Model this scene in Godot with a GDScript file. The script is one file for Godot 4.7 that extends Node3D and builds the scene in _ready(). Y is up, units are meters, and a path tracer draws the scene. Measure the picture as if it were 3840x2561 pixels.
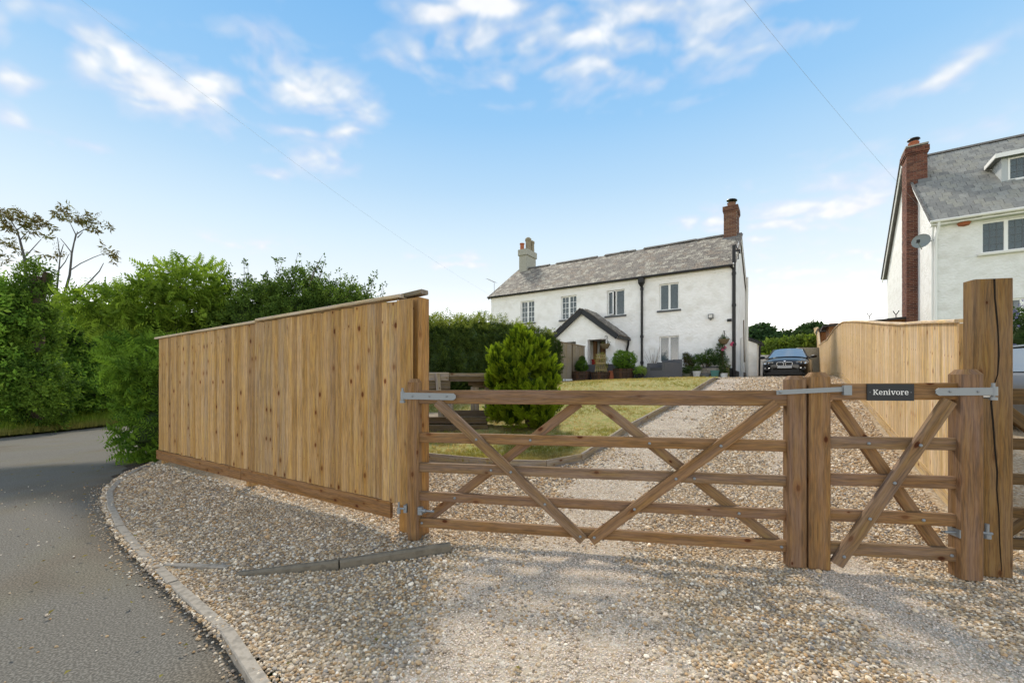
extends Node3D
# X to the right, y up, d = metres in front of the camera (z = -d)

var rng := RandomNumberGenerator.new()
var M := {}
var taken := {}
var noise_a := FastNoiseLite.new()
var noise_b := FastNoiseLite.new()


class MB:
	var v := PackedVector3Array()
	var n := PackedVector3Array()
	var u := PackedVector2Array()
	var c := PackedColorArray()
	var col := Color.WHITE

	func tri(p0: Vector3, p1: Vector3, p2: Vector3, n0: Vector3, n1: Vector3, n2: Vector3, u0 := Vector2.ZERO, u1 := Vector2.ZERO, u2 := Vector2.ZERO) -> void:
		if (p1 - p0).cross(p2 - p0).dot(n0 + n1 + n2) > 0.0:
			var t := p1; p1 = p2; p2 = t
			t = n1; n1 = n2; n2 = t
			var w := u1; u1 = u2; u2 = w
		v.append(p0); v.append(p1); v.append(p2)
		n.append(n0); n.append(n1); n.append(n2)
		u.append(u0); u.append(u1); u.append(u2)
		c.append(col); c.append(col); c.append(col)

	func quad(p0: Vector3, p1: Vector3, p2: Vector3, p3: Vector3, hint := Vector3.ZERO, uv := Rect2(0, 0, 1, 1)) -> void:
		var g := (p1 - p0).cross(p2 - p0)
		if g.length() < 1e-9:
			g = (p2 - p0).cross(p3 - p0)
		g = g.normalized()
		if hint != Vector3.ZERO and g.dot(hint) < 0.0:
			g = -g
		var a := uv.position
		var b := uv.end
		tri(p0, p1, p2, g, g, g, a, Vector2(b.x, a.y), b)
		tri(p0, p2, p3, g, g, g, a, b, Vector2(a.x, b.y))

	func flat(p0: Vector3, p1: Vector3, p2: Vector3, hint := Vector3.ZERO) -> void:
		var g := (p1 - p0).cross(p2 - p0).normalized()
		if hint != Vector3.ZERO and g.dot(hint) < 0.0:
			g = -g
		tri(p0, p1, p2, g, g, g, Vector2(p0.x, p0.y), Vector2(p1.x, p1.y), Vector2(p2.x, p2.y))

	# box given by its centre transform; UVs in metres, v along the longest side
	func box(t: Transform3D, s: Vector3, off := Vector2.ZERO) -> void:
		var h := s * 0.5
		var m := s.max_axis_index()
		for ax in 3:
			var i := (ax + 1) % 3
			var j := (ax + 2) % 3
			if i == m:
				var k := i; i = j; j = k
			for sg in [-1.0, 1.0]:
				var p := []
				for q in [[-1, -1], [1, -1], [1, 1], [-1, 1]]:
					var w := Vector3.ZERO
					w[ax] = h[ax] * sg
					w[i] = h[i] * q[0]
					w[j] = h[j] * q[1]
					p.append(t * w)
				var nn := Vector3.ZERO
				nn[ax] = sg
				var o := off + Vector2(ax * 0.217, sg * 0.13)
				quad(p[0], p[1], p[2], p[3], t.basis * nn, Rect2(o.x, o.y, s[i], s[j]))

	# bar along local y with chamfered long edges, centre at t; top: height of a pyramid bevel
	func bar(t: Transform3D, w: float, l: float, d: float, ch: float, off := Vector2.ZERO, top := 0.0) -> void:
		var a := w * 0.5
		var b := d * 0.5
		var ring := [Vector2(a - ch, b), Vector2(a, b - ch), Vector2(a, -b + ch), Vector2(a - ch, -b), Vector2(-a + ch, -b), Vector2(-a, -b + ch), Vector2(-a, b - ch), Vector2(-a + ch, b)]
		var y0 := -l * 0.5
		var y1 := l * 0.5 - top
		var run := 0.0
		for k in 8:
			var p: Vector2 = ring[k]
			var q: Vector2 = ring[(k + 1) % 8]
			var e := (q - p).length()
			var nn := Vector3((q - p).y, 0, -(q - p).x)
			var mid := (p + q) * 0.5
			if nn.dot(Vector3(mid.x, 0, mid.y)) < 0.0:
				nn = -nn
			quad(t * Vector3(p.x, y0, p.y), t * Vector3(q.x, y0, q.y), t * Vector3(q.x, y1, q.y), t * Vector3(p.x, y1, p.y), t.basis * nn, Rect2(off.x + run, off.y, e, l - top))
			run += e
			var f := 1.0 if top == 0.0 else 0.62
			flat(t * Vector3(0, y0, 0), t * Vector3(p.x, y0, p.y), t * Vector3(q.x, y0, q.y), t.basis * Vector3.DOWN)
			if top > 0.0:
				quad(t * Vector3(p.x, y1, p.y), t * Vector3(q.x, y1, q.y), t * Vector3(q.x * f, y1 + top, q.y * f), t * Vector3(p.x * f, y1 + top, p.y * f), t.basis * (nn.normalized() + Vector3.UP), Rect2(off.x + run, off.y + 0.7, e, top))
			flat(t * Vector3(0, y1 + top, 0), t * Vector3(p.x * f, y1 + top, p.y * f), t * Vector3(q.x * f, y1 + top, q.y * f), t.basis * Vector3.UP)

	func tube(pts: Array, rad: Array, seg := 8, cap := true) -> void:
		var rings := []
		var side := Vector3.ZERO
		for i in pts.size():
			var d: Vector3 = (pts[mini(i + 1, pts.size() - 1)] - pts[maxi(i - 1, 0)]).normalized()
			if side == Vector3.ZERO:
				side = d.cross(Vector3.UP if absf(d.y) < 0.9 else Vector3.RIGHT).normalized()
			side = (side - d * side.dot(d)).normalized()
			var up := d.cross(side)
			var r := []
			for k in seg:
				var an := TAU * k / seg
				r.append(side * cos(an) + up * sin(an))
			rings.append(r)
		for i in pts.size() - 1:
			for k in seg:
				var k2 := (k + 1) % seg
				var a0: Vector3 = rings[i][k]
				var a1: Vector3 = rings[i][k2]
				var b0: Vector3 = rings[i + 1][k]
				var b1: Vector3 = rings[i + 1][k2]
				var p0: Vector3 = pts[i] + a0 * rad[i]
				var p1: Vector3 = pts[i] + a1 * rad[i]
				var q0: Vector3 = pts[i + 1] + b0 * rad[i + 1]
				var q1: Vector3 = pts[i + 1] + b1 * rad[i + 1]
				tri(p0, p1, q1, a0, a1, b1, Vector2(k, i) * 0.1, Vector2(k + 1, i) * 0.1, Vector2(k + 1, i + 1) * 0.1)
				tri(p0, q1, q0, a0, b1, b0, Vector2(k, i) * 0.1, Vector2(k + 1, i + 1) * 0.1, Vector2(k, i + 1) * 0.1)
		if cap:
			for e in [0, pts.size() - 1]:
				var d: Vector3 = (pts[1] - pts[0]) * -1.0 if e == 0 else pts[e] - pts[e - 1]
				for k in seg:
					flat(pts[e], pts[e] + rings[e][k] * rad[e], pts[e] + rings[e][(k + 1) % seg] * rad[e], d)

	# profile: [radius, height] pairs, turned about local y
	func lathe(t: Transform3D, prof: Array, seg := 16) -> void:
		for i in prof.size() - 1:
			var r0: float = prof[i][0]; var y0: float = prof[i][1]
			var r1: float = prof[i + 1][0]; var y1: float = prof[i + 1][1]
			var sl := Vector2(y1 - y0, r0 - r1)
			if sl.length() < 1e-6:
				continue
			sl = sl.normalized()
			for k in seg:
				var a := TAU * k / seg
				var b := TAU * (k + 1) / seg
				var da := Vector3(cos(a), 0, sin(a))
				var db := Vector3(cos(b), 0, sin(b))
				var na := (t.basis * (da * sl.x + Vector3.UP * sl.y)).normalized()
				var nb := (t.basis * (db * sl.x + Vector3.UP * sl.y)).normalized()
				var p0 := t * (da * r0 + Vector3.UP * y0)
				var p1 := t * (db * r0 + Vector3.UP * y0)
				var q0 := t * (da * r1 + Vector3.UP * y1)
				var q1 := t * (db * r1 + Vector3.UP * y1)
				if r0 > 1e-5:
					tri(p0, p1, q1, na, nb, nb, Vector2(k * 0.1, y0), Vector2(k * 0.1 + 0.1, y0), Vector2(k * 0.1 + 0.1, y1))
				if r1 > 1e-5:
					tri(p0, q1, q0, na, nb, na, Vector2(k * 0.1, y0), Vector2(k * 0.1 + 0.1, y1), Vector2(k * 0.1, y1))

	# rows of points, smooth normals turned towards hint; UV = (x, z) * uvs unless given
	func sheet(rows: Array, hint: Vector3, uvs := 1.0, cols: Array = []) -> void:
		var nr := rows.size()
		var nc: int = rows[0].size()
		var nn := []
		for i in nr:
			var r := PackedVector3Array()
			for j in nc:
				var a: Vector3 = rows[mini(i + 1, nr - 1)][j] - rows[maxi(i - 1, 0)][j]
				var b: Vector3 = rows[i][mini(j + 1, nc - 1)] - rows[i][maxi(j - 1, 0)]
				var g := a.cross(b).normalized()
				r.append(-g if g.dot(hint) < 0.0 else g)
			nn.append(r)
		for i in nr - 1:
			for j in nc - 1:
				for f in [[[0, 0], [0, 1], [1, 1]], [[0, 0], [1, 1], [1, 0]]]:
					var p := []
					var q := []
					var w := []
					for e in f:
						var x: Vector3 = rows[i + e[0]][j + e[1]]
						p.append(x)
						q.append(nn[i + e[0]][j + e[1]])
						w.append(Vector2(x.x, x.z) * uvs)
					tri(p[0], p[1], p[2], q[0], q[1], q[2], w[0], w[1], w[2])
					if not cols.is_empty():
						# the colour belongs to the corner; find it again after the winding was set
						for e in 3:
							var at := v.size() - 3 + e
							for x in 3:
								if v[at] == p[x]: c[at] = cols[i + f[x][0]][j + f[x][1]]

	func mesh() -> ArrayMesh:
		var a := []
		a.resize(Mesh.ARRAY_MAX)
		a[Mesh.ARRAY_VERTEX] = v
		a[Mesh.ARRAY_NORMAL] = n
		a[Mesh.ARRAY_TEX_UV] = u
		a[Mesh.ARRAY_COLOR] = c
		var m := ArrayMesh.new()
		m.add_surface_from_arrays(Mesh.PRIMITIVE_TRIANGLES, a)
		return m


# ---------------------------------------------------------------- naming and parents
func numbered(called: String) -> String:
	var k: int = taken.get(called, 0)
	taken[called] = k + 1
	return called if k == 0 else "%s_%03d" % [called, k]


func tag(o: Node3D, label: String, category: String, group := "", kind := "") -> Node3D:
	if label: o.set_meta("label", label)
	if category: o.set_meta("category", category)
	if group: o.set_meta("group", group)
	if kind: o.set_meta("kind", kind)
	return o


func thing(called: String, label: String, category: String, at := Vector3.ZERO, turn := 0.0, group := "") -> Node3D:
	var o := Node3D.new()
	o.name = numbered(called)
	add_child(o)
	o.position = at
	o.rotation.y = turn
	tag(o, label, category, group)
	return o


func part(parent: Node3D, called: String, m: Mesh, mat: Material, t := Transform3D.IDENTITY) -> MeshInstance3D:
	var o := MeshInstance3D.new()
	o.name = called if parent != self else numbered(called)
	o.mesh = m
	o.material_override = mat
	o.transform = t
	parent.add_child(o, true)
	return o


func pmb(parent: Node3D, called: String, mb: MB, mat: Material) -> MeshInstance3D:
	return part(parent, called, mb.mesh(), mat)


func copy(o: Node3D, label: String, at: Vector3, turn: float) -> Node3D:
	var r: Node3D = o.duplicate()
	r.name = numbered(str(o.name))
	add_child(r)
	r.position = at
	r.rotation.y = turn
	r.set_meta("label", label)
	return r


func at3(x: float, d: float, y := 0.0) -> Vector3:
	return Vector3(x, y, -d)


func look_bar(a: Vector3, b: Vector3, face: Vector3) -> Transform3D:
	var y := (b - a).normalized()
	var x := y.cross(face).normalized()
	var z := x.cross(y)
	return Transform3D(Basis(x, y, z), (a + b) * 0.5)


func beam(parent: Node3D, called: String, a: Vector3, b: Vector3, w: float, d: float, mat: Material, face := Vector3.BACK, ch := 0.006, top := 0.0) -> MeshInstance3D:
	var mb := MB.new()
	mb.bar(Transform3D.IDENTITY, w, (b - a).length(), d, ch, Vector2(rng.randf() * 3.0, rng.randf() * 3.0), top)
	return part(parent, called, mb.mesh(), mat, look_bar(a, b, face))


func blk(parent: Node3D, called: String, lo: Vector3, hi: Vector3, mat: Material) -> MeshInstance3D:
	var mb := MB.new()
	mb.box(Transform3D(Basis.IDENTITY, (lo + hi) * 0.5), hi - lo, Vector2(rng.randf() * 3.0, rng.randf() * 3.0))
	return pmb(parent, called, mb, mat)


func pipe(parent: Node3D, called: String, pts: Array, r: float, mat: Material, seg := 8) -> MeshInstance3D:
	var mb := MB.new()
	var rad := []
	for p in pts: rad.append(r)
	mb.tube(pts, rad, seg)
	return pmb(parent, called, mb, mat)


func turned(parent: Node3D, called: String, at: Vector3, prof: Array, mat: Material, seg := 16, basis := Basis.IDENTITY) -> MeshInstance3D:
	var mb := MB.new()
	mb.lathe(Transform3D(basis, at), prof, seg)
	return pmb(parent, called, mb, mat)


# ---------------------------------------------------------------- materials
func lin(r: float, g: float, b: float) -> Color:
	return Color(r, g, b).linear_to_srgb()


func mat(key: String, c: Color, rough := 0.8, metal := 0.0) -> StandardMaterial3D:
	var m := StandardMaterial3D.new()
	m.resource_name = key
	m.albedo_color = c
	m.roughness = rough
	m.metallic = metal
	m.metallic_specular = 0.4
	M[key] = m
	return m


func noise_tex(freq: float, size: int, ramp: Array, octaves := 4, kind := FastNoiseLite.TYPE_SIMPLEX, sd := 1, ret := -1) -> NoiseTexture2D:
	var f := FastNoiseLite.new()
	f.noise_type = kind
	f.frequency = freq
	f.seed = sd
	f.fractal_type = FastNoiseLite.FRACTAL_FBM if octaves > 1 else FastNoiseLite.FRACTAL_NONE
	f.fractal_octaves = octaves
	if ret >= 0:
		f.cellular_return_type = ret
	var t := NoiseTexture2D.new()
	t.width = size
	t.height = size
	t.seamless = true
	t.noise = f
	t.generate_mipmaps = false
	if ramp.size():
		var g := Gradient.new()
		var offs := PackedFloat32Array()
		var cols := PackedColorArray()
		for e in ramp:
			offs.append(e[0])
			cols.append(e[1])
		g.offsets = offs
		g.colors = cols
		t.color_ramp = g
	return t


func triplanar(m: StandardMaterial3D, metres: float, world := true) -> StandardMaterial3D:
	m.uv1_triplanar = true
	m.uv1_world_triplanar = world
	m.uv1_scale = Vector3.ONE / metres
	return m


func relief(m: StandardMaterial3D, t: Texture2D, cm: float) -> StandardMaterial3D:
	m.heightmap_enabled = true
	m.heightmap_texture = t
	m.heightmap_scale = cm
	return m


# knotty softwood: 0.8 m across, 2.4 m along; values around 0.8 to be tinted by albedo_color
func wood_image() -> Image:
	var w := 512
	var h := 1024
	var im := Image.create(w, h, false, Image.FORMAT_RGB8)
	var f1 := FastNoiseLite.new(); f1.seed = 11; f1.frequency = 1.0; f1.fractal_octaves = 3
	var f2 := FastNoiseLite.new(); f2.seed = 12; f2.frequency = 1.0; f2.fractal_octaves = 2
	var r := RandomNumberGenerator.new(); r.seed = 5
	var knots := []
	for k in 22:
		knots.append([r.randf() * w, r.randf() * h, r.randf_range(3.0, 10.0), r.randf_range(0.35, 1.1)])
	var cells := {}
	for k in knots:
		for cy in range(int(k[1]) / 64 - 2, int(k[1]) / 64 + 3):
			for cx in range(int(k[0]) / 64 - 1, int(k[0]) / 64 + 2):
				var key := (cx + 8) * 100 + cy + 20
				if not cells.has(key): cells[key] = []
				cells[key].append(k)
	for y in h:
		# blend across the seam so that the image repeats along the grain
		var fy := absf(y / float(h) - 0.5) * 2.0
		for x in w:
			var bend := 0.0
			var dark := 0.0
			var key := (x / 64 + 8) * 100 + y / 64 + 20
			if cells.has(key):
				for k in cells[key]:
					var dx: float = x - k[0]
					var dy: float = (y - k[1]) * 1.17
					var rr: float = k[2]
					var q := (dx * dx + dy * dy * 0.55) / (rr * rr)
					if q < 14.0:
						bend += signf(dx) * rr * 1.1 * exp(-q * 0.16) * minf(1.0, absf(dx) / 2.0)
						dark = maxf(dark, clampf(1.35 - q * 0.9, 0.0, 1.0) * k[3])
						dark = maxf(dark, 0.28 * exp(-q * 0.35))
			var xx := x - bend
			var wob := f1.get_noise_2d(xx * 0.012, fy * 1.6) * 26.0
			var ring := sin((xx + wob) * 0.42 + f2.get_noise_2d(xx * 0.05, fy * 3.0) * 3.0)
			var fine := f2.get_noise_2d(xx * 0.55, fy * 14.0)
			var mid := f1.get_noise_2d(xx * 0.09 + 50.0, fy * 4.0)
			var band := f1.get_noise_2d(xx * 0.022 + 90.0, fy * 1.1)
			var val := 0.80 + 0.05 * ring + 0.09 * fine + 0.13 * mid + 0.12 * band
			var cool := f2.get_noise_2d(xx * 0.02 + 30.0, fy * 1.5 + 20.0)
			var cr := val * (1.02 - 0.03 * cool)
			var cg := val * (0.985 - 0.02 * ring + 0.01 * cool)
			var cb := val * (0.94 - 0.05 * ring + 0.16 * cool)
			dark = minf(dark, 1.0)
			cr = lerpf(cr, 0.40, dark * 0.8)
			cg = lerpf(cg, 0.25, dark * 0.85)
			cb = lerpf(cb, 0.15, dark * 0.85)
			im.set_pixel(x, y, Color(minf(cr * 1.13, 1.0), minf(cg * 1.13, 1.0), minf(cb * 1.13, 1.0)))
	return im


func wood(key: String, c: Color, rough := 0.78) -> StandardMaterial3D:
	var m := mat(key, c, rough)
	m.albedo_texture = M["wood_tex"]
	m.uv1_scale = Vector3(1.0 / 0.8, 1.0 / 2.4, 1.0)
	m.metallic_specular = 0.3
	return m


# ---------------------------------------------------------------- sky
func soft(a: float, b: float, x: float) -> float:
	var t := clampf((x - a) / (b - a), 0.0, 1.0)
	return t * t * (3.0 - 2.0 * t)


# clouds as [azimuth deg (right of the view), elevation deg, half width, half height, tilt deg, strength]
const CLOUDS := [
	[-44.1, 28.7, 1.2, 1.6, 0, 0.95], [-40.4, 28.3, 3.2, 1.9, -8, 1.00], [-38.4, 27.4, 2.4, 1.2, 0, 1.00], [-35.0, 29.7, 2.4, 1.6, 0, 0.80], [-30.1, 32.2, 2.2, 1.4, -15, 0.75], [-26.1, 32.1, 4.3, 2.2, -12, 0.95],
	[-21.2, 32.1, 3.0, 1.6, -10, 0.85], [-18.4, 31.3, 1.0, 0.8, 0, 0.50], [-21.2, 28.2, 1.8, 1.2, 30, 0.70], [-23.2, 25.4, 2.6, 1.2, 10, 0.70], [-29.2, 23.1, 1.5, 0.6, 0, 0.60], [-26.5, 27.7, 2.9, 0.8, 0, 0.40],
	[-10.0, 40.4, 3.4, 0.9, 5, 1.10], [-3.8, 41.2, 4.8, 1.0, 0, 1.10], [-5.5, 38.5, 4.0, 2.1, 0, 0.80], [-11.1, 36.6, 3.3, 1.5, 10, 0.60], [3.7, 39.6, 5.3, 2.1, 10, 0.80], [12.8, 39.1, 6.8, 2.5, 0, 0.80],
	[10.0, 36.0, 7.3, 1.8, -8, 0.60], [23.2, 36.3, 5.9, 2.1, 10, 0.62], [31.4, 35.3, 3.4, 1.6, 0, 0.45], [18.1, 34.3, 6.5, 1.4, 0, 0.48], [-0.9, 35.1, 2.5, 1.2, 0, 0.50], [27.9, 33.1, 4.5, 1.1, 15, 0.50],
	[36.1, 33.5, 1.9, 0.9, 10, 0.40], [45.4, 26.8, 2.2, 0.8, 22, 0.70], [48.3, 22.3, 1.2, 0.5, 10, 0.40], [38.0, 18.1, 3.4, 1.6, 10, 0.95], [33.4, 18.2, 4.6, 1.7, 5, 0.75], [24.6, 19.0, 2.8, 1.1, 0, 0.75],
	[39.7, 19.3, 2.6, 1.5, 15, 0.50], [28.8, 15.9, 3.6, 1.4, 0, 0.80], [34.2, 10.5, 10.1, 3.5, 0, 0.90], [-49.2, 24.9, 1.0, 0.8, 0, 0.75], [-49.2, 21.8, 0.8, 0.8, 0, 0.55], [-48.4, 29.8, 0.9, 0.7, 0, 0.45],
	[-49.8, 27.8, 0.5, 1.2, 0, 0.40], [-45.4, 21.5, 1.7, 0.5, 5, 0.45], [-47.0, 20.8, 0.6, 0.3, 0, 0.45], [-30.8, 15.5, 4.1, 0.8, 3, 0.62], [-7.8, 15.7, 4.1, 1.0, 0, 0.70], [15.5, 37.6, 20.4, 3.8, 0, 0.44],
	[-37.3, 29.0, 10.5, 3.0, -5, 0.33], [34.2, 18.9, 11.2, 3.0, 8, 0.36], [44.5, 26.4, 3.9, 2.0, 15, 0.30],
]


func sky_image() -> Image:
	var w := 2048
	var h := 1024
	var im := Image.create(w, h, false, Image.FORMAT_RGBF)
	var f := FastNoiseLite.new(); f.seed = 4; f.frequency = 1.0; f.fractal_octaves = 6; f.fractal_gain = 0.56
	var g := FastNoiseLite.new(); g.seed = 9; g.frequency = 1.0; g.fractal_octaves = 3
	var stops := [[-2.0, Vector3(3.3, 3.05, 2.7)], [4.0, Vector3(2.5, 2.36, 2.15)], [7.5, Vector3(0.80, 0.81, 0.80)], [10.0, Vector3(0.50, 0.53, 0.545)], [13.0, Vector3(0.425, 0.475, 0.51)], [18.0, Vector3(0.345, 0.43, 0.495)], [24.0, Vector3(0.245, 0.36, 0.475)], [31.0, Vector3(0.160, 0.298, 0.458)], [41.5, Vector3(0.104, 0.244, 0.432)], [65.0, Vector3(0.10, 0.225, 0.40)], [90.0, Vector3(0.10, 0.21, 0.385)]]
	for y in h:
		var el := 90.0 - 180.0 * (y + 0.5) / h
		if el < -2.0:
			var gr := Color(0.30, 0.29, 0.26).lerp(Color(3.3, 3.05, 2.7), clampf(1.0 + (el + 2.0) / 4.0, 0.0, 1.0))
			for x in w: im.set_pixel(x, y, gr)
			continue
		var base := Vector3.ZERO
		for k in stops.size() - 1:
			if el >= stops[k][0]:
				var t: float = clampf((el - stops[k][0]) / (stops[k + 1][0] - stops[k][0]), 0.0, 1.0)
				base = stops[k][1].lerp(stops[k + 1][1], t)
		var near := []
		for cl in CLOUDS:
			if absf(el - cl[1]) < (cl[2] * 0.7 + cl[3]) * 2.2: near.append(cl)
		var se := sin(deg_to_rad(maxf(el, 0.0)))
		var ce := cos(deg_to_rad(el))
		var ps := 2.6 / (se + 0.22)
		for x in w:
			var az := wrapf(360.0 * (x + 0.5) / w, -180.0, 180.0)
			var ra := deg_to_rad(az)
			var p := Vector3(sin(ra) * ce * ps, se * 2.0, cos(ra) * ce * ps)
			var fb := 0.0
			var cover := 0.0
			var inside := absf(az) < 62.0
			if inside:
				for cl in near:
					var dx: float = (az - cl[0]) * ce
					var dy: float = el - cl[1]
					var rt: float = deg_to_rad(cl[4])
					var qx: float = (dx * cos(rt) + dy * sin(rt)) / cl[2]
					var qy: float = (-dx * sin(rt) + dy * cos(rt)) / cl[3]
					var q := qx * qx + qy * qy
					if q < 7.0:
						cover = maxf(cover, cl[5] * exp(-q * 0.55))
			if not inside or el > 46.0:
				cover = maxf(cover, clampf(0.62 + 0.7 * g.get_noise_3d(p.x * 0.35, p.y * 0.35, p.z * 0.35), 0.0, 0.95) * maxf(soft(62.0, 80.0, absf(az)), soft(46.0, 58.0, el)) * soft(2.0, 12.0, el))
			var col := base
			if cover > 0.02:
				var wx := g.get_noise_3d(p.x * 1.3, p.y * 2.0, p.z * 1.3 + 20.0) * 0.5
				fb = f.get_noise_3d(p.x * 1.7 + wx, p.y * 4.2 + wx, p.z * 3.2 - wx)
				var fd := g.get_noise_3d(p.x * 4.2 + 7.0, p.y * 6.0, p.z * 4.2)
				var den := clampf(cover * 1.05 + (fb * 1.9 + fd * 0.6) * sqrt(minf(cover, 1.0)) * 0.62 - 0.17, 0.0, 1.0)
				den = pow(den, 1.0) * 0.92
				var lit := 0.84 + 0.20 * soft(0.2, 0.9, den) + 0.10 * fd
				var white := Vector3(0.475, 0.475, 0.48) * lit
				white = white.max(base)
				col = base.lerp(white, den)
			im.set_pixel(x, y, Color(col.x, col.y, col.z))
	return im


# ---------------------------------------------------------------- terrain
func kerb_x(d: float) -> float:
	return along([[-8.0, 3.0], [0.0, -0.1], [1.2, -0.66], [1.92, -1.0], [2.28, -1.46], [2.66, -1.94], [3.23, -2.69], [3.79, -3.38], [4.57, -4.23], [5.11, -4.77], [5.65, -5.25], [6.65, -5.87], [7.48, -6.15], [60.0, -6.4]], d)


func lawn_x(d: float) -> float:
	return along([[5.78, 0.35], [5.95, 0.95], [7.48, 2.0], [9.41, 3.46], [12.86, 5.89], [13.9, 6.62], [14.6, 7.0]], d) if d < 14.6 else 7.0 - 1.542 * (d - 14.6)


func along(tab: Array, x: float) -> float:
	if x <= tab[0][0]: return tab[0][1]
	for i in tab.size() - 1:
		if x <= tab[i + 1][0]:
			var t: float = (x - tab[i][0]) / (tab[i + 1][0] - tab[i][0])
			return lerpf(tab[i][1], tab[i + 1][1], t)
	return tab[tab.size() - 1][1]


func rise(x: float, d: float) -> float:
	var q := (d - 3.56 + 0.22 * x) * 0.977
	if q <= 0.0: return 0.0
	if q < 1.0: return 0.07 * q * q
	var hh := 0.07 + 0.142 * (q - 1.0)
	var cap := along([[0.0, 1.16], [2.0, 1.20], [6.0, 1.38], [9.0, 1.44]], x)
	return hh if hh < cap else cap + 0.2 * (1.0 - exp(-(hh - cap) / 0.2))


func ground_y(x: float, d: float) -> float:
	var s := (x + 0.91) * 0.557 + (d - 3.85) * 0.83
	var hh := rise(x, d) * soft(-0.2, 1.0, s) * soft(-7.6, -5.6, x)
	# the parking place beside the house lies a little lower
	hh -= 0.08 * soft(1.6, 0.4, Vector2(x - 12.8, (d - 20.0) * 0.6).length() - 0.6)
	if d > 17.0:
		hh += 0.35 * soft(17.0, 30.0, d) * soft(8.0, 14.0, x)
	# field behind the white wall
	if d > 24.7:
		hh += (1.05 * soft(24.7, 25.3, d) + 0.088 * minf(d - 24.7, 45.0) + 0.01 * maxf(d - 69.7, 0.0)) * soft(2.0, 9.0, x)
	# grass bank beyond the lane
	if x < -13.3 and d > 3.0:
		hh += 0.5 * soft(-13.3, -15.5, x)
	return hh


func packed(x: float, d: float) -> float:
	# how far the gravel is worn down to fine crushed stone (0 to 1)
	var m := 0.0
	for e in [[0.1, 0.6, 0.2, 3.0, 0.75], [0.2, 3.0, 1.25, 5.2, 0.5], [1.25, 5.2, 3.9, 9.4, 0.5], [3.9, 9.4, 7.0, 14.0, 0.55], [2.45, 3.6, 2.2, 2.2, 0.30], [2.2, 2.2, 2.3, 0.8, 0.34], [3.2, 5.0, 6.3, 9.4, 0.35]]:
		var a := Vector2(e[0], e[1])
		var b := Vector2(e[2], e[3])
		var p := Vector2(x, d)
		var t := clampf((p - a).dot(b - a) / (b - a).length_squared(), 0.0, 1.0)
		m = maxf(m, soft(1.35, 0.55, (p - a - (b - a) * t).length() / e[4]))
	return clampf(m + noise_a.get_noise_2d(x * 0.9, d * 0.9) * 0.45 + noise_a.get_noise_2d(x * 3.0, d * 3.0) * 0.2 - 0.05, 0.0, 1.0)


func grid(x0: Callable, x1: Callable, d0: float, d1: float, step_d: float, nx: int, off: float, bump := 0.0) -> Array:
	var rows := []
	var nd := int(ceil((d1 - d0) / step_d))
	for i in nd + 1:
		var d := lerpf(d0, d1, float(i) / nd)
		var r := PackedVector3Array()
		var a: float = x0.call(d)
		var b: float = x1.call(d)
		for j in nx + 1:
			var x := lerpf(a, b, float(j) / nx)
			var y := ground_y(x, d) + off
			if bump > 0.0:
				y += noise_a.get_noise_2d(x * 0.8, d * 0.8) * bump + noise_b.get_noise_2d(x * 2.5, d * 2.5) * bump * 0.4
			r.append(Vector3(x, y, -d))
		rows.append(r)
	return rows


# gravel where it lies deep, pale dust where wheels have worn it down
func worn_sheet(mb: MB, rows: Array) -> void:
	var cols := []
	for r in rows:
		var c := PackedColorArray()
		for p in r:
			c.append(Color(0.92, 0.84, 0.74).lerp(Color(1.55, 1.45, 1.36), packed(p.x, -p.z)))
		cols.append(c)
	mb.sheet(rows, Vector3.UP, 1.0, cols)


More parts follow.
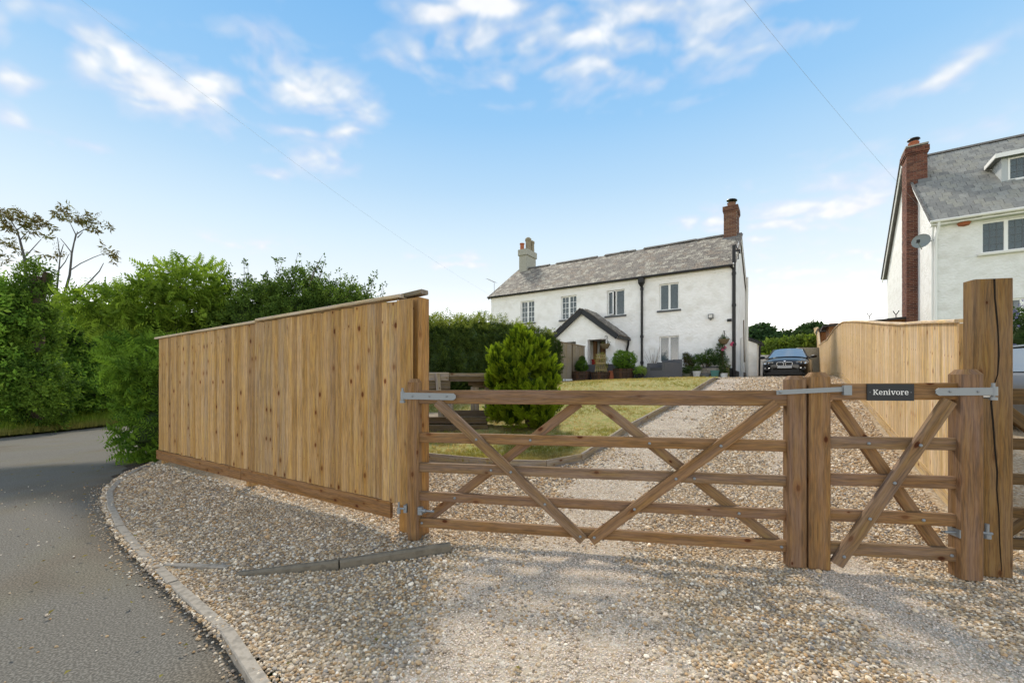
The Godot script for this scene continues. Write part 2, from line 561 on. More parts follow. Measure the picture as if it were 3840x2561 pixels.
func setting() -> void:
	# earth and far fields, one sheet to the horizon
	var xs := [-700.0, -300.0, -150.0, -80.0, -50.0, -36.0, -28.0, -24.0]
	for k in 57: xs.append(-20.0 + k * 0.8)
	xs.append_array([28.0, 36.0, 50.0, 80.0, 150.0, 300.0, 700.0])
	var ds := [-300.0, -100.0, -40.0, -20.0, -10.0, -5.0]
	for k in 52: ds.append(-2.0 + k * 0.55)
	ds.append_array([27.5, 30.0, 34.0, 40.0, 50.0, 60.0, 70.0, 85.0, 110.0, 150.0, 250.0, 450.0, 900.0])
	var rows := []
	for d in ds:
		var r := PackedVector3Array()
		for x in xs:
			r.append(Vector3(x, ground_y(x, d) - 0.07, -d))
		rows.append(r)
	var mb := MB.new()
	mb.sheet(rows, Vector3.UP)
	tag(pmb(self, "ground", mb, M["earth"]), "", "", "", "structure")
	# lane
	mb = MB.new()
	var lane := grid(func(d): return -13.3 if d > 2.0 else -13.3 - (2.0 - d) * 3.0, func(d): return kerb_x(d) - 0.03, -8.0, 45.0, 0.25, 40, -0.035, 0.02)
	# mended and rubbed patches of the old surface, soil washed along its edge
	var patches := []
	for r in lane:
		var c := PackedColorArray()
		for p in r:
			var k: float = 1.0 + 0.38 * noise_a.get_noise_2d(p.x * 0.9, p.z * 0.55) + 0.25 * noise_b.get_noise_2d(p.x * 2.6, p.z * 2.6)
			var edge: float = soft(0.55, 0.0, kerb_x(-p.z) - p.x + 0.35 * noise_b.get_noise_2d(p.x * 3.0, p.z * 3.0)) * 0.55
			c.append(Color(k * 1.22, k * 1.13, k * 1.01).lerp(Color(0.42, 0.36, 0.29), edge))
		patches.append(c)
	mb.sheet(lane, Vector3.UP, 1.0, patches)
	tag(pmb(self, "lane", mb, M["asphalt"]), "", "", "", "structure")
	# gravel bed, near and far
	mb = MB.new()
	worn_sheet(mb, grid(func(d): return kerb_x(d) + 0.02, func(d): return 9.0, -3.0, 7.6, 0.1, 130, 0.0, 0.022))
	tag(pmb(self, "driveway", mb, M["gravel_bed"]), "", "", "", "structure")
	mb = MB.new()
	worn_sheet(mb, grid(func(d): return lawn_x(d) - 0.25 if d < 13.9 else (7.0 - 1.542 * (maxf(d, 14.0) - 14.6) if d < 15.5 else 5.0), func(d): return 4.24 + (d - 4.1) * 0.648 + 0.6, 7.5, 25.0, 0.25, 40, 0.002, 0.03))
	tag(pmb(self, "driveway", mb, M["gravel_bed"]), "", "", "", "structure")
	# lawn
	mb = MB.new()
	var lx0 := func(d): return along([[5.8, -0.25], [6.19, -1.19], [6.6, -2.4], [7.5, -4.2], [9.0, -5.6], [11.5, -4.0], [21.0, 1.0]], d)
	mb.sheet(grid(lx0, func(d): return maxf(lawn_x(d), lx0.call(d) + 0.05), 5.78, 18.6, 0.2, 50, 0.06, 0.03), Vector3.UP)
	tag(pmb(self, "lawn", mb, M["lawn"]), "", "", "", "structure")
	# verge beyond the lane
	mb = MB.new()
	mb.sheet(grid(func(d): return -19.0, func(d): return -13.15 + 0.12 * noise_a.get_noise_2d(d * 2.0, 3.0), 2.0, 40.0, 0.25, 12, 0.03, 0.08), Vector3.UP)
	tag(pmb(self, "grass_verge", mb, M["verge"]), "", "", "", "structure")
	# bare soil at the end of the fence
	mb = MB.new()
	mb.sheet(grid(func(d): return kerb_x(d) - 0.75 * soft(5.6, 8.2, d) + 0.25 * noise_a.get_noise_2d(d * 3.0, 9.0) + 0.1, func(d): return kerb_x(d) + 0.12, 4.9, 13.0, 0.12, 8, -0.028, 0.02), Vector3.UP)
	tag(pmb(self, "soil_strip", mb, M["soil"]), "", "", "", "structure")
	# paved strip before the cottage
	rows = []
	for i in 30:
		var r := PackedVector3Array()
		for j in 9:
			var p := house_p(-13.0 + 12.7 * i / 29.0, 0.0, 3.75 - 3.7 * j / 8.0)
			r.append(Vector3(p.x, ground_y(p.x, -p.z) + 0.045, p.z))
		rows.append(r)
	mb = MB.new()
	mb.sheet(rows, Vector3.UP)
	tag(pmb(self, "patio", mb, M["paving"]), "", "", "", "structure")


const HO := Vector3(9.06, 0.0, -17.8)
const HT := -0.5753
const RO := Vector3(15.7, 0.0, -16.0)


func house_p(x: float, y: float, z: float) -> Vector3:
	return HO + Vector3(0.839 * x - 0.544 * z, y, 0.544 * x + 0.839 * z)


# ---------------------------------------------------------------- gravel and leaves
func stone_mesh(sd: int, flatness: float) -> ArrayMesh:
	var r := RandomNumberGenerator.new(); r.seed = sd
	var oct := [Vector3.RIGHT, Vector3.UP, Vector3.BACK, Vector3.LEFT, Vector3.DOWN, Vector3.FORWARD]
	var faces := [[0, 1, 2], [2, 1, 3], [3, 1, 5], [5, 1, 0], [0, 2, 4], [2, 3, 4], [3, 5, 4], [5, 0, 4]]
	var sc := {}
	var mb := MB.new()
	var fix := func(p: Vector3) -> Vector3:
		p = p.normalized()
		var key := "%.2f,%.2f,%.2f" % [p.x + 0.001, p.y + 0.001, p.z + 0.001]
		if not sc.has(key): sc[key] = r.randf_range(0.78, 1.16)
		return Vector3(p.x, p.y * flatness, p.z * 0.82) * sc[key]
	for f in faces:
		var a: Vector3 = oct[f[0]]
		var b: Vector3 = oct[f[1]]
		var c: Vector3 = oct[f[2]]
		var ab := (a + b) * 0.5
		var bc := (b + c) * 0.5
		var ca := (c + a) * 0.5
		for t in [[a, ab, ca], [ab, b, bc], [ca, bc, c], [ab, bc, ca]]:
			var q := []
			for e in t: q.append(fix.call(e))
			mb.flat(q[0], q[1], q[2], q[0] + q[1] + q[2])
	return mb.mesh()


func multi(parent: Node3D, called: String, mesh: Mesh, m: Material, xf: Array, cols: PackedColorArray, kind := "") -> MultiMeshInstance3D:
	var mm := MultiMesh.new()
	mm.transform_format = MultiMesh.TRANSFORM_3D
	mm.use_colors = true
	mm.mesh = mesh
	mm.instance_count = xf.size()
	for i in xf.size():
		mm.set_instance_transform(i, xf[i])
		mm.set_instance_color(i, cols[i])
	var o := MultiMeshInstance3D.new()
	o.name = called if parent != self else numbered(called)
	o.multimesh = mm
	o.material_override = m
	if kind: o.set_meta("kind", kind)
	parent.add_child(o, true)
	return o


const STONES := [[0.47, 0.37, 0.25], [0.58, 0.48, 0.35], [0.42, 0.30, 0.17], [0.38, 0.235, 0.11], [0.34, 0.27, 0.20], [0.25, 0.20, 0.155], [0.70, 0.63, 0.52], [0.19, 0.145, 0.10], [0.47, 0.34, 0.20], [0.21, 0.195, 0.18], [0.54, 0.45, 0.35], [0.29, 0.185, 0.09]]


func gravel() -> void:
	var meshes := [stone_mesh(1, 0.62), stone_mesh(2, 0.5), stone_mesh(3, 0.72)]
	var xf := [[], [], []]
	var cs := [PackedColorArray(), PackedColorArray(), PackedColorArray()]
	var d := 1.75
	while d < 15.5:
		var sp := 0.0168 if d < 3.2 else (0.0190 if d < 5.0 else (0.024 if d < 8.0 else 0.034))
		# only what lies in front of the lens and a little beside it
		var half := d * 1.22 + 0.5
		var x := maxf(-half, kerb_x(d) - 0.1)
		var xr := minf(half, 4.1 + maxf(d - 4.1, 0.0) * 0.648 + (0.8 if d < 4.1 else -0.05))
		if d > 7.6: x = maxf(x, lawn_x(d) + 0.06) if d < 14.4 else maxf(x, 6.6)
		while x < xr:
			x += sp
			if d > 5.78 and x < lawn_x(d) + 0.06 and x > -0.85 - (d - 3.85) * 1.49: continue
			# garden side of the fence left of the gate is lawn
			var px := x + rng.randf_range(-0.6, 0.6) * sp
			var pd := d + rng.randf_range(-0.6, 0.6) * sp
			var pk := packed(px, pd)
			var fine := rng.randf() < pk
			var r := sp * (rng.randf_range(0.24, 0.44) if fine else rng.randf_range(0.42, 0.80))
			if not fine and rng.randf() < 0.025: r *= 1.7
			var k: int = rng.randi() % 3
			var b := Basis.from_euler(Vector3(rng.randf_range(-0.6, 0.6), rng.randf() * TAU, rng.randf_range(-0.6, 0.6))) * Basis.from_scale(Vector3(r, r, r))
			var y := ground_y(px, pd) + noise_a.get_noise_2d(px * 0.8, pd * 0.8) * 0.022 + noise_b.get_noise_2d(px * 2.5, pd * 2.5) * 0.0088
			y += r * 0.15 if fine else rng.randf_range(0.0, 0.5) * r
			xf[k].append(Transform3D(b, Vector3(px, y, -pd)))
			var e: Array = STONES[rng.randi() % 12]
			var c := Color(e[0], e[1], e[2])
			if fine: c = c.lerp(Color(0.62, 0.525, 0.45), 0.7)
			else: c = c.lerp(Color(0.44, 0.36, 0.26), 0.15 + 0.25 * noise_a.get_noise_2d(px * 0.7 + 40.0, pd * 0.7))
			c = Color(c.r * 1.0, c.g * 0.99, c.b * 0.97) * rng.randf_range(1.02, 1.45)
			cs[k].append(c)
			if fine and d < 3.4:
				# the crushed fines between the pebbles
				for q in 2:
					var r2 := rng.randf_range(0.0022, 0.0042)
					var p2 := Vector3(px + rng.randf_range(-1.0, 1.0) * sp, y, -pd + rng.randf_range(-1.0, 1.0) * sp)
					xf[k].append(Transform3D(Basis.from_euler(Vector3(0, rng.randf() * TAU, 0)) * Basis.from_scale(Vector3.ONE * r2), p2))
					var e2: Array = STONES[rng.randi() % 12]
					cs[k].append(Color(e2[0], e2[1], e2[2]).lerp(Color(0.64, 0.53, 0.44), 0.55) * rng.randf_range(0.9, 1.2))
		d += sp
	# strays on the lane along the kerb
	for i in 1500:
		var pd := rng.randf_range(1.7, 6.0)
		var off := absf(rng.randfn(0.0, 0.11)) + 0.03
		if rng.randf() < 0.12: off += rng.randf() * 1.6
		var px := kerb_x(pd) - off
		var r := rng.randf_range(0.004, 0.011)
		var k := rng.randi() % 3
		xf[k].append(Transform3D(Basis.from_euler(Vector3(0, rng.randf() * TAU, 0)) * Basis.from_scale(Vector3.ONE * r), Vector3(px, ground_y(px, pd) - 0.035 + noise_a.get_noise_2d(px * 0.8, pd * 0.8) * 0.02 + noise_b.get_noise_2d(px * 2.5, pd * 2.5) * 0.008 + r * 0.3, -pd)))
		var e: Array = STONES[rng.randi() % 12]
		cs[k].append(Color(e[0], e[1], e[2]))
	for k in 3:
		multi(self, "gravel", meshes[k], M["stone"], xf[k], cs[k], "stuff")


func leaf(mb: MB, a: Vector3, dir: Vector3, side: Vector3, l: float, w: float, fold := 0.25) -> void:
	var up := dir.cross(side).normalized()
	var m := a + dir * l * 0.45
	var tip := a + dir * l - up * l * 0.12
	var p := m + side * w * 0.5 + up * w * fold
	var q := m - side * w * 0.5 + up * w * fold
	mb.flat(a, p, tip, up)
	mb.flat(a, q, tip, up)


# a twig of n leaves growing along +y
func sprig(sd: int, n: int, l: float, ll: float, lw: float, spread := 0.9) -> ArrayMesh:
	var r := RandomNumberGenerator.new(); r.seed = sd
	var mb := MB.new()
	for i in n:
		var t := (i + 0.3) / n
		var an := i * 2.4 + r.randf() * 0.6
		var out := Vector3(cos(an), 0, sin(an))
		var dir := (out * spread + Vector3.UP * r.randf_range(0.1, 0.8)).normalized()
		var side := dir.cross(Vector3(r.randf_range(-0.5, 0.5), 1, r.randf_range(-0.5, 0.5))).normalized()
		var k := r.randf_range(0.7, 1.15)
		mb.col = Color.WHITE * r.randf_range(0.8, 1.15)
		leaf(mb, Vector3(0, t * l, 0) + out * 0.1 * ll, dir, side, ll * k, lw * k)
	return mb.mesh()


# a feathery compound leaf: leaflets on both sides of an arching stalk
func frond(sd: int, pairs: int, l: float, ll: float, lw: float, droop: float) -> ArrayMesh:
	var r := RandomNumberGenerator.new(); r.seed = sd
	var mb := MB.new()
	for i in pairs:
		var t := (i + 0.6) / pairs
		var pos := Vector3(0, l * t - droop * l * t * t * 0.35, droop * l * t * t)
		var fwd := Vector3(0, 1.0 - droop * 0.7 * t, droop * 2.0 * t).normalized()
		var k := (1.0 - absf(t - 0.4) * 0.9) * r.randf_range(0.85, 1.1)
		for s in [-1.0, 1.0]:
			var dir := (Vector3(s, 0, 0) + fwd * 0.5 + Vector3(0, -0.25, 0.1)).normalized()
			mb.col = Color.WHITE * r.randf_range(0.85, 1.12)
			leaf(mb, pos, dir, dir.cross(Vector3(0, 0.3, 1)).normalized(), ll * k, lw * k, 0.12)
	return mb.mesh()


# a flat conifer spray of thin blades
func spray(sd: int, l: float) -> ArrayMesh:
	var r := RandomNumberGenerator.new(); r.seed = sd
	var mb := MB.new()
	for i in 11:
		var t := i / 11.0
		var s := 1.0 if i % 2 == 0 else -1.0
		var pos := Vector3(0, l * t * 0.8, l * 0.12 * t * t)
		var dir := (Vector3(s * (0.75 - 0.4 * t), 1.0, r.randf_range(-0.3, 0.3))).normalized()
		if i == 10: dir = Vector3.UP
		mb.col = Color.WHITE * (0.8 + 0.35 * t)
		leaf(mb, pos, dir, dir.cross(Vector3(r.randf_range(-0.4, 0.4), 0, 1)).normalized(), l * 0.5 * (1.05 - 0.5 * t), l * 0.085, 0.3)
		leaf(mb, pos, dir, Vector3(r.randf_range(-0.3, 0.3), 0, 1).normalized(), l * 0.45 * (1.05 - 0.5 * t), l * 0.075, 0.3)
	return mb.mesh()


func tuft(sd: int, n: int, hgt: float, wid: float) -> ArrayMesh:
	var r := RandomNumberGenerator.new(); r.seed = sd
	var mb := MB.new()
	for i in n:
		var an := r.randf() * TAU
		var o := Vector3(cos(an), 0, sin(an))
		var b := o * r.randf() * wid
		var h := hgt * r.randf_range(0.5, 1.1)
		var lean := o * h * r.randf_range(0.1, 0.7)
		var side := o.cross(Vector3.UP) * hgt * 0.045
		mb.col = Color.WHITE * r.randf_range(0.8, 1.2)
		mb.quad(b - side, b + side, b + side * 0.7 + lean * 0.4 + Vector3.UP * h * 0.6, b - side * 0.7 + lean * 0.4 + Vector3.UP * h * 0.6)
		mb.flat(b - side * 0.7 + lean * 0.4 + Vector3.UP * h * 0.6, b + side * 0.7 + lean * 0.4 + Vector3.UP * h * 0.6, b + lean + Vector3.UP * h)
	return mb.mesh()


# leaves spread through ellipsoids [centre, radii]; a and b are the two leaf colours
func foliage(parent: Node3D, called: String, meshes: Array, m: Material, lobes: Array, count: int, a: Color, b: Color, smin: float, smax: float, up := 0.35, thin := 0.0, shell := 0.62, low := -1e9, tips := false) -> void:
	var tot := 0.0
	for e in lobes: tot += e[1].x * e[1].y + e[1].y * e[1].z + e[1].x * e[1].z
	var xf := []
	var cs := []
	for k in meshes.size():
		xf.append([])
		cs.append(PackedColorArray())
	var made := 0
	var tries := 0
	while made < count and tries < count * 6:
		tries += 1
		var pick := rng.randf() * tot
		var e: Array = lobes[0]
		for q in lobes:
			pick -= q[1].x * q[1].y + q[1].y * q[1].z + q[1].x * q[1].z
			if pick <= 0.0:
				e = q
				break
		var dir := Vector3(rng.randfn(), rng.randfn(), rng.randfn()).normalized()
		var bump := 1.0 + 0.22 * noise_a.get_noise_3dv((e[0] + dir * e[1]) * 1.6) + 0.14 * noise_b.get_noise_3dv((e[0] + dir * e[1]) * 3.5)
		var rr := (shell + (1.0 - shell) * pow(rng.randf(), 0.6)) * bump
		if rng.randf() < 0.04: rr *= rng.randf_range(1.02, 1.14)
		var p: Vector3 = e[0] + dir * e[1] * rr
		if p.y < low: continue
		var deep := false
		for q in lobes:
			if q != e and ((p - q[0]) / q[1]).length() < 0.62:
				deep = true
				break
		if deep: continue
		var clump := noise_a.get_noise_3dv(p * 2.2)
		if clump < -0.12 and rng.randf() < thin: continue
		var grow := (dir * 0.75 + Vector3(rng.randf_range(-1, 1), rng.randf_range(-1, 1), rng.randf_range(-1, 1)) * 0.55 + Vector3.UP * up).normalized()
		var side := grow.cross(Vector3(rng.randf_range(-1, 1), rng.randf_range(-1, 1), rng.randf_range(-1, 1))).normalized()
		var s := rng.randf_range(smin, smax)
		var k: int = rng.randi() % meshes.size()
		xf[k].append(Transform3D(Basis(side, grow, side.cross(grow)) * Basis.from_scale(Vector3.ONE * s), p))
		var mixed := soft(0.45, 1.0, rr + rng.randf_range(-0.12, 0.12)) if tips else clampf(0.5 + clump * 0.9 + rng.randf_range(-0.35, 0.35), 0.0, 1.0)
		cs[k].append(a.lerp(b, mixed) * rng.randf_range(0.85, 1.15))
		made += 1
	for k in meshes.size():
		multi(parent, called, meshes[k], m, xf[k], cs[k], "stuff")


# an irregular mass of inner twigs and leaves that closes the view through a crown
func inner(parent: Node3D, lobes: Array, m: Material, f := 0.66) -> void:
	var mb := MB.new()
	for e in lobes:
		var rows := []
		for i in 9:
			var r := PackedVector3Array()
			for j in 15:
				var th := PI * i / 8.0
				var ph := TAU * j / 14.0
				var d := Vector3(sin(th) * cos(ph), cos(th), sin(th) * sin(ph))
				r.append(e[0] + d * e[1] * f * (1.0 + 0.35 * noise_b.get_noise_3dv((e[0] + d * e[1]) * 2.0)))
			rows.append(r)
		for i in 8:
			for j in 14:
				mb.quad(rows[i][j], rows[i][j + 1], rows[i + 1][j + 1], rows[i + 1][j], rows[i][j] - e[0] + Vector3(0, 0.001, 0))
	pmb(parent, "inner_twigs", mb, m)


func limb(parent: Node3D, called: String, pts: Array, r0: float, r1: float, m: Material) -> void:
	var rad := []
	for i in pts.size(): rad.append(lerpf(r0, r1, float(i) / (pts.size() - 1)))
	var mb := MB.new()
	mb.tube(pts, rad, 7)
	pmb(parent, called, mb, m)


# ---------------------------------------------------------------- fences and gates
func fences() -> void:
	# left boundary fence, from the gate post back along the lane
	var p0 := Vector2(-0.96, 3.93)
	var dir := Vector2(-0.83, 0.557)
	var nrm := Vector3(-0.557, 0, 0.83)      # towards the lane and the camera
	var t := thing("close_board_fence", "tall golden close-board fence beside the lane, left of the gate", "fence", at3(p0.x, p0.y, 0.1), 0.0)
	var turn := Basis(Vector3(0.83, 0, 0.557), Vector3.UP, nrm)
	var tones := [M["fence1"], M["fence2"], M["fence3"], M["fence4"], M["fence5"], M["fence6"], M["fence7"]]
	var kinds := []
	for k in 9:
		var mb := MB.new()
		mb.bar(Transform3D.IDENTITY, 0.118, 1.845, 0.015, 0.003, Vector2(k * 0.31, k * 0.83))
		kinds.append(mb.mesh())
	for k in 57:
		var s := 0.02 + k * 0.1035
		var pos := Vector3(dir.x * s, 0.17 + 0.9225 + rng.randf_range(-0.006, 0.006), -dir.y * s) + nrm * (0.029 + rng.randf_range(-0.005, 0.006))
		part(t, "board", kinds[rng.randi() % 9], tones[rng.randi() % 7], Transform3D(turn * Basis(Vector3.UP, deg_to_rad(rng.randf_range(6.5, 10.0))) * Basis(Vector3.BACK, deg_to_rad(rng.randf_range(-0.25, 0.25))), pos))
	var edge := func(s: float, y: float, o: float) -> Vector3: return Vector3(dir.x * s, y, -dir.y * s) + nrm * o
	beam(t, "cover_board", edge.call(-0.06, 0.17, 0.052), edge.call(-0.06, 2.01, 0.052), 0.15, 0.02, M["fence2"], nrm, 0.004)
	beam(t, "gravel_board", edge.call(0.16, 0.095, 0.036), edge.call(3.02, 0.095, 0.036), 0.15, 0.03, M["gravel_board"], nrm, 0.004)
	beam(t, "gravel_board", edge.call(3.03, 0.092, 0.036), edge.call(5.96, 0.085, 0.036), 0.15, 0.03, M["gravel_board"], nrm, 0.004)
	beam(t, "capping_rail", edge.call(0.02, 2.050, 0.022), edge.call(2.62, 2.045, 0.022), 0.095, 0.032, M["capping"], Vector3.UP, 0.006)
	beam(t, "capping_rail", edge.call(2.63, 2.026, 0.022), edge.call(5.99, 2.02, 0.022), 0.095, 0.032, M["capping"], Vector3.UP, 0.006)
	beam(t, "capping_offcut", edge.call(-0.20, 2.072, -0.03), edge.call(0.06, 2.06, -0.03), 0.09, 0.04, M["grey_wood"], Vector3.UP, 0.006)
	for y in [0.4, 1.05, 1.75]:
		beam(t, "arris_rail", edge.call(0.05, y, -0.025), edge.call(5.95, y, -0.025), 0.07, 0.05, M["fence3"], nrm, 0.01)
	for s in [3.0, 5.93]:
		beam(t, "post", edge.call(s, -0.5, -0.075), edge.call(s, 1.98, -0.075), 0.1, 0.1, M["fence3"], nrm, 0.006)
	var nails := MB.new()
	for k in 57:
		for y in [0.45, 1.10, 1.80]:
			nails.lathe(Transform3D(turn * Basis(Vector3.RIGHT, PI / 2), edge.call(0.02 + k * 0.1035 + rng.randf_range(-0.015, 0.015), y + rng.randf_range(-0.02, 0.02), 0.043)), [[0.0035, 0.0], [0.003, 0.0015], [0.0, 0.002]], 5)
	pmb(t, "nails", nails, M["rust_dark"]).set_meta("kind", "stuff")
	# the post that carries the wide gate
	var g := thing("gate_post", "tall square gate post at the near end of the close-board fence", "post", at3(p0.x, p0.y, 0.0), 0.0)
	beam(g, "post", Vector3(0.02, -0.5, 0.005) - nrm * 0.0675, Vector3(0.02, 2.13, 0.005) - nrm * 0.0675, 0.27, 0.135, M["post_wood"], nrm, 0.012)

	# right fence climbing the drive
	var q0 := Vector2(4.12, 3.94)
	var dir2 := Vector2(0.5438, 0.8392)
	var n2 := Vector3(-0.8392, 0, -0.5438)   # towards the drive
	var t2 := thing("close_board_fence", "long pale close-board fence climbing the right side of the drive", "fence", at3(q0.x, q0.y, 0.1), 0.0)
	var turn2 := Basis(Vector3(0.5438, 0, -0.8392), Vector3.UP, n2)
	# its face looks to the drive: x runs away from the camera, z to the drive
	turn2 = Basis(Vector3.UP.cross(n2), Vector3.UP, n2)
	var pale := [M["pale1"], M["pale2"], M["pale3"], M["pale4"], M["pale5"]]
	kinds = []
	for k in 7:
		var mb := MB.new()
		mb.bar(Transform3D.IDENTITY, 0.122, 1.70, 0.015, 0.003, Vector2(k * 0.37, k * 0.61))
		kinds.append(mb.mesh())
	var base := func(s: float) -> float: return ground_y(q0.x + dir2.x * s, q0.y + dir2.y * s) - 0.1
	var tall := func(s: float) -> float: return 1.825 - 0.07 * soft(0.0, 3.0, s) - 0.05 * soft(6.0, 12.0, s)
	for k in 278:
		var s := 0.08 + k * 0.11
		var y: float = base.call(s) + 0.165 + 0.85
		part(t2, "board", kinds[rng.randi() % 7], pale[rng.randi() % 5], Transform3D(turn2 * Basis(Vector3.UP, deg_to_rad(2.5)) * Basis.from_scale(Vector3(1, tall.call(s) / 1.882, 1)), Vector3(dir2.x * s, y - 0.5 * (1.882 - tall.call(s)), -dir2.y * s) + n2 * (0.03 + rng.randf_range(-0.002, 0.002))))
	var e2 := func(s: float, y: float, o: float) -> Vector3: return Vector3(dir2.x * s, base.call(s) + y, -dir2.y * s) + n2 * o
	var s0 := 0.0
	while s0 < 30.0:
		var s1 := minf(s0 + 2.4, 30.7)
		beam(t2, "gravel_board", e2.call(s0 + 0.005, 0.09, 0.032), e2.call(s1 - 0.005, 0.09, 0.032), 0.15, 0.03, M["pale4"], n2, 0.004)
		beam(t2, "post", e2.call(s1, -0.4, -0.08), e2.call(s1, tall.call(s1) - 0.05, -0.08), 0.1, 0.1, M["pale3"], n2, 0.006)
		for y in [0.45, 1.6]:
			beam(t2, "arris_rail", e2.call(s0, y, -0.025), e2.call(s1, y, -0.025), 0.06, 0.05, M["pale3"], n2, 0.01)
		for h in 2:
			var a: float = lerpf(s0, s1, h * 0.5)
			var b: float = lerpf(s0, s1, h * 0.5 + 0.5)
			beam(t2, "capping_rail", e2.call(a + (0.002 if h == 0 else -0.01), tall.call(a), 0.02), e2.call(b, tall.call(b), 0.02), 0.09, 0.034, M["pale_cap"], Vector3.UP, 0.006)
		s0 = s1
	beam(t2, "post", e2.call(-0.06, -0.3, 0.0), e2.call(-0.06, 1.80, 0.0), 0.07, 0.1, M["fence3"], n2, 0.006)

	# weathered fence between the two cottages
	var t3 := thing("boundary_fence", "low weathered grey fence standing before the cottage porch", "fence", at3(3.24, 19.2, 1.58), HT)
	kinds = []
	for k in 4:
		var mb := MB.new()
		mb.bar(Transform3D.IDENTITY, 0.15, 1.45, 0.016, 0.003, Vector2(k * 0.29, k * 0.5))
		kinds.append(mb.mesh())
	for k in 21:
		part(t3, "board", kinds[rng.randi() % 4], [M["weather1"], M["weather2"], M["weather3"]][rng.randi() % 3], Transform3D(Basis(Vector3.UP, PI / 2 + 0.06), Vector3(0, 0.72, 0.1 + k * 0.135)))
	beam(t3, "capping_rail", Vector3(0, 1.465, 0.0), Vector3(0, 1.465, 2.95), 0.07, 0.03, M["weather1"], Vector3.UP)
	beam(t3, "post", Vector3(-0.07, 0, 0.03), Vector3(-0.07, 1.46, 0.03), 0.09, 0.09, M["weather2"])
	beam(t3, "post", Vector3(-0.07, 0, 1.9), Vector3(-0.07, 1.46, 1.9), 0.09, 0.09, M["weather2"])


func bolt(parent: Node3D, p: Vector3) -> void:
	var mb := MB.new()
	mb.lathe(Transform3D(Basis(Vector3.RIGHT, PI / 2), p), [[0.011, -0.004], [0.0115, 0.002], [0.009, 0.006], [0.004, 0.0085], [0.0, 0.009]], 10)
	pmb(parent, "bolt", mb, M["galv"])


# a flat strap with a pointed end, lying in the plane z
func strap(parent: Node3D, called: String, x0: float, x1: float, y0: float, y1: float, hh: float, z: float, point: float) -> MeshInstance3D:
	var mb := MB.new()
	var dirn := Vector3(x1 - x0, y1 - y0, 0).normalized()
	var up := Vector3(-dirn.y, dirn.x, 0)
	var a := Vector3(x0, y0, z)
	var b := Vector3(x1, y1, z)
	var f := Vector3(0, 0, 0.006)
	var out := [a + up * hh * 0.5, b + up * hh * 0.5, b + up * hh * 0.22 + dirn * point, b - up * hh * 0.22 + dirn * point, b - up * hh * 0.5, a - up * hh * 0.5]
	for k in 6:
		var p: Vector3 = out[k]
		var q: Vector3 = out[(k + 1) % 6]
		mb.quad(p, q, q + f, p + f, (p + q) * 0.5 - (a + b) * 0.5)
		for zf in [Vector3.ZERO, f]:
			mb.flat((a + b) * 0.5 + zf, p + zf, q + zf, Vector3.BACK if zf != Vector3.ZERO else Vector3.FORWARD)
	return pmb(parent, called, mb, M["galv"])


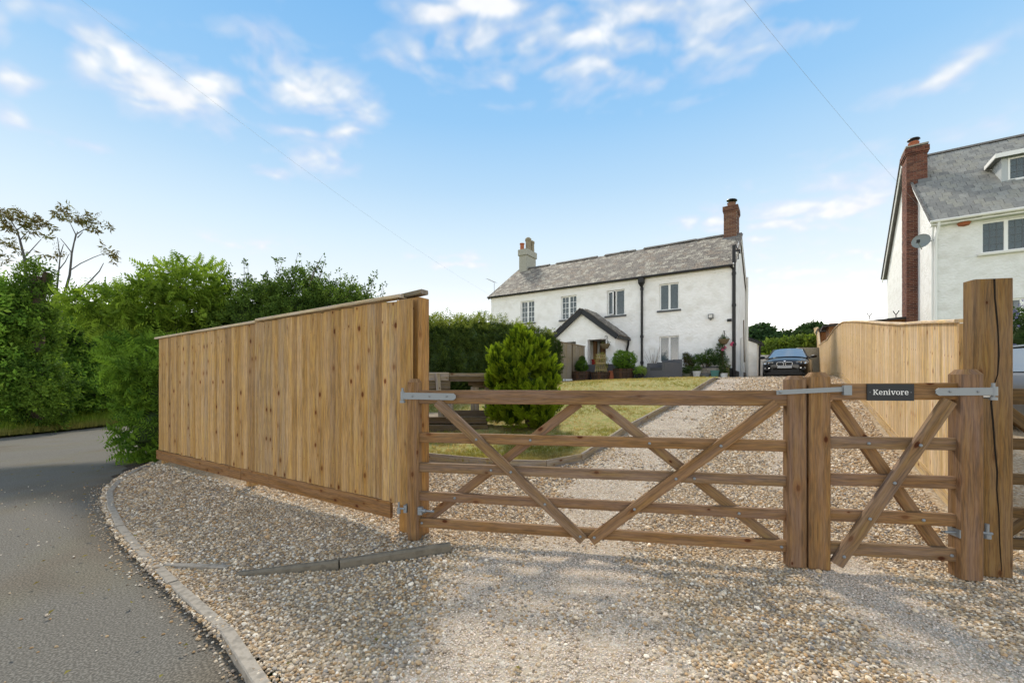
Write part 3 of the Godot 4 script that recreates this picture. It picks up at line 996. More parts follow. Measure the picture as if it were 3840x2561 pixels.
func gates() -> void:
	var turn := -0.1975
	var g := thing("field_gate", "wide five-bar timber gate across the drive", "gate", at3(-0.914, 3.756), turn)
	var gw := [M["gate1"], M["gate2"], M["gate3"]]
	var V := func(x: float, y: float, z: float) -> Vector3: return Vector3(x, y, z)
	# stiles: front face at z = 0
	beam(g, "stile", V.call(0.05, 0.0, -0.05), V.call(0.05, 1.40, -0.05), 0.10, 0.10, M["gate2"], Vector3.BACK, 0.012, 0.03)
	beam(g, "stile", V.call(3.060, 0.015, -0.05), V.call(3.060, 1.415, -0.05), 0.125, 0.10, M["gate1"], Vector3.BACK, 0.010, 0.03)
	var lev := [[1.242, 0.116], [0.888, 0.084], [0.627, 0.080], [0.377, 0.076], [0.145, 0.080]]
	for k in 5:
		beam(g, "rail", V.call(0.10, lev[k][0], -0.055), V.call(2.999, lev[k][0] + 0.006, -0.055), lev[k][1], 0.045 if k else 0.07, gw[k % 3], Vector3.BACK, 0.004)
	# braces before and behind the rails
	var zf := -0.012
	var zb := -0.100
	beam(g, "brace", V.call(0.275, 1.200, zf), V.call(1.515, 0.105, zf), 0.082, 0.040, M["gate3"], Vector3.BACK, 0.004)
	beam(g, "brace", V.call(1.575, 0.105, zf), V.call(2.925, 1.205, zf), 0.082, 0.040, M["gate2"], Vector3.BACK, 0.004)
	beam(g, "brace", V.call(1.48, 1.200, zb), V.call(0.16, 0.17, zb), 0.078, 0.040, M["gate1"], Vector3.BACK, 0.004)
	beam(g, "brace", V.call(1.63, 1.200, zb), V.call(3.00, 0.12, zb), 0.078, 0.040, M["gate3"], Vector3.BACK, 0.004)
	for k in [1, 2, 3]:
		var y: float = lev[k][0]
		bolt(g, V.call(lerpf(0.275, 1.515, (1.2 - y) / 1.095), y, 0.012))
		bolt(g, V.call(lerpf(2.925, 1.575, (1.205 - y) / 1.1), y, 0.012))
		bolt(g, V.call(lerpf(1.48, 0.16, (1.2 - y) / 1.03), y, -0.030))
		bolt(g, V.call(lerpf(1.63, 3.0, (1.2 - y) / 1.08), y, -0.030))
	bolt(g, V.call(1.49, 0.135, 0.012)); bolt(g, V.call(1.60, 0.135, 0.012))
	bolt(g, V.call(0.125, 0.145, -0.030)); bolt(g, V.call(2.965, 0.145, -0.030))
	# hinge band, lower hinge eye, throw-over latch
	var hb := strap(g, "hinge_band", -0.035, 0.425, 1.252, 1.246, 0.058, 0.002, 0.022)
	for x in [0.055, 0.21, 0.365]: turned(hb, "band_bolt", V.call(x, 1.25, 0.008), [[0.009, 0.0], [0.008, 0.005], [0.0, 0.007]], M["galv_dark"], 8, Basis(Vector3.RIGHT, PI / 2))
	turned(g, "hinge_eye", V.call(-0.042, 1.215, -0.004), [[0.0, 0.0], [0.018, 0.0], [0.018, 0.075], [0.0, 0.075]], M["galv"], 12)
	turned(g, "hinge_pin", V.call(-0.042, 1.190, -0.004), [[0.0, 0.0], [0.024, 0.0], [0.024, 0.02], [0.010, 0.021], [0.010, 0.13], [0.0, 0.13]], M["galv"], 12)
	blk(g, "hinge_plate", V.call(-0.030, 0.235, -0.055), V.call(-0.002, 0.30, 0.004), M["galv"])
	pipe(g, "hinge_rod", [V.call(-0.085, 0.27, 0.0), V.call(-0.02, 0.27, 0.0)], 0.010, M["galv"])
	turned(g, "hinge_pin", V.call(-0.075, 0.225, 0.0), [[0.0, 0.0], [0.016, 0.0], [0.016, 0.05], [0.009, 0.051], [0.009, 0.10], [0.0, 0.10]], M["galv"], 10)
	blk(g, "hinge_plate", V.call(0.1005, 0.225, -0.03), V.call(0.140, 0.29, 0.004), M["galv"])
	pipe(g, "hinge_rod", [V.call(0.12, 0.262, 0.0), V.call(0.25, 0.262, 0.0)], 0.010, M["galv"])
	turned(g, "hinge_nut", V.call(0.162, 0.262, 0.0), [[0.0, -0.013], [0.019, -0.013], [0.019, 0.013], [0.0, 0.013]], M["galv"], 6, Basis(Vector3.BACK, -PI / 2))
	strap(g, "latch_strap", 2.915, 3.37, 1.292, 1.318, 0.034, 0.010, 0.004)
	blk(g, "latch_catch", V.call(3.345, 1.275, 0.0), V.call(3.395, 1.345, 0.03), M["galv"])
	bolt(g, V.call(2.94, 1.294, 0.018))

	var p := thing("pedestrian_gate", "narrow timber hand gate with a black name plate", "gate", at3(-0.914, 3.756), turn)
	beam(p, "stile", V.call(3.208, 0.01, -0.05), V.call(3.208, 1.44, -0.05), 0.142, 0.10, M["gate2"], Vector3.BACK, 0.010, 0.035)
	beam(p, "stile", V.call(4.127, 0.02, -0.05), V.call(4.127, 1.455, -0.05), 0.13, 0.13, M["gate1"], Vector3.BACK, 0.010, 0.035)
	var lv := [[1.296, 0.118], [0.928, 0.085], [0.660, 0.086], [0.400, 0.086], [0.160, 0.090]]
	for k in 5:
		beam(p, "rail", V.call(3.28, lv[k][0], -0.055), V.call(4.063, lv[k][0] + 0.008, -0.055), lv[k][1], 0.045 if k else 0.07, gw[(k + 1) % 3], Vector3.BACK, 0.004)
	beam(p, "brace", V.call(3.315, 0.055, zf), V.call(4.005, 1.238, zf), 0.085, 0.040, M["gate3"], Vector3.BACK, 0.004)
	beam(p, "brace", V.call(3.335, 1.238, zb), V.call(4.045, 0.12, zb), 0.080, 0.040, M["gate2"], Vector3.BACK, 0.004)
	for k in [1, 2, 3]:
		var y: float = lv[k][0]
		bolt(p, V.call(lerpf(3.315, 4.005, (y - 0.055) / 1.183), y, 0.012))
		bolt(p, V.call(lerpf(3.335, 4.045, (1.238 - y) / 1.118), y, -0.030))
	bolt(p, V.call(3.355, 0.12, 0.012)); bolt(p, V.call(4.035, 0.165, -0.030))
	var band := strap(p, "hinge_band", 4.235, 3.925, 1.304, 1.300, 0.052, 0.017, 0.02)
	for x in [3.99, 4.15]: turned(band, "band_bolt", V.call(x, 1.302, 0.023), [[0.009, 0.0], [0.008, 0.005], [0.0, 0.007]], M["galv_dark"], 8, Basis(Vector3.RIGHT, PI / 2))
	turned(p, "hinge_eye", V.call(4.248, 1.275, 0.012), [[0.0, 0.0], [0.018, 0.0], [0.018, 0.06], [0.0, 0.06]], M["galv"], 12)
	blk(p, "hinge_plate", V.call(4.055, 0.30, -0.10), V.call(4.061, 0.355, 0.006), M["galv"])
	blk(p, "hinge_plate", V.call(4.061, 0.30, 0.001), V.call(4.115, 0.355, 0.006), M["galv"])
	pipe(p, "hinge_rod", [V.call(3.99, 0.327, -0.03), V.call(4.06, 0.327, -0.03)], 0.010, M["galv"])
	var plate := blk(p, "name_plate", V.call(3.510, 1.236, -0.019), V.call(3.797, 1.355, -0.009), M["slate_plate"])
	tag(plate, "black slate name plate with white lettering", "")
	var tm := TextMesh.new()
	var fnt := SystemFont.new()
	fnt.font_names = PackedStringArray(["Droid Serif"])
	tm.font = fnt
	tm.text = "Kenivore"
	tm.font_size = 64
	tm.pixel_size = 0.00079
	tm.depth = 0.002
	var lt := part(plate, "lettering", tm, M["white_paint"])
	lt.position = Vector3(3.6535, 1.295, -0.0075)
	for x in [3.528, 3.779]: turned(plate, "screw", V.call(x, 1.295, -0.009), [[0.004, 0.0], [0.0, 0.002]], M["galv_dark"], 8, Basis(Vector3.RIGHT, PI / 2))

	# big cracked post on the right
	var r := thing("gate_post", "massive square oak-coloured gate post with a long crack", "post", at3(-0.914, 3.756), turn)
	var mb := MB.new()
	mb.bar(Transform3D(Basis.IDENTITY, Vector3(4.348, 0.80, -0.175)), 0.232, 2.58, 0.11, 0.012, Vector2(0.13, 0.4))
	pmb(r, "post", mb, M["post_wood2"])
	# the crack: a dark wandering groove
	mb = MB.new()
	var pts := [[4.318, 2.088, 0.008], [4.322, 1.95, 0.007], [4.335, 1.80, 0.008], [4.342, 1.68, 0.006], [4.345, 1.55, 0.007], [4.338, 1.42, 0.005], [4.305, 1.30, 0.004], [4.300, 1.22, 0.008], [4.312, 1.08, 0.008], [4.322, 0.90, 0.007], [4.336, 0.74, 0.008], [4.333, 0.62, 0.006], [4.345, 0.45, 0.005], [4.350, 0.25, 0.005], [4.362, 0.05, 0.003]]
	for k in pts.size() - 1:
		var a: Array = pts[k]
		var b: Array = pts[k + 1]
		mb.quad(Vector3(a[0] + 0.028 - a[2] * 0.75, a[1], -0.1185), Vector3(a[0] + 0.028 + a[2] * 0.75, a[1], -0.1185), Vector3(b[0] + 0.028 + b[2] * 0.75, b[1], -0.1185), Vector3(b[0] + 0.028 - b[2] * 0.75, b[1], -0.1185), Vector3.BACK)
	pmb(r, "crack", mb, M["crack"])
	pipe(r, "hook_rod", [V.call(4.245, 1.262, -0.005), V.call(4.245, 1.262, -0.13)], 0.010, M["galv"])
	turned(r, "hook_pin", V.call(4.248, 1.245, 0.004), [[0.0, 0.0], [0.022, 0.0], [0.022, 0.02], [0.010, 0.021], [0.010, 0.115], [0.0, 0.115]], M["galv"], 10)
	blk(r, "hook_plate", V.call(4.190, 0.28, -0.118), V.call(4.225, 0.345, -0.06), M["galv"])
	pipe(r, "hook_rod", [V.call(4.215, 0.325, -0.08), V.call(4.305, 0.318, -0.08)], 0.010, M["galv"])
	turned(r, "hook_pin", V.call(4.275, 0.285, -0.08), [[0.0, 0.0], [0.022, 0.0], [0.022, 0.03], [0.012, 0.031], [0.012, 0.10], [0.0, 0.10]], M["galv"], 10)

	# neighbour's gate, of which the picture shows the end
	var n := thing("field_gate", "dark neighbouring timber gate behind the massive cracked post", "gate", at3(-0.914, 3.756), turn)
	for k in 5:
		beam(n, "rail", V.call(4.52, lev[k][0] + 0.02, -0.40), V.call(6.9, lev[k][0], -0.40), lev[k][1], 0.045, M["gate_dark"], Vector3.BACK, 0.004)
	beam(n, "stile", V.call(4.54, 0.02, -0.40), V.call(4.54, 1.36, -0.40), 0.07, 0.08, M["gate_dark"], Vector3.BACK, 0.008)
	beam(n, "stile", V.call(6.95, 0.02, -0.40), V.call(6.95, 1.40, -0.40), 0.12, 0.09, M["gate_dark"], Vector3.BACK, 0.008)
	beam(n, "brace", V.call(4.55, 1.20, -0.36), V.call(5.8, 0.1, -0.36), 0.08, 0.04, M["gate_dark"], Vector3.BACK, 0.004)
	beam(n, "brace", V.call(4.56, 0.15, -0.44), V.call(5.8, 1.2, -0.44), 0.08, 0.04, M["gate_dark"], Vector3.BACK, 0.004)


func edgings() -> void:
	# concrete edging between lane and gravel, stone by stone
	var t := thing("kerb_edging", "pale concrete edging curving between lane and gravel", "kerb", at3(-1.0, 1.92))
	var d := 0.9
	var k := 0
	while d < 8.2:
		var a := Vector2(kerb_x(d), d)
		var step := 0.05
		var e := a
		while e.distance_to(a) < 0.9 and step < 1.2:
			step += 0.02
			e = Vector2(kerb_x(d + step), d + step)
		var ya := 0.004 + rng.randf_range(-0.004, 0.004) + ground_y(a.x, a.y)
		var p := Vector3(a.x + 1.0, ya - 0.06, -a.y + 1.92)
		var q := Vector3(e.x + 1.0, ya - 0.06 + rng.randf_range(-0.003, 0.003), -e.y + 1.92)
		var gap := (q - p).normalized() * 0.009
		# three short lengths so that each stone follows the curve
		beam(t, "edging_stone", p + gap, q - gap, 0.062, 0.15, M["concrete"], Vector3.UP, 0.006)
		d += step
		k += 1
	var u := thing("sunken_kerb", "mossy dark kerb stones sunk in gravel before the gate post", "kerb", at3(-1.4, 3.2))
	var ps := [[-1.95, 3.06, 0.012], [-1.28, 3.20, 0.045], [-0.50, 3.50, 0.062]]
	for i in 2:
		var a: Array = ps[i]
		var b: Array = ps[i + 1]
		var mb := MB.new()
		var p := Vector3(a[0] + 1.4, a[2] - 0.055, -a[1] + 3.2)
		var q := Vector3(b[0] + 1.4, b[2] - 0.055, -b[1] + 3.2)
		beam(u, "kerb_stone", p + (q - p).normalized() * 0.006, q, 0.06, 0.13, M["mossy"], Vector3(0.0, 1, -0.06 + 0.1 * i), 0.014)
	var w := thing("sunken_kerb", "flush pale kerb strip in the gravel beside the lane edging", "kerb", at3(-2.3, 3.2))
	beam(w, "kerb_stone", Vector3(-0.30, -0.03, -0.02), Vector3(0.22, -0.032, 0.02), 0.05, 0.10, M["concrete"], Vector3.UP, 0.006)
	# boards round the lawn
	var l := thing("lawn_edging", "low timber edging boards between lawn and drive", "edging", at3(0.95, 5.95))
	var line := [[-3.2, 6.85], [-1.19, 6.17], [-0.18, 5.78], [0.45, 5.68], [0.95, 5.92], [1.98, 7.46], [3.46, 9.40], [4.7, 11.15], [5.92, 12.88], [6.3, 13.4]]
	for i in line.size() - 1:
		var a: Array = line[i]
		var b: Array = line[i + 1]
		var p := Vector3(a[0] - 0.95, ground_y(a[0], a[1]) + 0.045, -a[1] + 5.95)
		var q := Vector3(b[0] - 0.95, ground_y(b[0], b[1]) + 0.045, -b[1] + 5.95)
		beam(l, "edging_board", p, q, 0.035, 0.15, M["weather3"], Vector3.UP, 0.004)


# ---------------------------------------------------------------- houses
# a wall in the plane z = z0 (outside towards +z) with openings [x0, x1, y0, y1] and reveals of depth dep
func holed(mb: MB, x0: float, x1: float, y0: float, y1: float, holes: Array, z0: float, dep: float) -> void:
	var xs := [x0, x1]
	var ys := [y0, y1]
	for h in holes:
		xs.append(h[0]); xs.append(h[1]); ys.append(h[2]); ys.append(h[3])
	xs.sort(); ys.sort()
	for i in xs.size() - 1:
		for j in ys.size() - 1:
			if xs[i + 1] - xs[i] < 1e-4 or ys[j + 1] - ys[j] < 1e-4: continue
			var c := Vector2((xs[i] + xs[i + 1]) * 0.5, (ys[j] + ys[j + 1]) * 0.5)
			var open := false
			for h in holes:
				if c.x > h[0] and c.x < h[1] and c.y > h[2] and c.y < h[3]: open = true
			if not open:
				mb.quad(Vector3(xs[i], ys[j], z0), Vector3(xs[i + 1], ys[j], z0), Vector3(xs[i + 1], ys[j + 1], z0), Vector3(xs[i], ys[j + 1], z0), Vector3.BACK)
	for h in holes:
		var a := Vector3(h[0], h[2], z0)
		var b := Vector3(h[1], h[2], z0)
		var c := Vector3(h[1], h[3], z0)
		var d := Vector3(h[0], h[3], z0)
		var f := Vector3(0, 0, -dep)
		mb.quad(a, b, b + f, a + f, Vector3.UP)
		mb.quad(d, c, c + f, d + f, Vector3.DOWN)
		mb.quad(a, d, d + f, a + f, Vector3.RIGHT)
		mb.quad(b, c, c + f, b + f, Vector3.LEFT)


# a casement window filling an opening; lights = panes across, bars = [columns, rows] in each light
func window(parent: Node3D, x0: float, x1: float, y0: float, y1: float, z: float, lights: int, bars: Array, frame_m: Material, bar_m: Material, barw: float, sill_m: Material = null, fw := 0.055, ajar := -1) -> void:
	var mb := MB.new()
	var add := func(a: Vector3, b: Vector3) -> void: mb.box(Transform3D(Basis.IDENTITY, (a + b) * 0.5), b - a)
	add.call(Vector3(x0, y0, z - 0.05), Vector3(x0 + fw, y1, z))
	add.call(Vector3(x1 - fw, y0, z - 0.05), Vector3(x1, y1, z))
	add.call(Vector3(x0 + fw, y0, z - 0.048), Vector3(x1 - fw, y0 + fw, z - 0.002))
	add.call(Vector3(x0 + fw, y1 - fw, z - 0.048), Vector3(x1 - fw, y1, z - 0.002))
	var f := MeshInstance3D.new()
	f.name = "window"
	parent.add_child(f, true)
	var wl := (x1 - x0 - fw * 2.0) / lights
	for k in range(1, lights):
		var xm := x0 + fw + wl * k
		add.call(Vector3(xm - fw * 0.8, y0 + fw, z - 0.046), Vector3(xm + fw * 0.8, y1 - fw, z - 0.001))
	f.mesh = mb.mesh()
	f.material_override = frame_m
	for k in lights:
		var a := x0 + fw + wl * k + (0.0 if k == 0 else fw * 0.8)
		var b := x0 + fw + wl * (k + 1) - (0.0 if k == lights - 1 else fw * 0.8)
		var t := Transform3D.IDENTITY
		if k == ajar:
			t = Transform3D(Basis(Vector3.UP, deg_to_rad(-24.0)), Vector3(a, 0, z)) * Transform3D(Basis.IDENTITY, Vector3(-a, 0, -z))
			# the open sash carries a frame of its own
			var sm := MB.new()
			for e in [[a, a + 0.05, y0 + fw, y1 - fw], [b - 0.05, b, y0 + fw, y1 - fw]]:
				sm.box(Transform3D(Basis.IDENTITY, Vector3((e[0] + e[1]) * 0.5, (e[2] + e[3]) * 0.5, z + 0.01)), Vector3(e[1] - e[0], e[3] - e[2], 0.04))
			for e in [y0 + fw + 0.025, y1 - fw - 0.025]:
				sm.box(Transform3D(Basis.IDENTITY, Vector3((a + b) * 0.5, e, z + 0.01)), Vector3(b - a - 0.1, 0.05, 0.038))
			part(f, "open_sash", sm.mesh(), frame_m, t)
		var gm := MB.new()
		gm.box(Transform3D(Basis.IDENTITY, Vector3((a + b) * 0.5, (y0 + y1) * 0.5, z - 0.027)), Vector3(b - a, y1 - y0 - fw * 2.0, 0.006))
		part(f, "pane", gm.mesh(), M["pane"], t)
		if bars[0] > 1 or bars[1] > 1:
			var bm := MB.new()
			for c in range(1, bars[0]):
				var xb := lerpf(a, b, float(c) / bars[0])
				bm.box(Transform3D(Basis.IDENTITY, Vector3(xb, (y0 + y1) * 0.5, z - 0.016)), Vector3(barw, y1 - y0 - fw * 2.0, 0.016))
			for r in range(1, bars[1]):
				var yb := lerpf(y0 + fw, y1 - fw, float(r) / bars[1])
				bm.box(Transform3D(Basis.IDENTITY, Vector3((a + b) * 0.5, yb, z - 0.016)), Vector3(b - a, barw, 0.0145))
			part(f, "glazing_bar", bm.mesh(), bar_m)
	if sill_m:
		blk(f, "sill", Vector3(x0 - 0.09, y0 - 0.075, z - 0.06), Vector3(x1 + 0.09, y0 - 0.002, z + 0.175), sill_m)


# courses of slates on a sloping plane; o lower left corner, ux along the eaves, uy up the slope
func slates(parent: Node3D, o: Vector3, ux: Vector3, uy: Vector3, wid: float, lng: float, sw: float, ex: float, mats: Array, most: int, keep = null, thick := 0.013) -> void:
	var nn := ux.cross(uy).normalized()
	if nn.y < 0.0: nn = -nn
	var meshes := []
	for k in 4:
		var mb := MB.new()
		mb.box(Transform3D.IDENTITY, Vector3(sw - [0.008, 0.012, 0.006, 0.010][k], ex * 1.75, thick * [0.9, 1.1, 0.8, 1.25][k]), Vector2(k * 0.4, k * 0.7))
		meshes.append(mb.mesh())
	var list := []
	var rows := int(lng / ex)
	var cols := int(wid / sw) + 1
	for r in rows:
		for c in cols:
			var x := (c + (0.5 if r % 2 else 0.0)) * sw + sw * 0.5
			if x > wid + sw * 0.1: continue
			var y := r * ex + ex * 0.80
			var tilt := Basis(ux, uy, nn) * Basis(Vector3.RIGHT, deg_to_rad(2.6)) * Basis(Vector3.BACK, deg_to_rad(rng.randf_range(-0.6, 0.6)))
			var p := o + ux * minf(x, wid - sw * 0.3) + uy * (y + rng.randf_range(-0.012, 0.012)) + nn * rng.randf_range(0.012, 0.026)
			if keep != null and not keep.call(p): continue
			list.append([parent.transform * p, Transform3D(tilt, p), rng.randi() % 4, rng.randi() % mats.size()])
	list.sort_custom(func(a, b): return a[0].distance_squared_to(Vector3(0, 1.35, 0)) < b[0].distance_squared_to(Vector3(0, 1.35, 0)))
	var rest := []
	for k in mats.size(): rest.append(MB.new())
	for i in list.size():
		var e: Array = list[i]
		if i < most:
			part(parent, "slate", meshes[e[2]], mats[e[3]], e[1])
		else:
			rest[e[3]].box(e[1], Vector3(sw - 0.009, ex * 1.75, thick))
	for k in mats.size():
		if rest[k].v.size():
			pmb(parent, "slates", rest[k], mats[k]).set_meta("kind", "stuff")


# a brick stack: the faces in view, course by course, round a mortar core
func bricks(parent: Node3D, lo: Vector3, hi: Vector3, y_top_parts: float, most: int, mats: Array, flare := 0.0) -> int:
	var ch := 0.075
	var n := int((hi.y - lo.y) / ch)
	var made := 0
	var head := MB.new(); head.box(Transform3D.IDENTITY, Vector3(0.205, 0.065, 0.1))
	var m1 := head.mesh()
	var m2b := MB.new(); m2b.box(Transform3D.IDENTITY, Vector3(0.1, 0.065, 0.205))
	var m2 := m2b.mesh()
	var rest := []
	for k in mats.size(): rest.append(MB.new())
	for r in range(n - 1, -1, -1):
		var y := lo.y + (r + 0.5) * ch
		var out := flare if (r >= n - 4) else 0.0
		if r == n - 4: out = flare * 0.5
		var sh := 0.11 if r % 2 else 0.0
		for side in 4:
			var a := lo.x - out if side < 2 else lo.z - out
			var b := hi.x + out if side < 2 else hi.z + out
			var x := a - sh + 0.006
			while x < b - 0.02:
				var x0 := maxf(x, a)
				var x1 := minf(x + 0.215, b) - 0.010
				x += 0.225 if false else 0.215
				if x1 - x0 < 0.03: continue
				var ctr := Vector3.ZERO
				var size := Vector3.ZERO
				var j := rng.randf_range(-0.004, 0.004)
				match side:
					0: ctr = Vector3((x0 + x1) * 0.5, y, hi.z + out - 0.05 + j); size = Vector3(x1 - x0, 0.065, 0.1)
					1: ctr = Vector3((x0 + x1) * 0.5, y, lo.z - out + 0.05 + j); size = Vector3(x1 - x0, 0.065, 0.1)
					2: ctr = Vector3(lo.x - out + 0.05 + j, y, (x0 + x1) * 0.5); size = Vector3(0.1, 0.0648, x1 - x0)
					3: ctr = Vector3(hi.x + out - 0.05 + j, y, (x0 + x1) * 0.5); size = Vector3(0.1, 0.0648, x1 - x0)
				var mk := rng.randi() % mats.size()
				if made < most and side != 1:
					var full: Vector3 = Vector3(0.205, 0.065, 0.1) if side < 2 else Vector3(0.1, 0.065, 0.205)
					part(parent, "brick", m1 if side < 2 else m2, mats[mk], Transform3D(Basis.from_scale(size / full), ctr))
					made += 1
				else:
					rest[mk].box(Transform3D(Basis.IDENTITY, ctr), size)
	for k in mats.size():
		if rest[k].v.size():
			pmb(parent, "bricks", rest[k], mats[k]).set_meta("kind", "stuff")
	return made


func cottage() -> void:
	var h := thing("cottage", "white rendered two-storey cottage with mossy slate roof and gabled porch", "house", HO, HT)
	var wm: Material = M["render"]
	var gy := 1.0
	var ey := 6.32
	var wins := [[-10.25, -9.39, 4.65, 5.83], [-7.82, -6.95, 4.63, 5.83], [-5.38, -4.51, 4.62, 5.83], [-2.92, -2.08, 4.65, 5.84], [-2.92, -2.07, 2.34, 3.50]]
	var mb := MB.new()
	var holes := wins.duplicate()
	holes.append([-5.75, -4.85, 1.62, 3.55])
	holed(mb, -12.2, 0.0, gy, ey, holes, 0.0, 0.16)
	pmb(h, "wall", mb, wm)
	mb = MB.new()
	var ap := Vector3(0, 8.42, -3.05)
	for x in [0.0, -12.2]:
		var o := Vector3.RIGHT if x == 0.0 else Vector3.LEFT
		mb.quad(Vector3(x, gy, 0), Vector3(x, gy, -6.1), Vector3(x, ey, -6.1), Vector3(x, ey, 0), o)
		mb.flat(Vector3(x, ey, 0), Vector3(x, ey, -6.1), Vector3(x, 8.42, -3.05), o)
	mb.quad(Vector3(-12.2, gy, -6.1), Vector3(0, gy, -6.1), Vector3(0, ey, -6.1), Vector3(-12.2, ey, -6.1), Vector3.FORWARD)
	pmb(h, "wall", mb, wm)
	# floors and back partition keep the rooms dark
	blk(h, "inner_floor", Vector3(-12.1, 3.9, -6.0), Vector3(-0.1, 4.1, -0.2), M["plaster"])
	blk(h, "inner_wall", Vector3(-12.1, 1.2, -3.4), Vector3(-0.1, 6.2, -3.3), M["plaster"])
	blk(h, "ceiling", Vector3(-12.15, 6.2, -6.0), Vector3(-0.05, 6.28, -0.1), M["plaster"])
	# eaves band and dark plinth
	blk(h, "eaves_band", Vector3(-12.2, 6.03, 0.001), Vector3(-0.004, 6.31, 0.022), wm)
	blk(h, "plinth", Vector3(-4.3, 1.2, 0.001), Vector3(0.018, 2.03, 0.02), M["black_paint"])
	blk(h, "plinth", Vector3(0.001, 1.2, -2.7), Vector3(0.022, 1.95, 0.0), M["black_paint"])
	blk(h, "plinth", Vector3(0.001, 1.2, -6.1), Vector3(0.022, 1.98, -5.0), M["black_paint"])
	# roof
	mb = MB.new()
	var sl := Vector2(2.12, 3.05)  # rise, run
	for s in [1.0, -1.0]:
		var z0 := 0.16 if s > 0.0 else -6.26
		var y0 := ey - 0.09
		mb.quad(Vector3(-12.34, y0, z0), Vector3(0.10, y0, z0), Vector3(0.10, 8.45, -3.05), Vector3(-12.34, 8.45, -3.05), Vector3(0, 1, s))
	mb.quad(Vector3(-12.34, 6.2, 0.15), Vector3(0.10, 6.2, 0.15), Vector3(0.10, 6.2, -0.05), Vector3(-12.34, 6.2, -0.05), Vector3.DOWN)
	var roof := pmb(h, "roof", mb, M["slate3"])
	var uy := Vector3(0, 8.45 - (ey - 0.09), -3.21).normalized()
	slates(h, Vector3(-12.36, ey - 0.10, 0.19), Vector3.RIGHT, uy, 12.48, 3.88, 0.24, 0.20, [M["slate1"], M["slate2"], M["slate3"], M["slate4"], M["slate5"], M["slate6"]], 300, null, 0.016)
	for k in 27:
		var x := -12.0 + k * 0.43
		if k in [5, 12, 17]: continue
		var rb := MB.new()
		for s in [1.0, -1.0]:
			rb.box(Transform3D(Basis(Vector3.RIGHT, s * 0.62), Vector3(0.0, 0.0, s * 0.075)), Vector3(0.425, 0.02, 0.19))
		part(h, "ridge_tile", rb.mesh(), M["ridge"], Transform3D(Basis(Vector3.BACK, rng.randf_range(-0.008, 0.008)), Vector3(x, 8.50 + rng.randf_range(-0.012, 0.012), -3.05)))
	# verge boards on both gables
	for s in [1.0, -1.0]:
		for x in [0.07, -12.31]:
			beam(h, "verge_board", Vector3(x, 6.20, -3.05 + s * 3.2), Vector3(x, 8.38, -3.05), 0.17, 0.03, M["white_paint"] if x > 0.0 else M["grey_wood"], Vector3.RIGHT, 0.003)
	pipe(h, "gutter", [Vector3(-12.3, 6.245, 0.225), Vector3(0.06, 6.215, 0.225)], 0.045, M["black_paint"])
	# windows
	var bm: Material = M["white_paint"]
	window(h, wins[0][0], wins[0][1], wins[0][2], wins[0][3], -0.09, 2, [2, 4], bm, bm, 0.022, M["sill"])
	window(h, wins[1][0], wins[1][1], wins[1][2], wins[1][3], -0.09, 2, [2, 4], bm, bm, 0.022, M["sill"])
	window(h, wins[2][0], wins[2][1], wins[2][2], wins[2][3], -0.09, 2, [1, 1], bm, bm, 0.0, M["sill"], 0.05, 0)
	window(h, wins[3][0], wins[3][1], wins[3][2], wins[3][3], -0.09, 2, [1, 1], bm, bm, 0.0, M["sill"])
	window(h, wins[4][0], wins[4][1], wins[4][2], wins[4][3], -0.09, 2, [1, 1], bm, bm, 0.0, M["sill"])
	for w in [wins[0], wins[1], wins[3]]:
		for s in [0, 1]:
			var cx: float = w[0] + 0.10 if s == 0 else w[1] - 0.24
			var cm := MB.new()
			for q in 5: cm.tube([Vector3(cx + q * 0.035, w[2], -0.28 - (q % 2) * 0.03), Vector3(cx + q * 0.035, w[3], -0.28 - (q % 2) * 0.03)], [0.025, 0.022], 6, false)
			pmb(h, "curtain", cm, M["curtain"])
	# chimneys
	bricks(h, Vector3(-0.62, 7.75, -3.62), Vector3(-0.06, 9.72, -2.62), 0.0, 300, [M["brick1"], M["brick2"], M["brick3"], M["brick4"]], 0.045)
	var core := blk(h, "chimney", Vector3(-0.61, 7.5, -3.61), Vector3(-0.07, 9.70, -2.63), M["mortar"])
	tag(core, "brick chimney stack at the right gable", "")
	blk(core, "flashing", Vector3(-0.67, 7.7, -3.68), Vector3(-0.01, 8.22, -2.57), M["lead"])
	turned(core, "chimney_pot", Vector3(-0.34, 9.70, -3.1), [[0.24, 0.0], [0.22, 0.10], [0.18, 0.13], [0.18, 0.26], [0.20, 0.28], [0.15, 0.29]], M["brick3"], 14)
	turned(core, "cowl", Vector3(-0.34, 9.98, -3.1), [[0.05, 0.0], [0.05, 0.09], [0.24, 0.11], [0.22, 0.15], [0.05, 0.20], [0.0, 0.20]], M["black_paint"], 14, Basis(Vector3.BACK, -0.12))
	# rendered chimney on the far gable
	mb = MB.new()
	mb.bar(Transform3D(Basis.IDENTITY, Vector3(-11.78, 8.25, -3.3)), 0.55, 2.05, 1.15, 0.02)
	var c2 := pmb(h, "chimney", mb, M["old_render"])
	tag(c2, "grey rendered chimney stack at the far gable", "")
	mb = MB.new()
	mb.bar(Transform3D(Basis.IDENTITY, Vector3(-11.78, 9.45, -3.3)), 0.66, 0.36, 1.28, 0.03)
	pmb(c2, "chimney_cap", mb, M["old_render"])
	turned(c2, "chimney_pot", Vector3(-11.90, 9.62, -2.85), [[0.13, 0.0], [0.12, 0.34], [0.15, 0.36], [0.15, 0.42], [0.10, 0.43]], M["terracotta"], 12)
	turned(c2, "chimney_pot", Vector3(-11.70, 9.62, -3.25), [[0.19, 0.0], [0.16, 0.30], [0.17, 0.62], [0.20, 0.66], [0.19, 0.78], [0.10, 0.86], [0.0, 0.88]], M["old_pot"], 12)
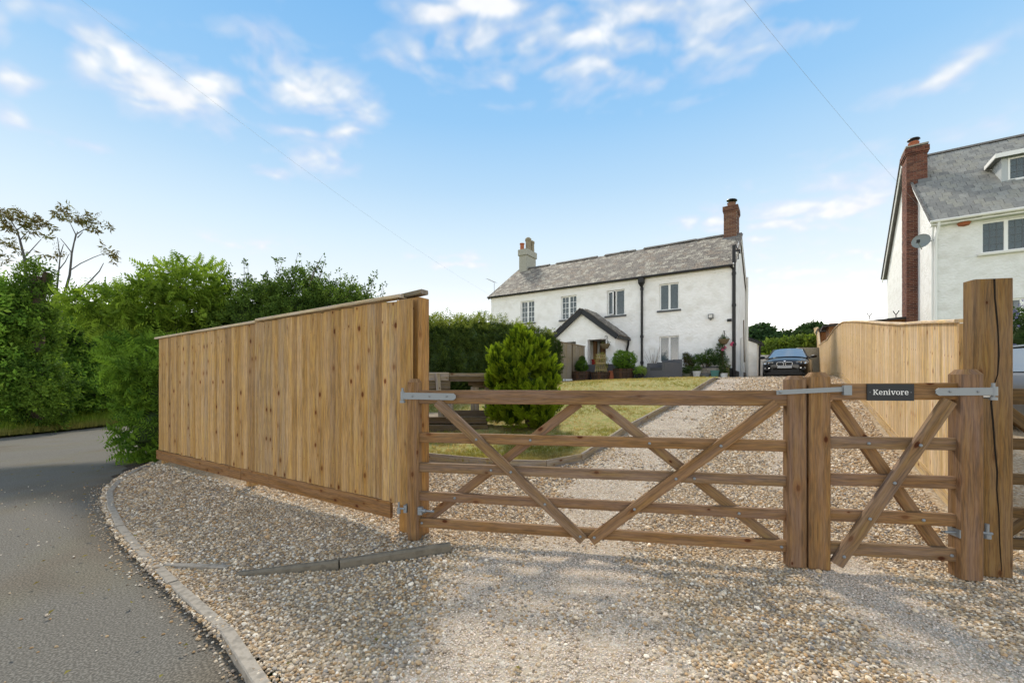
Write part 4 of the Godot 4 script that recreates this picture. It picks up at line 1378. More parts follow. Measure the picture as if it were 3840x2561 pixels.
	turned(c2, "chimney_pot", Vector3(-11.66, 9.62, -3.62), [[0.17, 0.0], [0.15, 0.30], [0.15, 0.55], [0.18, 0.58], [0.17, 0.70], [0.08, 0.76], [0.0, 0.77]], M["old_pot"], 12)
	# rainwater and soil pipes
	var dp := pipe(h, "downpipe", [Vector3(-3.68, 6.2, 0.20), Vector3(-3.68, 5.98, 0.18), Vector3(-3.68, 5.8, 0.07), Vector3(-3.68, 1.75, 0.07)], 0.055, M["black_paint"])
	turned(dp, "hopper", Vector3(-3.68, 5.92, 0.14), [[0.06, -0.12], [0.15, 0.06], [0.16, 0.26], [0.15, 0.27]], M["black_paint"], 10)
	for y in [5.72, 3.55, 2.35]: turned(dp, "collar", Vector3(-3.68, y, 0.07), [[0.075, -0.06], [0.08, 0.0], [0.075, 0.06]], M["black_paint"], 10)
	var dq := pipe(h, "downpipe", [Vector3(0.08, 7.06, 0.03), Vector3(0.08, 1.4, 0.03)], 0.068, M["black_paint"])
	for y in [5.9, 4.6, 3.0]: turned(dq, "collar", Vector3(0.08, y, 0.03), [[0.08, -0.06], [0.085, 0.0], [0.08, 0.06]], M["black_paint"], 10)
	pipe(h, "overflow_pipe", [Vector3(-0.02, 6.18, 0.16), Vector3(0.06, 6.10, 0.06)], 0.05, M["black_paint"])
	pipe(h, "soil_pipe", [Vector3(0.08, 1.6, -6.0), Vector3(0.08, 6.95, -6.0), Vector3(0.08, 7.0, -6.0)], 0.07, M["cream_paint"])
	pipe(h, "waste_pipe", [Vector3(0.05, 1.7, -3.6), Vector3(0.05, 3.6, -3.6)], 0.05, M["cream_paint"])
	pipe(h, "cable", [Vector3(0.03, 2.5, -5.2), Vector3(0.03, 4.0, -4.9), Vector3(0.03, 4.6, -4.8)], 0.025, M["grey_wood"])
	var flood := blk(h, "floodlight", Vector3(0.02, 7.0, -1.15), Vector3(0.22, 7.14, -0.95), M["black_paint"])
	pipe(flood, "bracket", [Vector3(0.03, 7.4, -1.05), Vector3(0.14, 7.1, -1.05), Vector3(0.14, 6.75, -1.05), Vector3(0.03, 6.75, -1.05)], 0.02, M["black_paint"])
	blk(h, "vent_cover", Vector3(-0.17, 3.95, 0.001), Vector3(0.0, 4.05, 0.10), M["black_paint"])
	# porch
	var px0 := -7.45
	var px1 := -4.44
	mb = MB.new()
	holed(mb, px0, px1, gy, 3.44, [[-5.73, -4.86, 1.0, 3.38], [-7.04, -6.31, 2.6, 3.34]], 1.5, 0.28)
	mb.flat(Vector3(px0, 3.44, 1.5), Vector3(px1, 3.44, 1.5), Vector3(-5.98, 4.62, 1.5), Vector3.BACK)
	mb.quad(Vector3(px1, gy, 0), Vector3(px1, gy, 1.5), Vector3(px1, 3.5, 1.5), Vector3(px1, 3.5, 0), Vector3.RIGHT)
	mb.quad(Vector3(px0, gy, 0), Vector3(px0, gy, 1.5), Vector3(px0, 3.5, 1.5), Vector3(px0, 3.5, 0), Vector3.LEFT)
	var po := pmb(h, "porch", mb, wm)
	mb = MB.new()
	mb.box(Transform3D(Basis.IDENTITY, Vector3(-5.95, 3.42, 0.7)), Vector3(2.9, 0.02, 1.3))
	pmb(po, "ceiling", mb, M["render"])
	for s in [1.0, -1.0]:
		var ex := -4.30 if s > 0.0 else -7.66
		var a := Vector3(ex, 3.42, 1.62)
		var b := Vector3(-5.98, 4.70, 1.62)
		beam(po, "barge_board", a, b, 0.22, 0.05, M["black_wood"], Vector3.BACK, 0.004)
		mb = MB.new()
		var up := (b - a).normalized()
		var nn := Vector3(s * (b - a).y, absf((b - a).x), 0).normalized()
		mb.box(Transform3D(Basis(Vector3.BACK, up, Vector3.BACK.cross(up)), (a + b) * 0.5 + nn * 0.10 - Vector3(0, 0, 0.80)), Vector3(1.62, (b - a).length() + 0.06, 0.03))
		pmb(po, "porch_roof", mb, M["slate4"])
		slates(h, (a if s > 0.0 else a + Vector3(0, 0, -1.6)) + nn * 0.125, Vector3.FORWARD if s > 0.0 else Vector3.BACK, up, 1.6, (b - a).length(), 0.30, 0.2, [M["slate4"], M["slate3"], M["slate2"]], 40)
		pipe(po, "gutter", [a + Vector3(s * 0.06, 0.0, 0.0), a + Vector3(s * 0.06, 0.0, -1.6)], 0.045, M["black_paint"])
	pipe(po, "downpipe", [Vector3(-4.25, 3.38, 0.25), Vector3(-4.30, 3.20, 0.12), Vector3(-4.36, 3.0, 0.08), Vector3(-4.36, 1.6, 0.08)], 0.05, M["black_paint"])
	var door := blk(h, "door", Vector3(-5.72, 1.64, -0.10), Vector3(-5.30, 3.50, -0.05), M["door_wood"])
	turned(door, "handle", Vector3(-5.36, 2.6, -0.05), [[0.02, 0.0], [0.03, 0.04], [0.0, 0.05]], M["galv"], 8, Basis(Vector3.RIGHT, PI / 2))
	beam(h, "porch_beam", Vector3(-5.74, 1.3, 0.55), Vector3(-5.74, 3.4, 0.55), 0.16, 0.16, M["door_wood"])
	blk(h, "door", Vector3(-5.30, 1.64, -0.14), Vector3(-4.87, 3.50, -0.09), M["black_wood"])

	# small lean-to at the back of the gable
	var l := thing("lean_to", "small white lean-to with dark roof behind the cottage gable", "outbuilding", HO, HT)
	mb = MB.new()
	var y1 := 4.3
	var y2 := 3.55
	mb.quad(Vector3(-1.2, gy, -6.9), Vector3(0.50, gy, -6.9), Vector3(0.50, y2, -6.9), Vector3(-1.2, y1, -6.9), Vector3.BACK)
	mb.quad(Vector3(0.50, gy, -6.9), Vector3(0.50, gy, -9.0), Vector3(0.50, y2, -9.0), Vector3(0.50, y2, -6.9), Vector3.RIGHT)
	mb.quad(Vector3(-1.2, gy, -9.0), Vector3(0.50, gy, -9.0), Vector3(0.50, y2, -9.0), Vector3(-1.2, y1, -9.0), Vector3.FORWARD)
	pmb(l, "wall", mb, wm)
	mb = MB.new()
	var ra := Vector3(0.72, y2 - 0.02, 0)
	var rb2 := Vector3(-1.25, y1 + 0.12, 0)
	var ru := (rb2 - ra).normalized()
	mb.box(Transform3D(Basis(Vector3.FORWARD, ru, Vector3.FORWARD.cross(ru)), (ra + rb2) * 0.5 + Vector3(0, 0.06, -7.9)), Vector3(2.35, (rb2 - ra).length(), 0.10))
	pmb(l, "roof", mb, M["black_wood"])
	pipe(l, "downpipe", [Vector3(0.68, 3.5, -6.82), Vector3(0.62, 3.35, -6.84), Vector3(0.60, 1.6, -6.84)], 0.05, M["black_paint"])

	# things fixed or hung on the front
	var lp := thing("wall_lantern", "small dark bulkhead lantern on the white cottage wall", "wall lamp", house_p(-0.79, 4.19, 0.0), HT)
	blk(lp, "housing", Vector3(-0.10, -0.06, 0.0), Vector3(0.10, 0.12, 0.14), M["grey_metal"])
	blk(lp, "lens", Vector3(-0.065, -0.03, 0.14), Vector3(0.065, 0.08, 0.155), M["curtain"])
	turned(lp, "sensor", Vector3(0.0, -0.10, 0.07), [[0.0, -0.05], [0.05, 0.0], [0.04, 0.05]], M["grey_metal"], 8)
	var k := 0
	for e in [[-0.28, 3.16, "hanging basket of dry moss near the corner downpipe of the cottage", 0.0], [-4.80, 3.08, "hanging basket beside the porch opening of the cottage", 1.5]]:
		var hb := thing("hanging_basket", e[2], "hanging basket", house_p(e[0], e[1], e[3] + 0.25), HT, "hanging baskets on the cottage")
		turned(hb, "bowl", Vector3.ZERO, [[0.0, -0.18], [0.12, -0.15], [0.20, -0.02], [0.215, 0.05], [0.19, 0.05], [0.0, 0.03]], M["moss_basket"], 14)
		pipe(hb, "bracket", [Vector3(0, 0.0, -0.25), Vector3(0, 0.42, -0.245), Vector3(0, 0.40, 0.0)], 0.014, M["black_paint"])
		for an in 3: pipe(hb, "chain", [Vector3(cos(an * 2.1) * 0.2, 0.04, sin(an * 2.1) * 0.2), Vector3(0, 0.38, 0)], 0.004, M["black_paint"], 4)
		foliage(hb, "plant", [sprig(71 + k, 5, 0.1, 0.06, 0.03)], M["leaf"], [[Vector3(0, 0.06, 0), Vector3(0.17, 0.05, 0.17)]], 25, Color(0.12, 0.10, 0.04), Color(0.10, 0.14, 0.04), 0.6, 1.0)
		k += 1
	var ae := thing("tv_aerial", "thin rooftop television aerial at the far end of the cottage", "aerial", house_p(-12.2, 6.3, -0.3), HT)
	pipe(ae, "mast", [Vector3(0, 0.0, 0), Vector3(0.0, 0.85, 0)], 0.012, M["grey_metal"], 5)
	pipe(ae, "boom", [Vector3(0.1, 0.85, 0.05), Vector3(-0.62, 1.2, -0.2)], 0.014, M["grey_metal"], 5)
	for q in 6:
		var b3 := Vector3(0.1, 0.85, 0.05).lerp(Vector3(-0.62, 1.2, -0.2), q / 5.0)
		pipe(ae, "element", [b3 + Vector3(-0.05, 0, 0.14), b3 + Vector3(0.05, 0, -0.14)], 0.006, M["grey_metal"], 4)


func big_house() -> void:
	var h := thing("house", "tall white house with tall brick chimney, grey slate roof and dormer", "house", RO, HT)
	var wm: Material = M["render2"]
	var gy := 1.0
	var ey := 7.40
	var w1 := [1.16, 2.42, 5.98, 7.12]
	var w2 := [1.62, 3.2, 3.1, 4.33]
	var mb := MB.new()
	holed(mb, 0.0, 9.0, gy, ey, [w1, w2], 0.0, 0.14)
	pmb(h, "wall", mb, wm)
	mb = MB.new()
	var zr := -4.9
	var ry := 11.70
	for x in [0.0, 9.0]:
		var o := Vector3.LEFT if x == 0.0 else Vector3.RIGHT
		mb.quad(Vector3(x, gy, 0), Vector3(x, gy, -9.8), Vector3(x, ey, -9.8), Vector3(x, ey, 0), o)
		mb.flat(Vector3(x, ey, 0), Vector3(x, ey, -9.8), Vector3(x, ry - 0.02, zr), o)
	mb.quad(Vector3(0, gy, -9.8), Vector3(9, gy, -9.8), Vector3(9, ey, -9.8), Vector3(0, ey, -9.8), Vector3.FORWARD)
	pmb(h, "wall", mb, wm)
	blk(h, "inner_wall", Vector3(0.1, 1.2, -2.6), Vector3(8.9, 7.3, -2.5), M["plaster"])
	blk(h, "inner_floor", Vector3(0.1, 4.6, -2.4), Vector3(8.9, 4.8, -0.2), M["plaster"])
	mb = MB.new()
	for s in [1.0, -1.0]:
		var z0 := 0.26 if s > 0.0 else -10.06
		mb.quad(Vector3(-0.20, ey - 0.13, z0), Vector3(9.2, ey - 0.13, z0), Vector3(9.2, ry + 0.03, zr), Vector3(-0.20, ry + 0.03, zr), Vector3(0, 1, s))
	pmb(h, "roof", mb, M["tile3"])
	var uy := Vector3(0, ry + 0.03 - (ey - 0.13), zr - 0.26).normalized()
	var ln := Vector2(ry + 0.16 - ey, zr - 0.26).length()
	var keep := func(p: Vector3) -> bool:
		if p.x > 2.35 and p.x < 6.0 and p.y > 8.72 and p.y < 10.05: return false
		return not (p.x < 0.36 and p.z < -2.6 and p.z > -3.75)
	slates(h, Vector3(-0.22, ey - 0.14, 0.29), Vector3.RIGHT, uy, 9.4, ln, 0.27, 0.36, [M["tile1"], M["tile2"], M["tile3"], M["tile4"], M["tile5"]], 300, keep, 0.024)
	for k in 20:
		var rb := MB.new()
		for s in [1.0, -1.0]:
			rb.box(Transform3D(Basis(Vector3.RIGHT, s * 0.72), Vector3(0.0, 0.0, s * 0.07)), Vector3(0.445, 0.02, 0.19))
		part(h, "ridge_tile", rb.mesh(), M["ridge"], Transform3D(Basis.IDENTITY, Vector3(0.1 + k * 0.45, ry + 0.09, zr)))
	# verge, fascia, gutter, pipes
	for s in [1.0, -1.0]:
		beam(h, "verge_board", Vector3(-0.17, ey - 0.20, zr + s * 5.2), Vector3(-0.17, ry - 0.05, zr), 0.20, 0.03, M["white_paint"], Vector3.LEFT, 0.003)
		beam(h, "verge_tile", Vector3(-0.20, ey - 0.06, zr + s * 5.2), Vector3(-0.20, ry + 0.07, zr), 0.05, 0.08, M["ridge"], Vector3.LEFT, 0.003)
	blk(h, "soffit", Vector3(-0.18, ey - 0.22, 0.001), Vector3(9.0, ey - 0.19, 0.26), M["white_paint"])
	blk(h, "fascia", Vector3(-0.18, ey - 0.189, 0.235), Vector3(9.0, ey - 0.03, 0.258), M["white_paint"])
	pipe(h, "gutter", [Vector3(-0.22, ey - 0.10, 0.31), Vector3(9.0, ey - 0.13, 0.31)], 0.058, M["cream_paint"])
	pipe(h, "downpipe", [Vector3(0.02, ey - 0.10, 0.31), Vector3(0.02, ey - 0.30, 0.28), Vector3(-0.02, ey - 0.62, 0.07), Vector3(-0.02, 1.6, 0.06)], 0.045, M["white_paint"])
	pipe(h, "downpipe", [Vector3(-0.09, ey - 0.16, 0.20), Vector3(-0.09, ey - 0.5, 0.0), Vector3(-0.09, 1.6, -0.03)], 0.035, M["white_paint"])
	# windows with leaded lights
	window(h, w1[0], w1[1], w1[2], w1[3], -0.05, 2, [3, 4], M["white_paint"], M["lead"], 0.009, M["cream_paint"], 0.065)
	window(h, w2[0], w2[1], w2[2], w2[3], -0.05, 3, [3, 4], M["white_paint"], M["lead"], 0.009, M["cream_paint"], 0.065)
	# dormer: window face, cheeks, shallow hipped roof
	var zd := -1.62
	mb = MB.new()
	var dx0 := 2.12
	var dx1 := 6.2
	holed(mb, dx0, dx1, 8.55, 9.86, [[dx0 + 0.16, dx0 + 2.6, 8.93, 9.80]], zd, 0.05)
	mb.quad(Vector3(dx0, 8.4, zd), Vector3(dx0, 9.86, zd), Vector3(dx0, 9.86, zd - 1.6), Vector3(dx0, 8.4, zd - 0.1), Vector3.LEFT)
	var dm := pmb(h, "dormer", mb, M["lead_light"])
	mb = MB.new()
	mb.quad(Vector3(dx0 - 0.22, 9.95, zd + 0.22), Vector3(dx1, 9.95, zd + 0.22), Vector3(dx1, 10.35, zd - 1.5), Vector3(dx0 + 0.15, 10.35, zd - 1.5), Vector3(0, 1, 0.2))
	mb.quad(Vector3(dx0 - 0.22, 9.95, zd + 0.22), Vector3(dx0 - 0.22, 9.95, zd - 1.0), Vector3(dx0 + 0.15, 10.35, zd - 1.5), Vector3(dx0 + 0.15, 10.35, zd - 1.49), Vector3(-1, 1, 0))
	mb.quad(Vector3(dx0 - 0.22, 9.84, zd + 0.20), Vector3(dx1, 9.84, zd + 0.20), Vector3(dx1, 9.84, zd - 1.0), Vector3(dx0 - 0.22, 9.84, zd - 1.0), Vector3.DOWN)
	pmb(dm, "dormer_roof", mb, M["tile3"])
	blk(dm, "dormer_fascia", Vector3(dx0 - 0.22, 9.80, zd + 0.19), Vector3(dx1, 9.955, zd + 0.225), M["white_paint"])
	blk(dm, "dormer_fascia", Vector3(dx0 - 0.224, 9.80, zd - 0.9), Vector3(dx0 - 0.19, 9.95, zd + 0.188), M["white_paint"])
	window(h, dx0 + 0.17, dx0 + 2.59, 8.94, 9.79, zd - 0.02, 4, [3, 3], M["white_paint"], M["lead"], 0.009, null, 0.06)
	blk(h, "dormer_interior", Vector3(dx0 + 0.1, 8.6, zd - 1.5), Vector3(dx1, 9.85, zd - 1.42), M["plaster"])
	# external chimney on the gable
	var lo := Vector3(-0.36, 1.2, -3.66)
	var hi := Vector3(0.30, 11.45, -2.72)
	var core := blk(h, "chimney", lo + Vector3(0.012, 0, 0.012), hi - Vector3(0.012, 0.02, 0.012), M["mortar"])
	bricks(core, lo, hi, 0.0, 300, [M["red1"], M["red2"], M["red3"], M["red4"]], 0.06)
	blk(core, "flashing", Vector3(-0.01, 9.62, -3.80), Vector3(0.40, 9.98, -2.62), M["lead"])
	blk(core, "chimney_capping", lo * Vector3(1, 0, 1) + Vector3(-0.03, 11.452, -0.03), hi * Vector3(1, 0, 1) + Vector3(0.03, 11.52, 0.03), M["mortar"])
	turned(core, "chimney_pot", Vector3(-0.06, 11.52, -3.15), [[0.20, 0.0], [0.17, 0.18], [0.19, 0.22], [0.19, 0.26], [0.15, 0.30]], M["terracotta"], 14)
	turned(core, "cowl", Vector3(-0.06, 11.80, -3.15), [[0.15, 0.0], [0.15, 0.06], [0.22, 0.10], [0.19, 0.15], [0.0, 0.17]], M["black_paint"], 14)
	turned(h, "eaves_lamp", Vector3(0.73, 7.05, 0.02), [[0.0, 0.0], [0.14, 0.03], [0.19, 0.12], [0.17, 0.13]], M["terracotta"], 12)

	var di := thing("satellite_dish", "grey satellite dish on the gable corner of the tall white house", "satellite dish", RO, HT)
	var face := Vector3(-0.35, 0.22, 0.9).normalized()
	var bx := face.cross(Vector3.UP).normalized()
	var ctr := Vector3(-0.42, 6.68, 0.12)
	turned(di, "dish", ctr, [[0.0, 0.0], [0.12, 0.01], [0.22, 0.034], [0.275, 0.058], [0.27, 0.065]], M["dish"], 18, Basis(bx, face, bx.cross(face)))
	pipe(di, "arm", [ctr + Vector3(0, -0.30, 0.05), ctr + face * 0.50 + Vector3(0, -0.22, 0)], 0.016, M["dish"], 6)
	blk(di, "receiver", ctr + face * 0.50 + Vector3(-0.05, -0.25, -0.06), ctr + face * 0.50 + Vector3(0.05, -0.15, 0.06), M["black_paint"])
	pipe(di, "bracket", [ctr, Vector3(-0.20, 6.66, 0.0), Vector3(0.0, 6.72, 0.02)], 0.02, M["dish"], 6)

	# telephone lines
	var wires := [["overhead telephone line running from upper left to the cottage eaves", Vector3(-8.67, 9.0, -8.0), house_p(-12.1, 6.35, 0.1), 0.35], ["overhead telephone line slanting to the tall brick chimney house", Vector3(3.28, 8.17, -7.0), RO + Vector3(-0.10, 7.25, 0.10), 0.12]]
	for w in wires:
		var t := thing("telephone_line", w[0], "cable", w[1])
		var pts := []
		for k in 25:
			var f := k / 24.0
			pts.append((w[2] - w[1]) * f - Vector3(0, w[3] * 4.0 * f * (1.0 - f), 0))
		pipe(t, "line", pts, 0.0022, M["wire"], 5)


# ---------------------------------------------------------------- things in the garden
func car(called: String, label: String, at: Vector3, turn: float, paint: Material) -> Node3D:
	var c := thing(called, label, "car", at, turn)
	# front towards +z; stations: z, half width, sill, waist, bonnet centre
	var st := [[2.13, 0.52, 0.42, 0.58, 0.66], [2.08, 0.70, 0.26, 0.62, 0.73], [1.95, 0.80, 0.20, 0.67, 0.80], [1.65, 0.865, 0.20, 0.73, 0.88], [1.2, 0.88, 0.22, 0.80, 0.94], [0.75, 0.882, 0.24, 0.86, 0.985], [0.2, 0.882, 0.24, 0.90, 0.97], [-0.6, 0.882, 0.24, 0.92, 0.97], [-1.4, 0.875, 0.24, 0.93, 0.98], [-1.9, 0.83, 0.26, 0.92, 0.98], [-2.12, 0.72, 0.36, 0.85, 0.95]]
	var rows := []
	for s in st:
		var w: float = s[1]
		var r := PackedVector3Array()
		for q in [[-0.93, s[2]], [-0.985, s[2] + 0.12], [-1.0, lerpf(s[2], s[3], 0.55)], [-0.985, s[3] - 0.05], [-0.93, s[3]], [-0.80, lerpf(s[3], s[4], 0.45)], [-0.45, lerpf(s[3], s[4], 0.88)], [0.0, s[4]], [0.45, lerpf(s[3], s[4], 0.88)], [0.80, lerpf(s[3], s[4], 0.45)], [0.93, s[3]], [0.985, s[3] - 0.05], [1.0, lerpf(s[2], s[3], 0.55)], [0.985, s[2] + 0.12], [0.93, s[2]]]:
			r.append(Vector3(q[0] * w, q[1], s[0]))
		rows.append(r)
	var mb := MB.new()
	for i in rows.size() - 1:
		for j in 14:
			var mid: Vector3 = (rows[i][j] + rows[i + 1][j + 1]) * 0.5 - Vector3(0, 0.6, 0) * Vector3(1, 1, 0)
			mb.quad(rows[i][j], rows[i][j + 1], rows[i + 1][j + 1], rows[i + 1][j], Vector3(mid.x, mid.y - 0.0, 0.0) + Vector3(0, 0.02, 0))
	# smooth the panels
	var acc := {}
	for i in mb.v.size():
		var key := Vector3i(mb.v[i] * 1000.0)
		acc[key] = acc.get(key, Vector3.ZERO) + mb.n[i]
	for i in mb.v.size():
		mb.n[i] = acc[Vector3i(mb.v[i] * 1000.0)].normalized()
	for e in [0, rows.size() - 1]:
		var ctr := Vector3(0, 0.58, st[e][0] + (0.02 if e == 0 else -0.02))
		for j in 14:
			mb.flat(ctr, rows[e][j], rows[e][j + 1], Vector3.BACK if e == 0 else Vector3.FORWARD)
		mb.flat(ctr, rows[e][14], rows[e][0], Vector3.BACK if e == 0 else Vector3.FORWARD)
	pmb(c, "body", mb, paint)
	# cabin
	var cow := [Vector3(-0.74, 0.93, 0.92), Vector3(-0.38, 0.985, 1.02), Vector3(0.0, 0.995, 1.05), Vector3(0.38, 0.985, 1.02), Vector3(0.74, 0.93, 0.92)]
	var top := [Vector3(-0.56, 1.345, 0.22), Vector3(-0.29, 1.385, 0.26), Vector3(0.0, 1.395, 0.27), Vector3(0.29, 1.385, 0.26), Vector3(0.56, 1.345, 0.22)]
	mb = MB.new()
	mb.sheet([PackedVector3Array(cow), PackedVector3Array(top)], Vector3(0, 0.5, 1))
	pmb(c, "windscreen", mb, M["car_glass"])
	var back := [Vector3(-0.54, 1.32, -0.95), Vector3(-0.28, 1.37, -0.98), Vector3(0.0, 1.38, -1.0), Vector3(0.28, 1.37, -0.98), Vector3(0.54, 1.32, -0.95)]
	var mid2 := []
	for k in 5: mid2.append((top[k] + back[k]) * 0.5 + Vector3(0, 0.03, 0))
	mb = MB.new()
	mb.sheet([PackedVector3Array(top), PackedVector3Array(mid2), PackedVector3Array(back)], Vector3.UP)
	pmb(c, "roof", mb, paint)
	mb = MB.new()
	mb.sheet([PackedVector3Array(back), PackedVector3Array([Vector3(-0.70, 0.95, -1.70), Vector3(-0.36, 0.98, -1.76), Vector3(0, 0.985, -1.78), Vector3(0.36, 0.98, -1.76), Vector3(0.70, 0.95, -1.70)])], Vector3(0, 0.5, -1))
	pmb(c, "rear_window", mb, M["car_glass"])
	for s in [-1.0, 1.0]:
		mb = MB.new()
		mb.quad(Vector3(s * 0.80, 0.93, 0.78), Vector3(s * 0.57, 1.33, 0.16), Vector3(s * 0.55, 1.31, -0.92), Vector3(s * 0.80, 0.95, -1.45), Vector3(s, 0.3, 0))
		pmb(c, "side_window", mb, M["car_glass"])
		beam(c, "pillar", Vector3(s * 0.765, 0.93, 0.90), Vector3(s * 0.565, 1.35, 0.21), 0.07, 0.05, paint, Vector3(s, 0.3, 1), 0.012)
		beam(c, "pillar", Vector3(s * 0.80, 0.93, -0.25), Vector3(s * 0.565, 1.33, -0.35), 0.08, 0.03, paint, Vector3(s, 0.3, 0), 0.01)
		var mir := thing_part(c, "mirror")
		var mm := MB.new()
		mm.lathe(Transform3D(Basis.from_scale(Vector3(1.15, 0.75, 0.7)) * Basis(Vector3.BACK, PI / 2), Vector3(s * 0.99, 0.985, 0.62)), [[0.0, -0.10], [0.07, -0.085], [0.095, 0.0], [0.07, 0.085], [0.0, 0.10]], 10)
		mir.mesh = mm.mesh()
		mir.material_override = paint
		pipe(mir, "stalk", [Vector3(s * 0.80, 0.93, 0.66), Vector3(s * 0.93, 0.96, 0.63)], 0.03, paint, 6)
		# lamps follow the wing
		mb = MB.new()
		mb.quad(Vector3(s * 0.40, 0.705, 2.105), Vector3(s * 0.45, 0.61, 2.115), Vector3(s * 0.80, 0.62, 1.985), Vector3(s * 0.86, 0.73, 1.80), Vector3(s * 0.3, 0.3, 1))
		mb.quad(Vector3(s * 0.40, 0.705, 2.105), Vector3(s * 0.86, 0.73, 1.80), Vector3(s * 0.80, 0.775, 1.83), Vector3(s * 0.46, 0.745, 2.06), Vector3(s * 0.3, 0.6, 1))
		var hl := pmb(c, "headlight", mb, M["lamp_glass"])
		for q in 2: turned(hl, "lamp_ring", Vector3(s * (0.55 + q * 0.17), 0.675, 2.075 - q * 0.06), [[0.062, 0.0], [0.055, 0.02], [0.04, 0.01], [0.0, 0.0]], M["chrome"], 14, Basis(Vector3.RIGHT, PI / 2))
		# kidney grille with its bright rim
		mb = MB.new()
		var ring := []
		for k in 14:
			var an := TAU * k / 14.0
			ring.append(Vector3(s * 0.155 + 0.128 * signf(cos(an)) * pow(absf(cos(an)), 0.6), 0.615 + 0.075 * signf(sin(an)) * pow(absf(sin(an)), 0.6), 2.155))
		ring.append(ring[0])
		var rad := []
		for k in 15: rad.append(0.012)
		mb.tube(ring, rad, 6, false)
		var gr := pmb(c, "grille", mb, M["chrome"])
		mb = MB.new()
		for k in 14: mb.flat(Vector3(s * 0.155, 0.615, 2.153), ring[k], ring[k + 1], Vector3.BACK)
		pmb(gr, "grille_mesh", mb, M["black_paint"])
		blk(c, "bumper_vent", Vector3(minf(s * 0.42, s * 0.72), 0.36, 2.03), Vector3(maxf(s * 0.42, s * 0.72), 0.44, 2.11), M["black_paint"])
		blk(c, "bumper_trim", Vector3(minf(s * 0.36, s * 0.60), 0.445, 2.09), Vector3(maxf(s * 0.36, s * 0.60), 0.458, 2.118), M["chrome"])
		turned(c, "fog_lamp", Vector3(s * 0.70, 0.44, 2.06), [[0.05, 0.0], [0.045, 0.02], [0.0, 0.025]], M["lamp_glass"], 12, Basis(Vector3.RIGHT, PI / 2))
		for z in [1.32, -1.33]:
			var wh := turned(c, "wheel", Vector3(s * 0.77, 0.31, z), [[0.19, -0.10], [0.29, -0.10], [0.315, -0.07], [0.315, 0.07], [0.29, 0.10], [0.19, 0.10]], M["tyre"], 22, Basis(Vector3.BACK, -PI / 2 * s))
			turned(wh, "rim", Vector3(s * 0.77, 0.31, z), [[0.21, 0.07], [0.19, 0.095], [0.17, 0.06], [0.05, 0.08], [0.0, 0.085]], M["galv"], 16, Basis(Vector3.BACK, -PI / 2 * s))
	blk(c, "underbody", Vector3(-0.72, 0.16, -2.0), Vector3(0.72, 0.42, 1.98), M["black_paint"])
	blk(c, "lower_lip", Vector3(-0.62, 0.17, 1.981), Vector3(0.62, 0.268, 2.09), M["black_paint"])
	blk(c, "air_intake", Vector3(-0.50, 0.27, 2.06), Vector3(0.50, 0.36, 2.115), M["black_paint"])
	blk(c, "number_plate", Vector3(-0.26, 0.445, 2.125), Vector3(0.26, 0.555, 2.145), M["plate_white"])
	var em := turned(c, "emblem", Vector3(0, 0.735, 2.085), [[0.0, 0.0], [0.041, 0.0], [0.039, 0.008], [0.0, 0.009]], M["chrome"], 16, Basis(Vector3.RIGHT, 1.0))
	return c


func thing_part(parent: Node3D, called: String) -> MeshInstance3D:
	var o := MeshInstance3D.new()
	o.name = called
	parent.add_child(o, true)
	return o


func shrub(called: String, label: String, cat: String, at: Vector3, lobes: Array, meshes: Array, n: int, a: Color, b: Color, smin: float, smax: float, grp := "", core: Material = null, up := 0.35, thin := 0.3, trunk := true, shell := 0.62) -> Node3D:
	var t := thing(called, label, cat, at, 0.0, grp)
	if core: inner(t, lobes, core)
	if trunk:
		for k in 3:
			var e: Array = lobes[k % lobes.size()]
			limb(t, "stem", [Vector3(k * 0.05, -0.1, k * 0.04), (e[0] as Vector3) * 0.5 + Vector3(0.03, 0, 0.02), e[0]], 0.035, 0.012, M["bark"])
	foliage(t, "crown", meshes, M["leaf"], lobes, n, a, b, smin, smax, up, thin, shell)
	return t


func barrel(label: String, at: Vector3, r: float, hh: float, sq: bool) -> Node3D:
	var t := thing("barrel_planter", label, "planter", at, HT + rng.randf() * 0.2, "half barrel planters on the patio")
	var n := 18
	for k in n:
		var an := TAU * k / n
		var mb := MB.new()
		mb.bar(Transform3D.IDENTITY, TAU * r / n * 0.96, hh, 0.03, 0.004, Vector2(k * 0.13, 0))
		part(t, "stave", mb.mesh(), M["barrel"] if k % 3 else M["barrel2"], Transform3D(Basis(Vector3.UP, an) * Basis(Vector3.RIGHT, 0.13 if not sq else 0.03), Vector3(sin(an) * r, hh * 0.5, cos(an) * r)))
	for y in [0.22, 0.72]:
		var rr: float = r + 0.016 + (y - 0.5) * hh * (0.13 if not sq else 0.03)
		turned(t, "hoop", Vector3(0, y * hh, 0), [[rr, -0.025], [rr + 0.008, -0.02], [rr + 0.010, 0.02], [rr, 0.025]], M["rust_dark"], 24)
	turned(t, "soil", Vector3(0, hh * 0.9, 0), [[r, 0.0], [0.0, 0.01]], M["soil"], 18)
	return t


func pot(label: String, at: Vector3, prof: Array, m: Material, seg: int) -> Node3D:
	var t := thing("plant_pot", label, "plant pot", at, HT + (PI / 4 if seg == 4 else 0.0), "pots along the front of the cottage")
	turned(t, "pot", Vector3.ZERO, prof, m, seg)
	var top: Array = prof[prof.size() - 1]
	turned(t, "soil", Vector3(0, top[1] - 0.02, 0), [[top[0], 0.0], [0.0, 0.004]], M["soil"], seg)
	return t


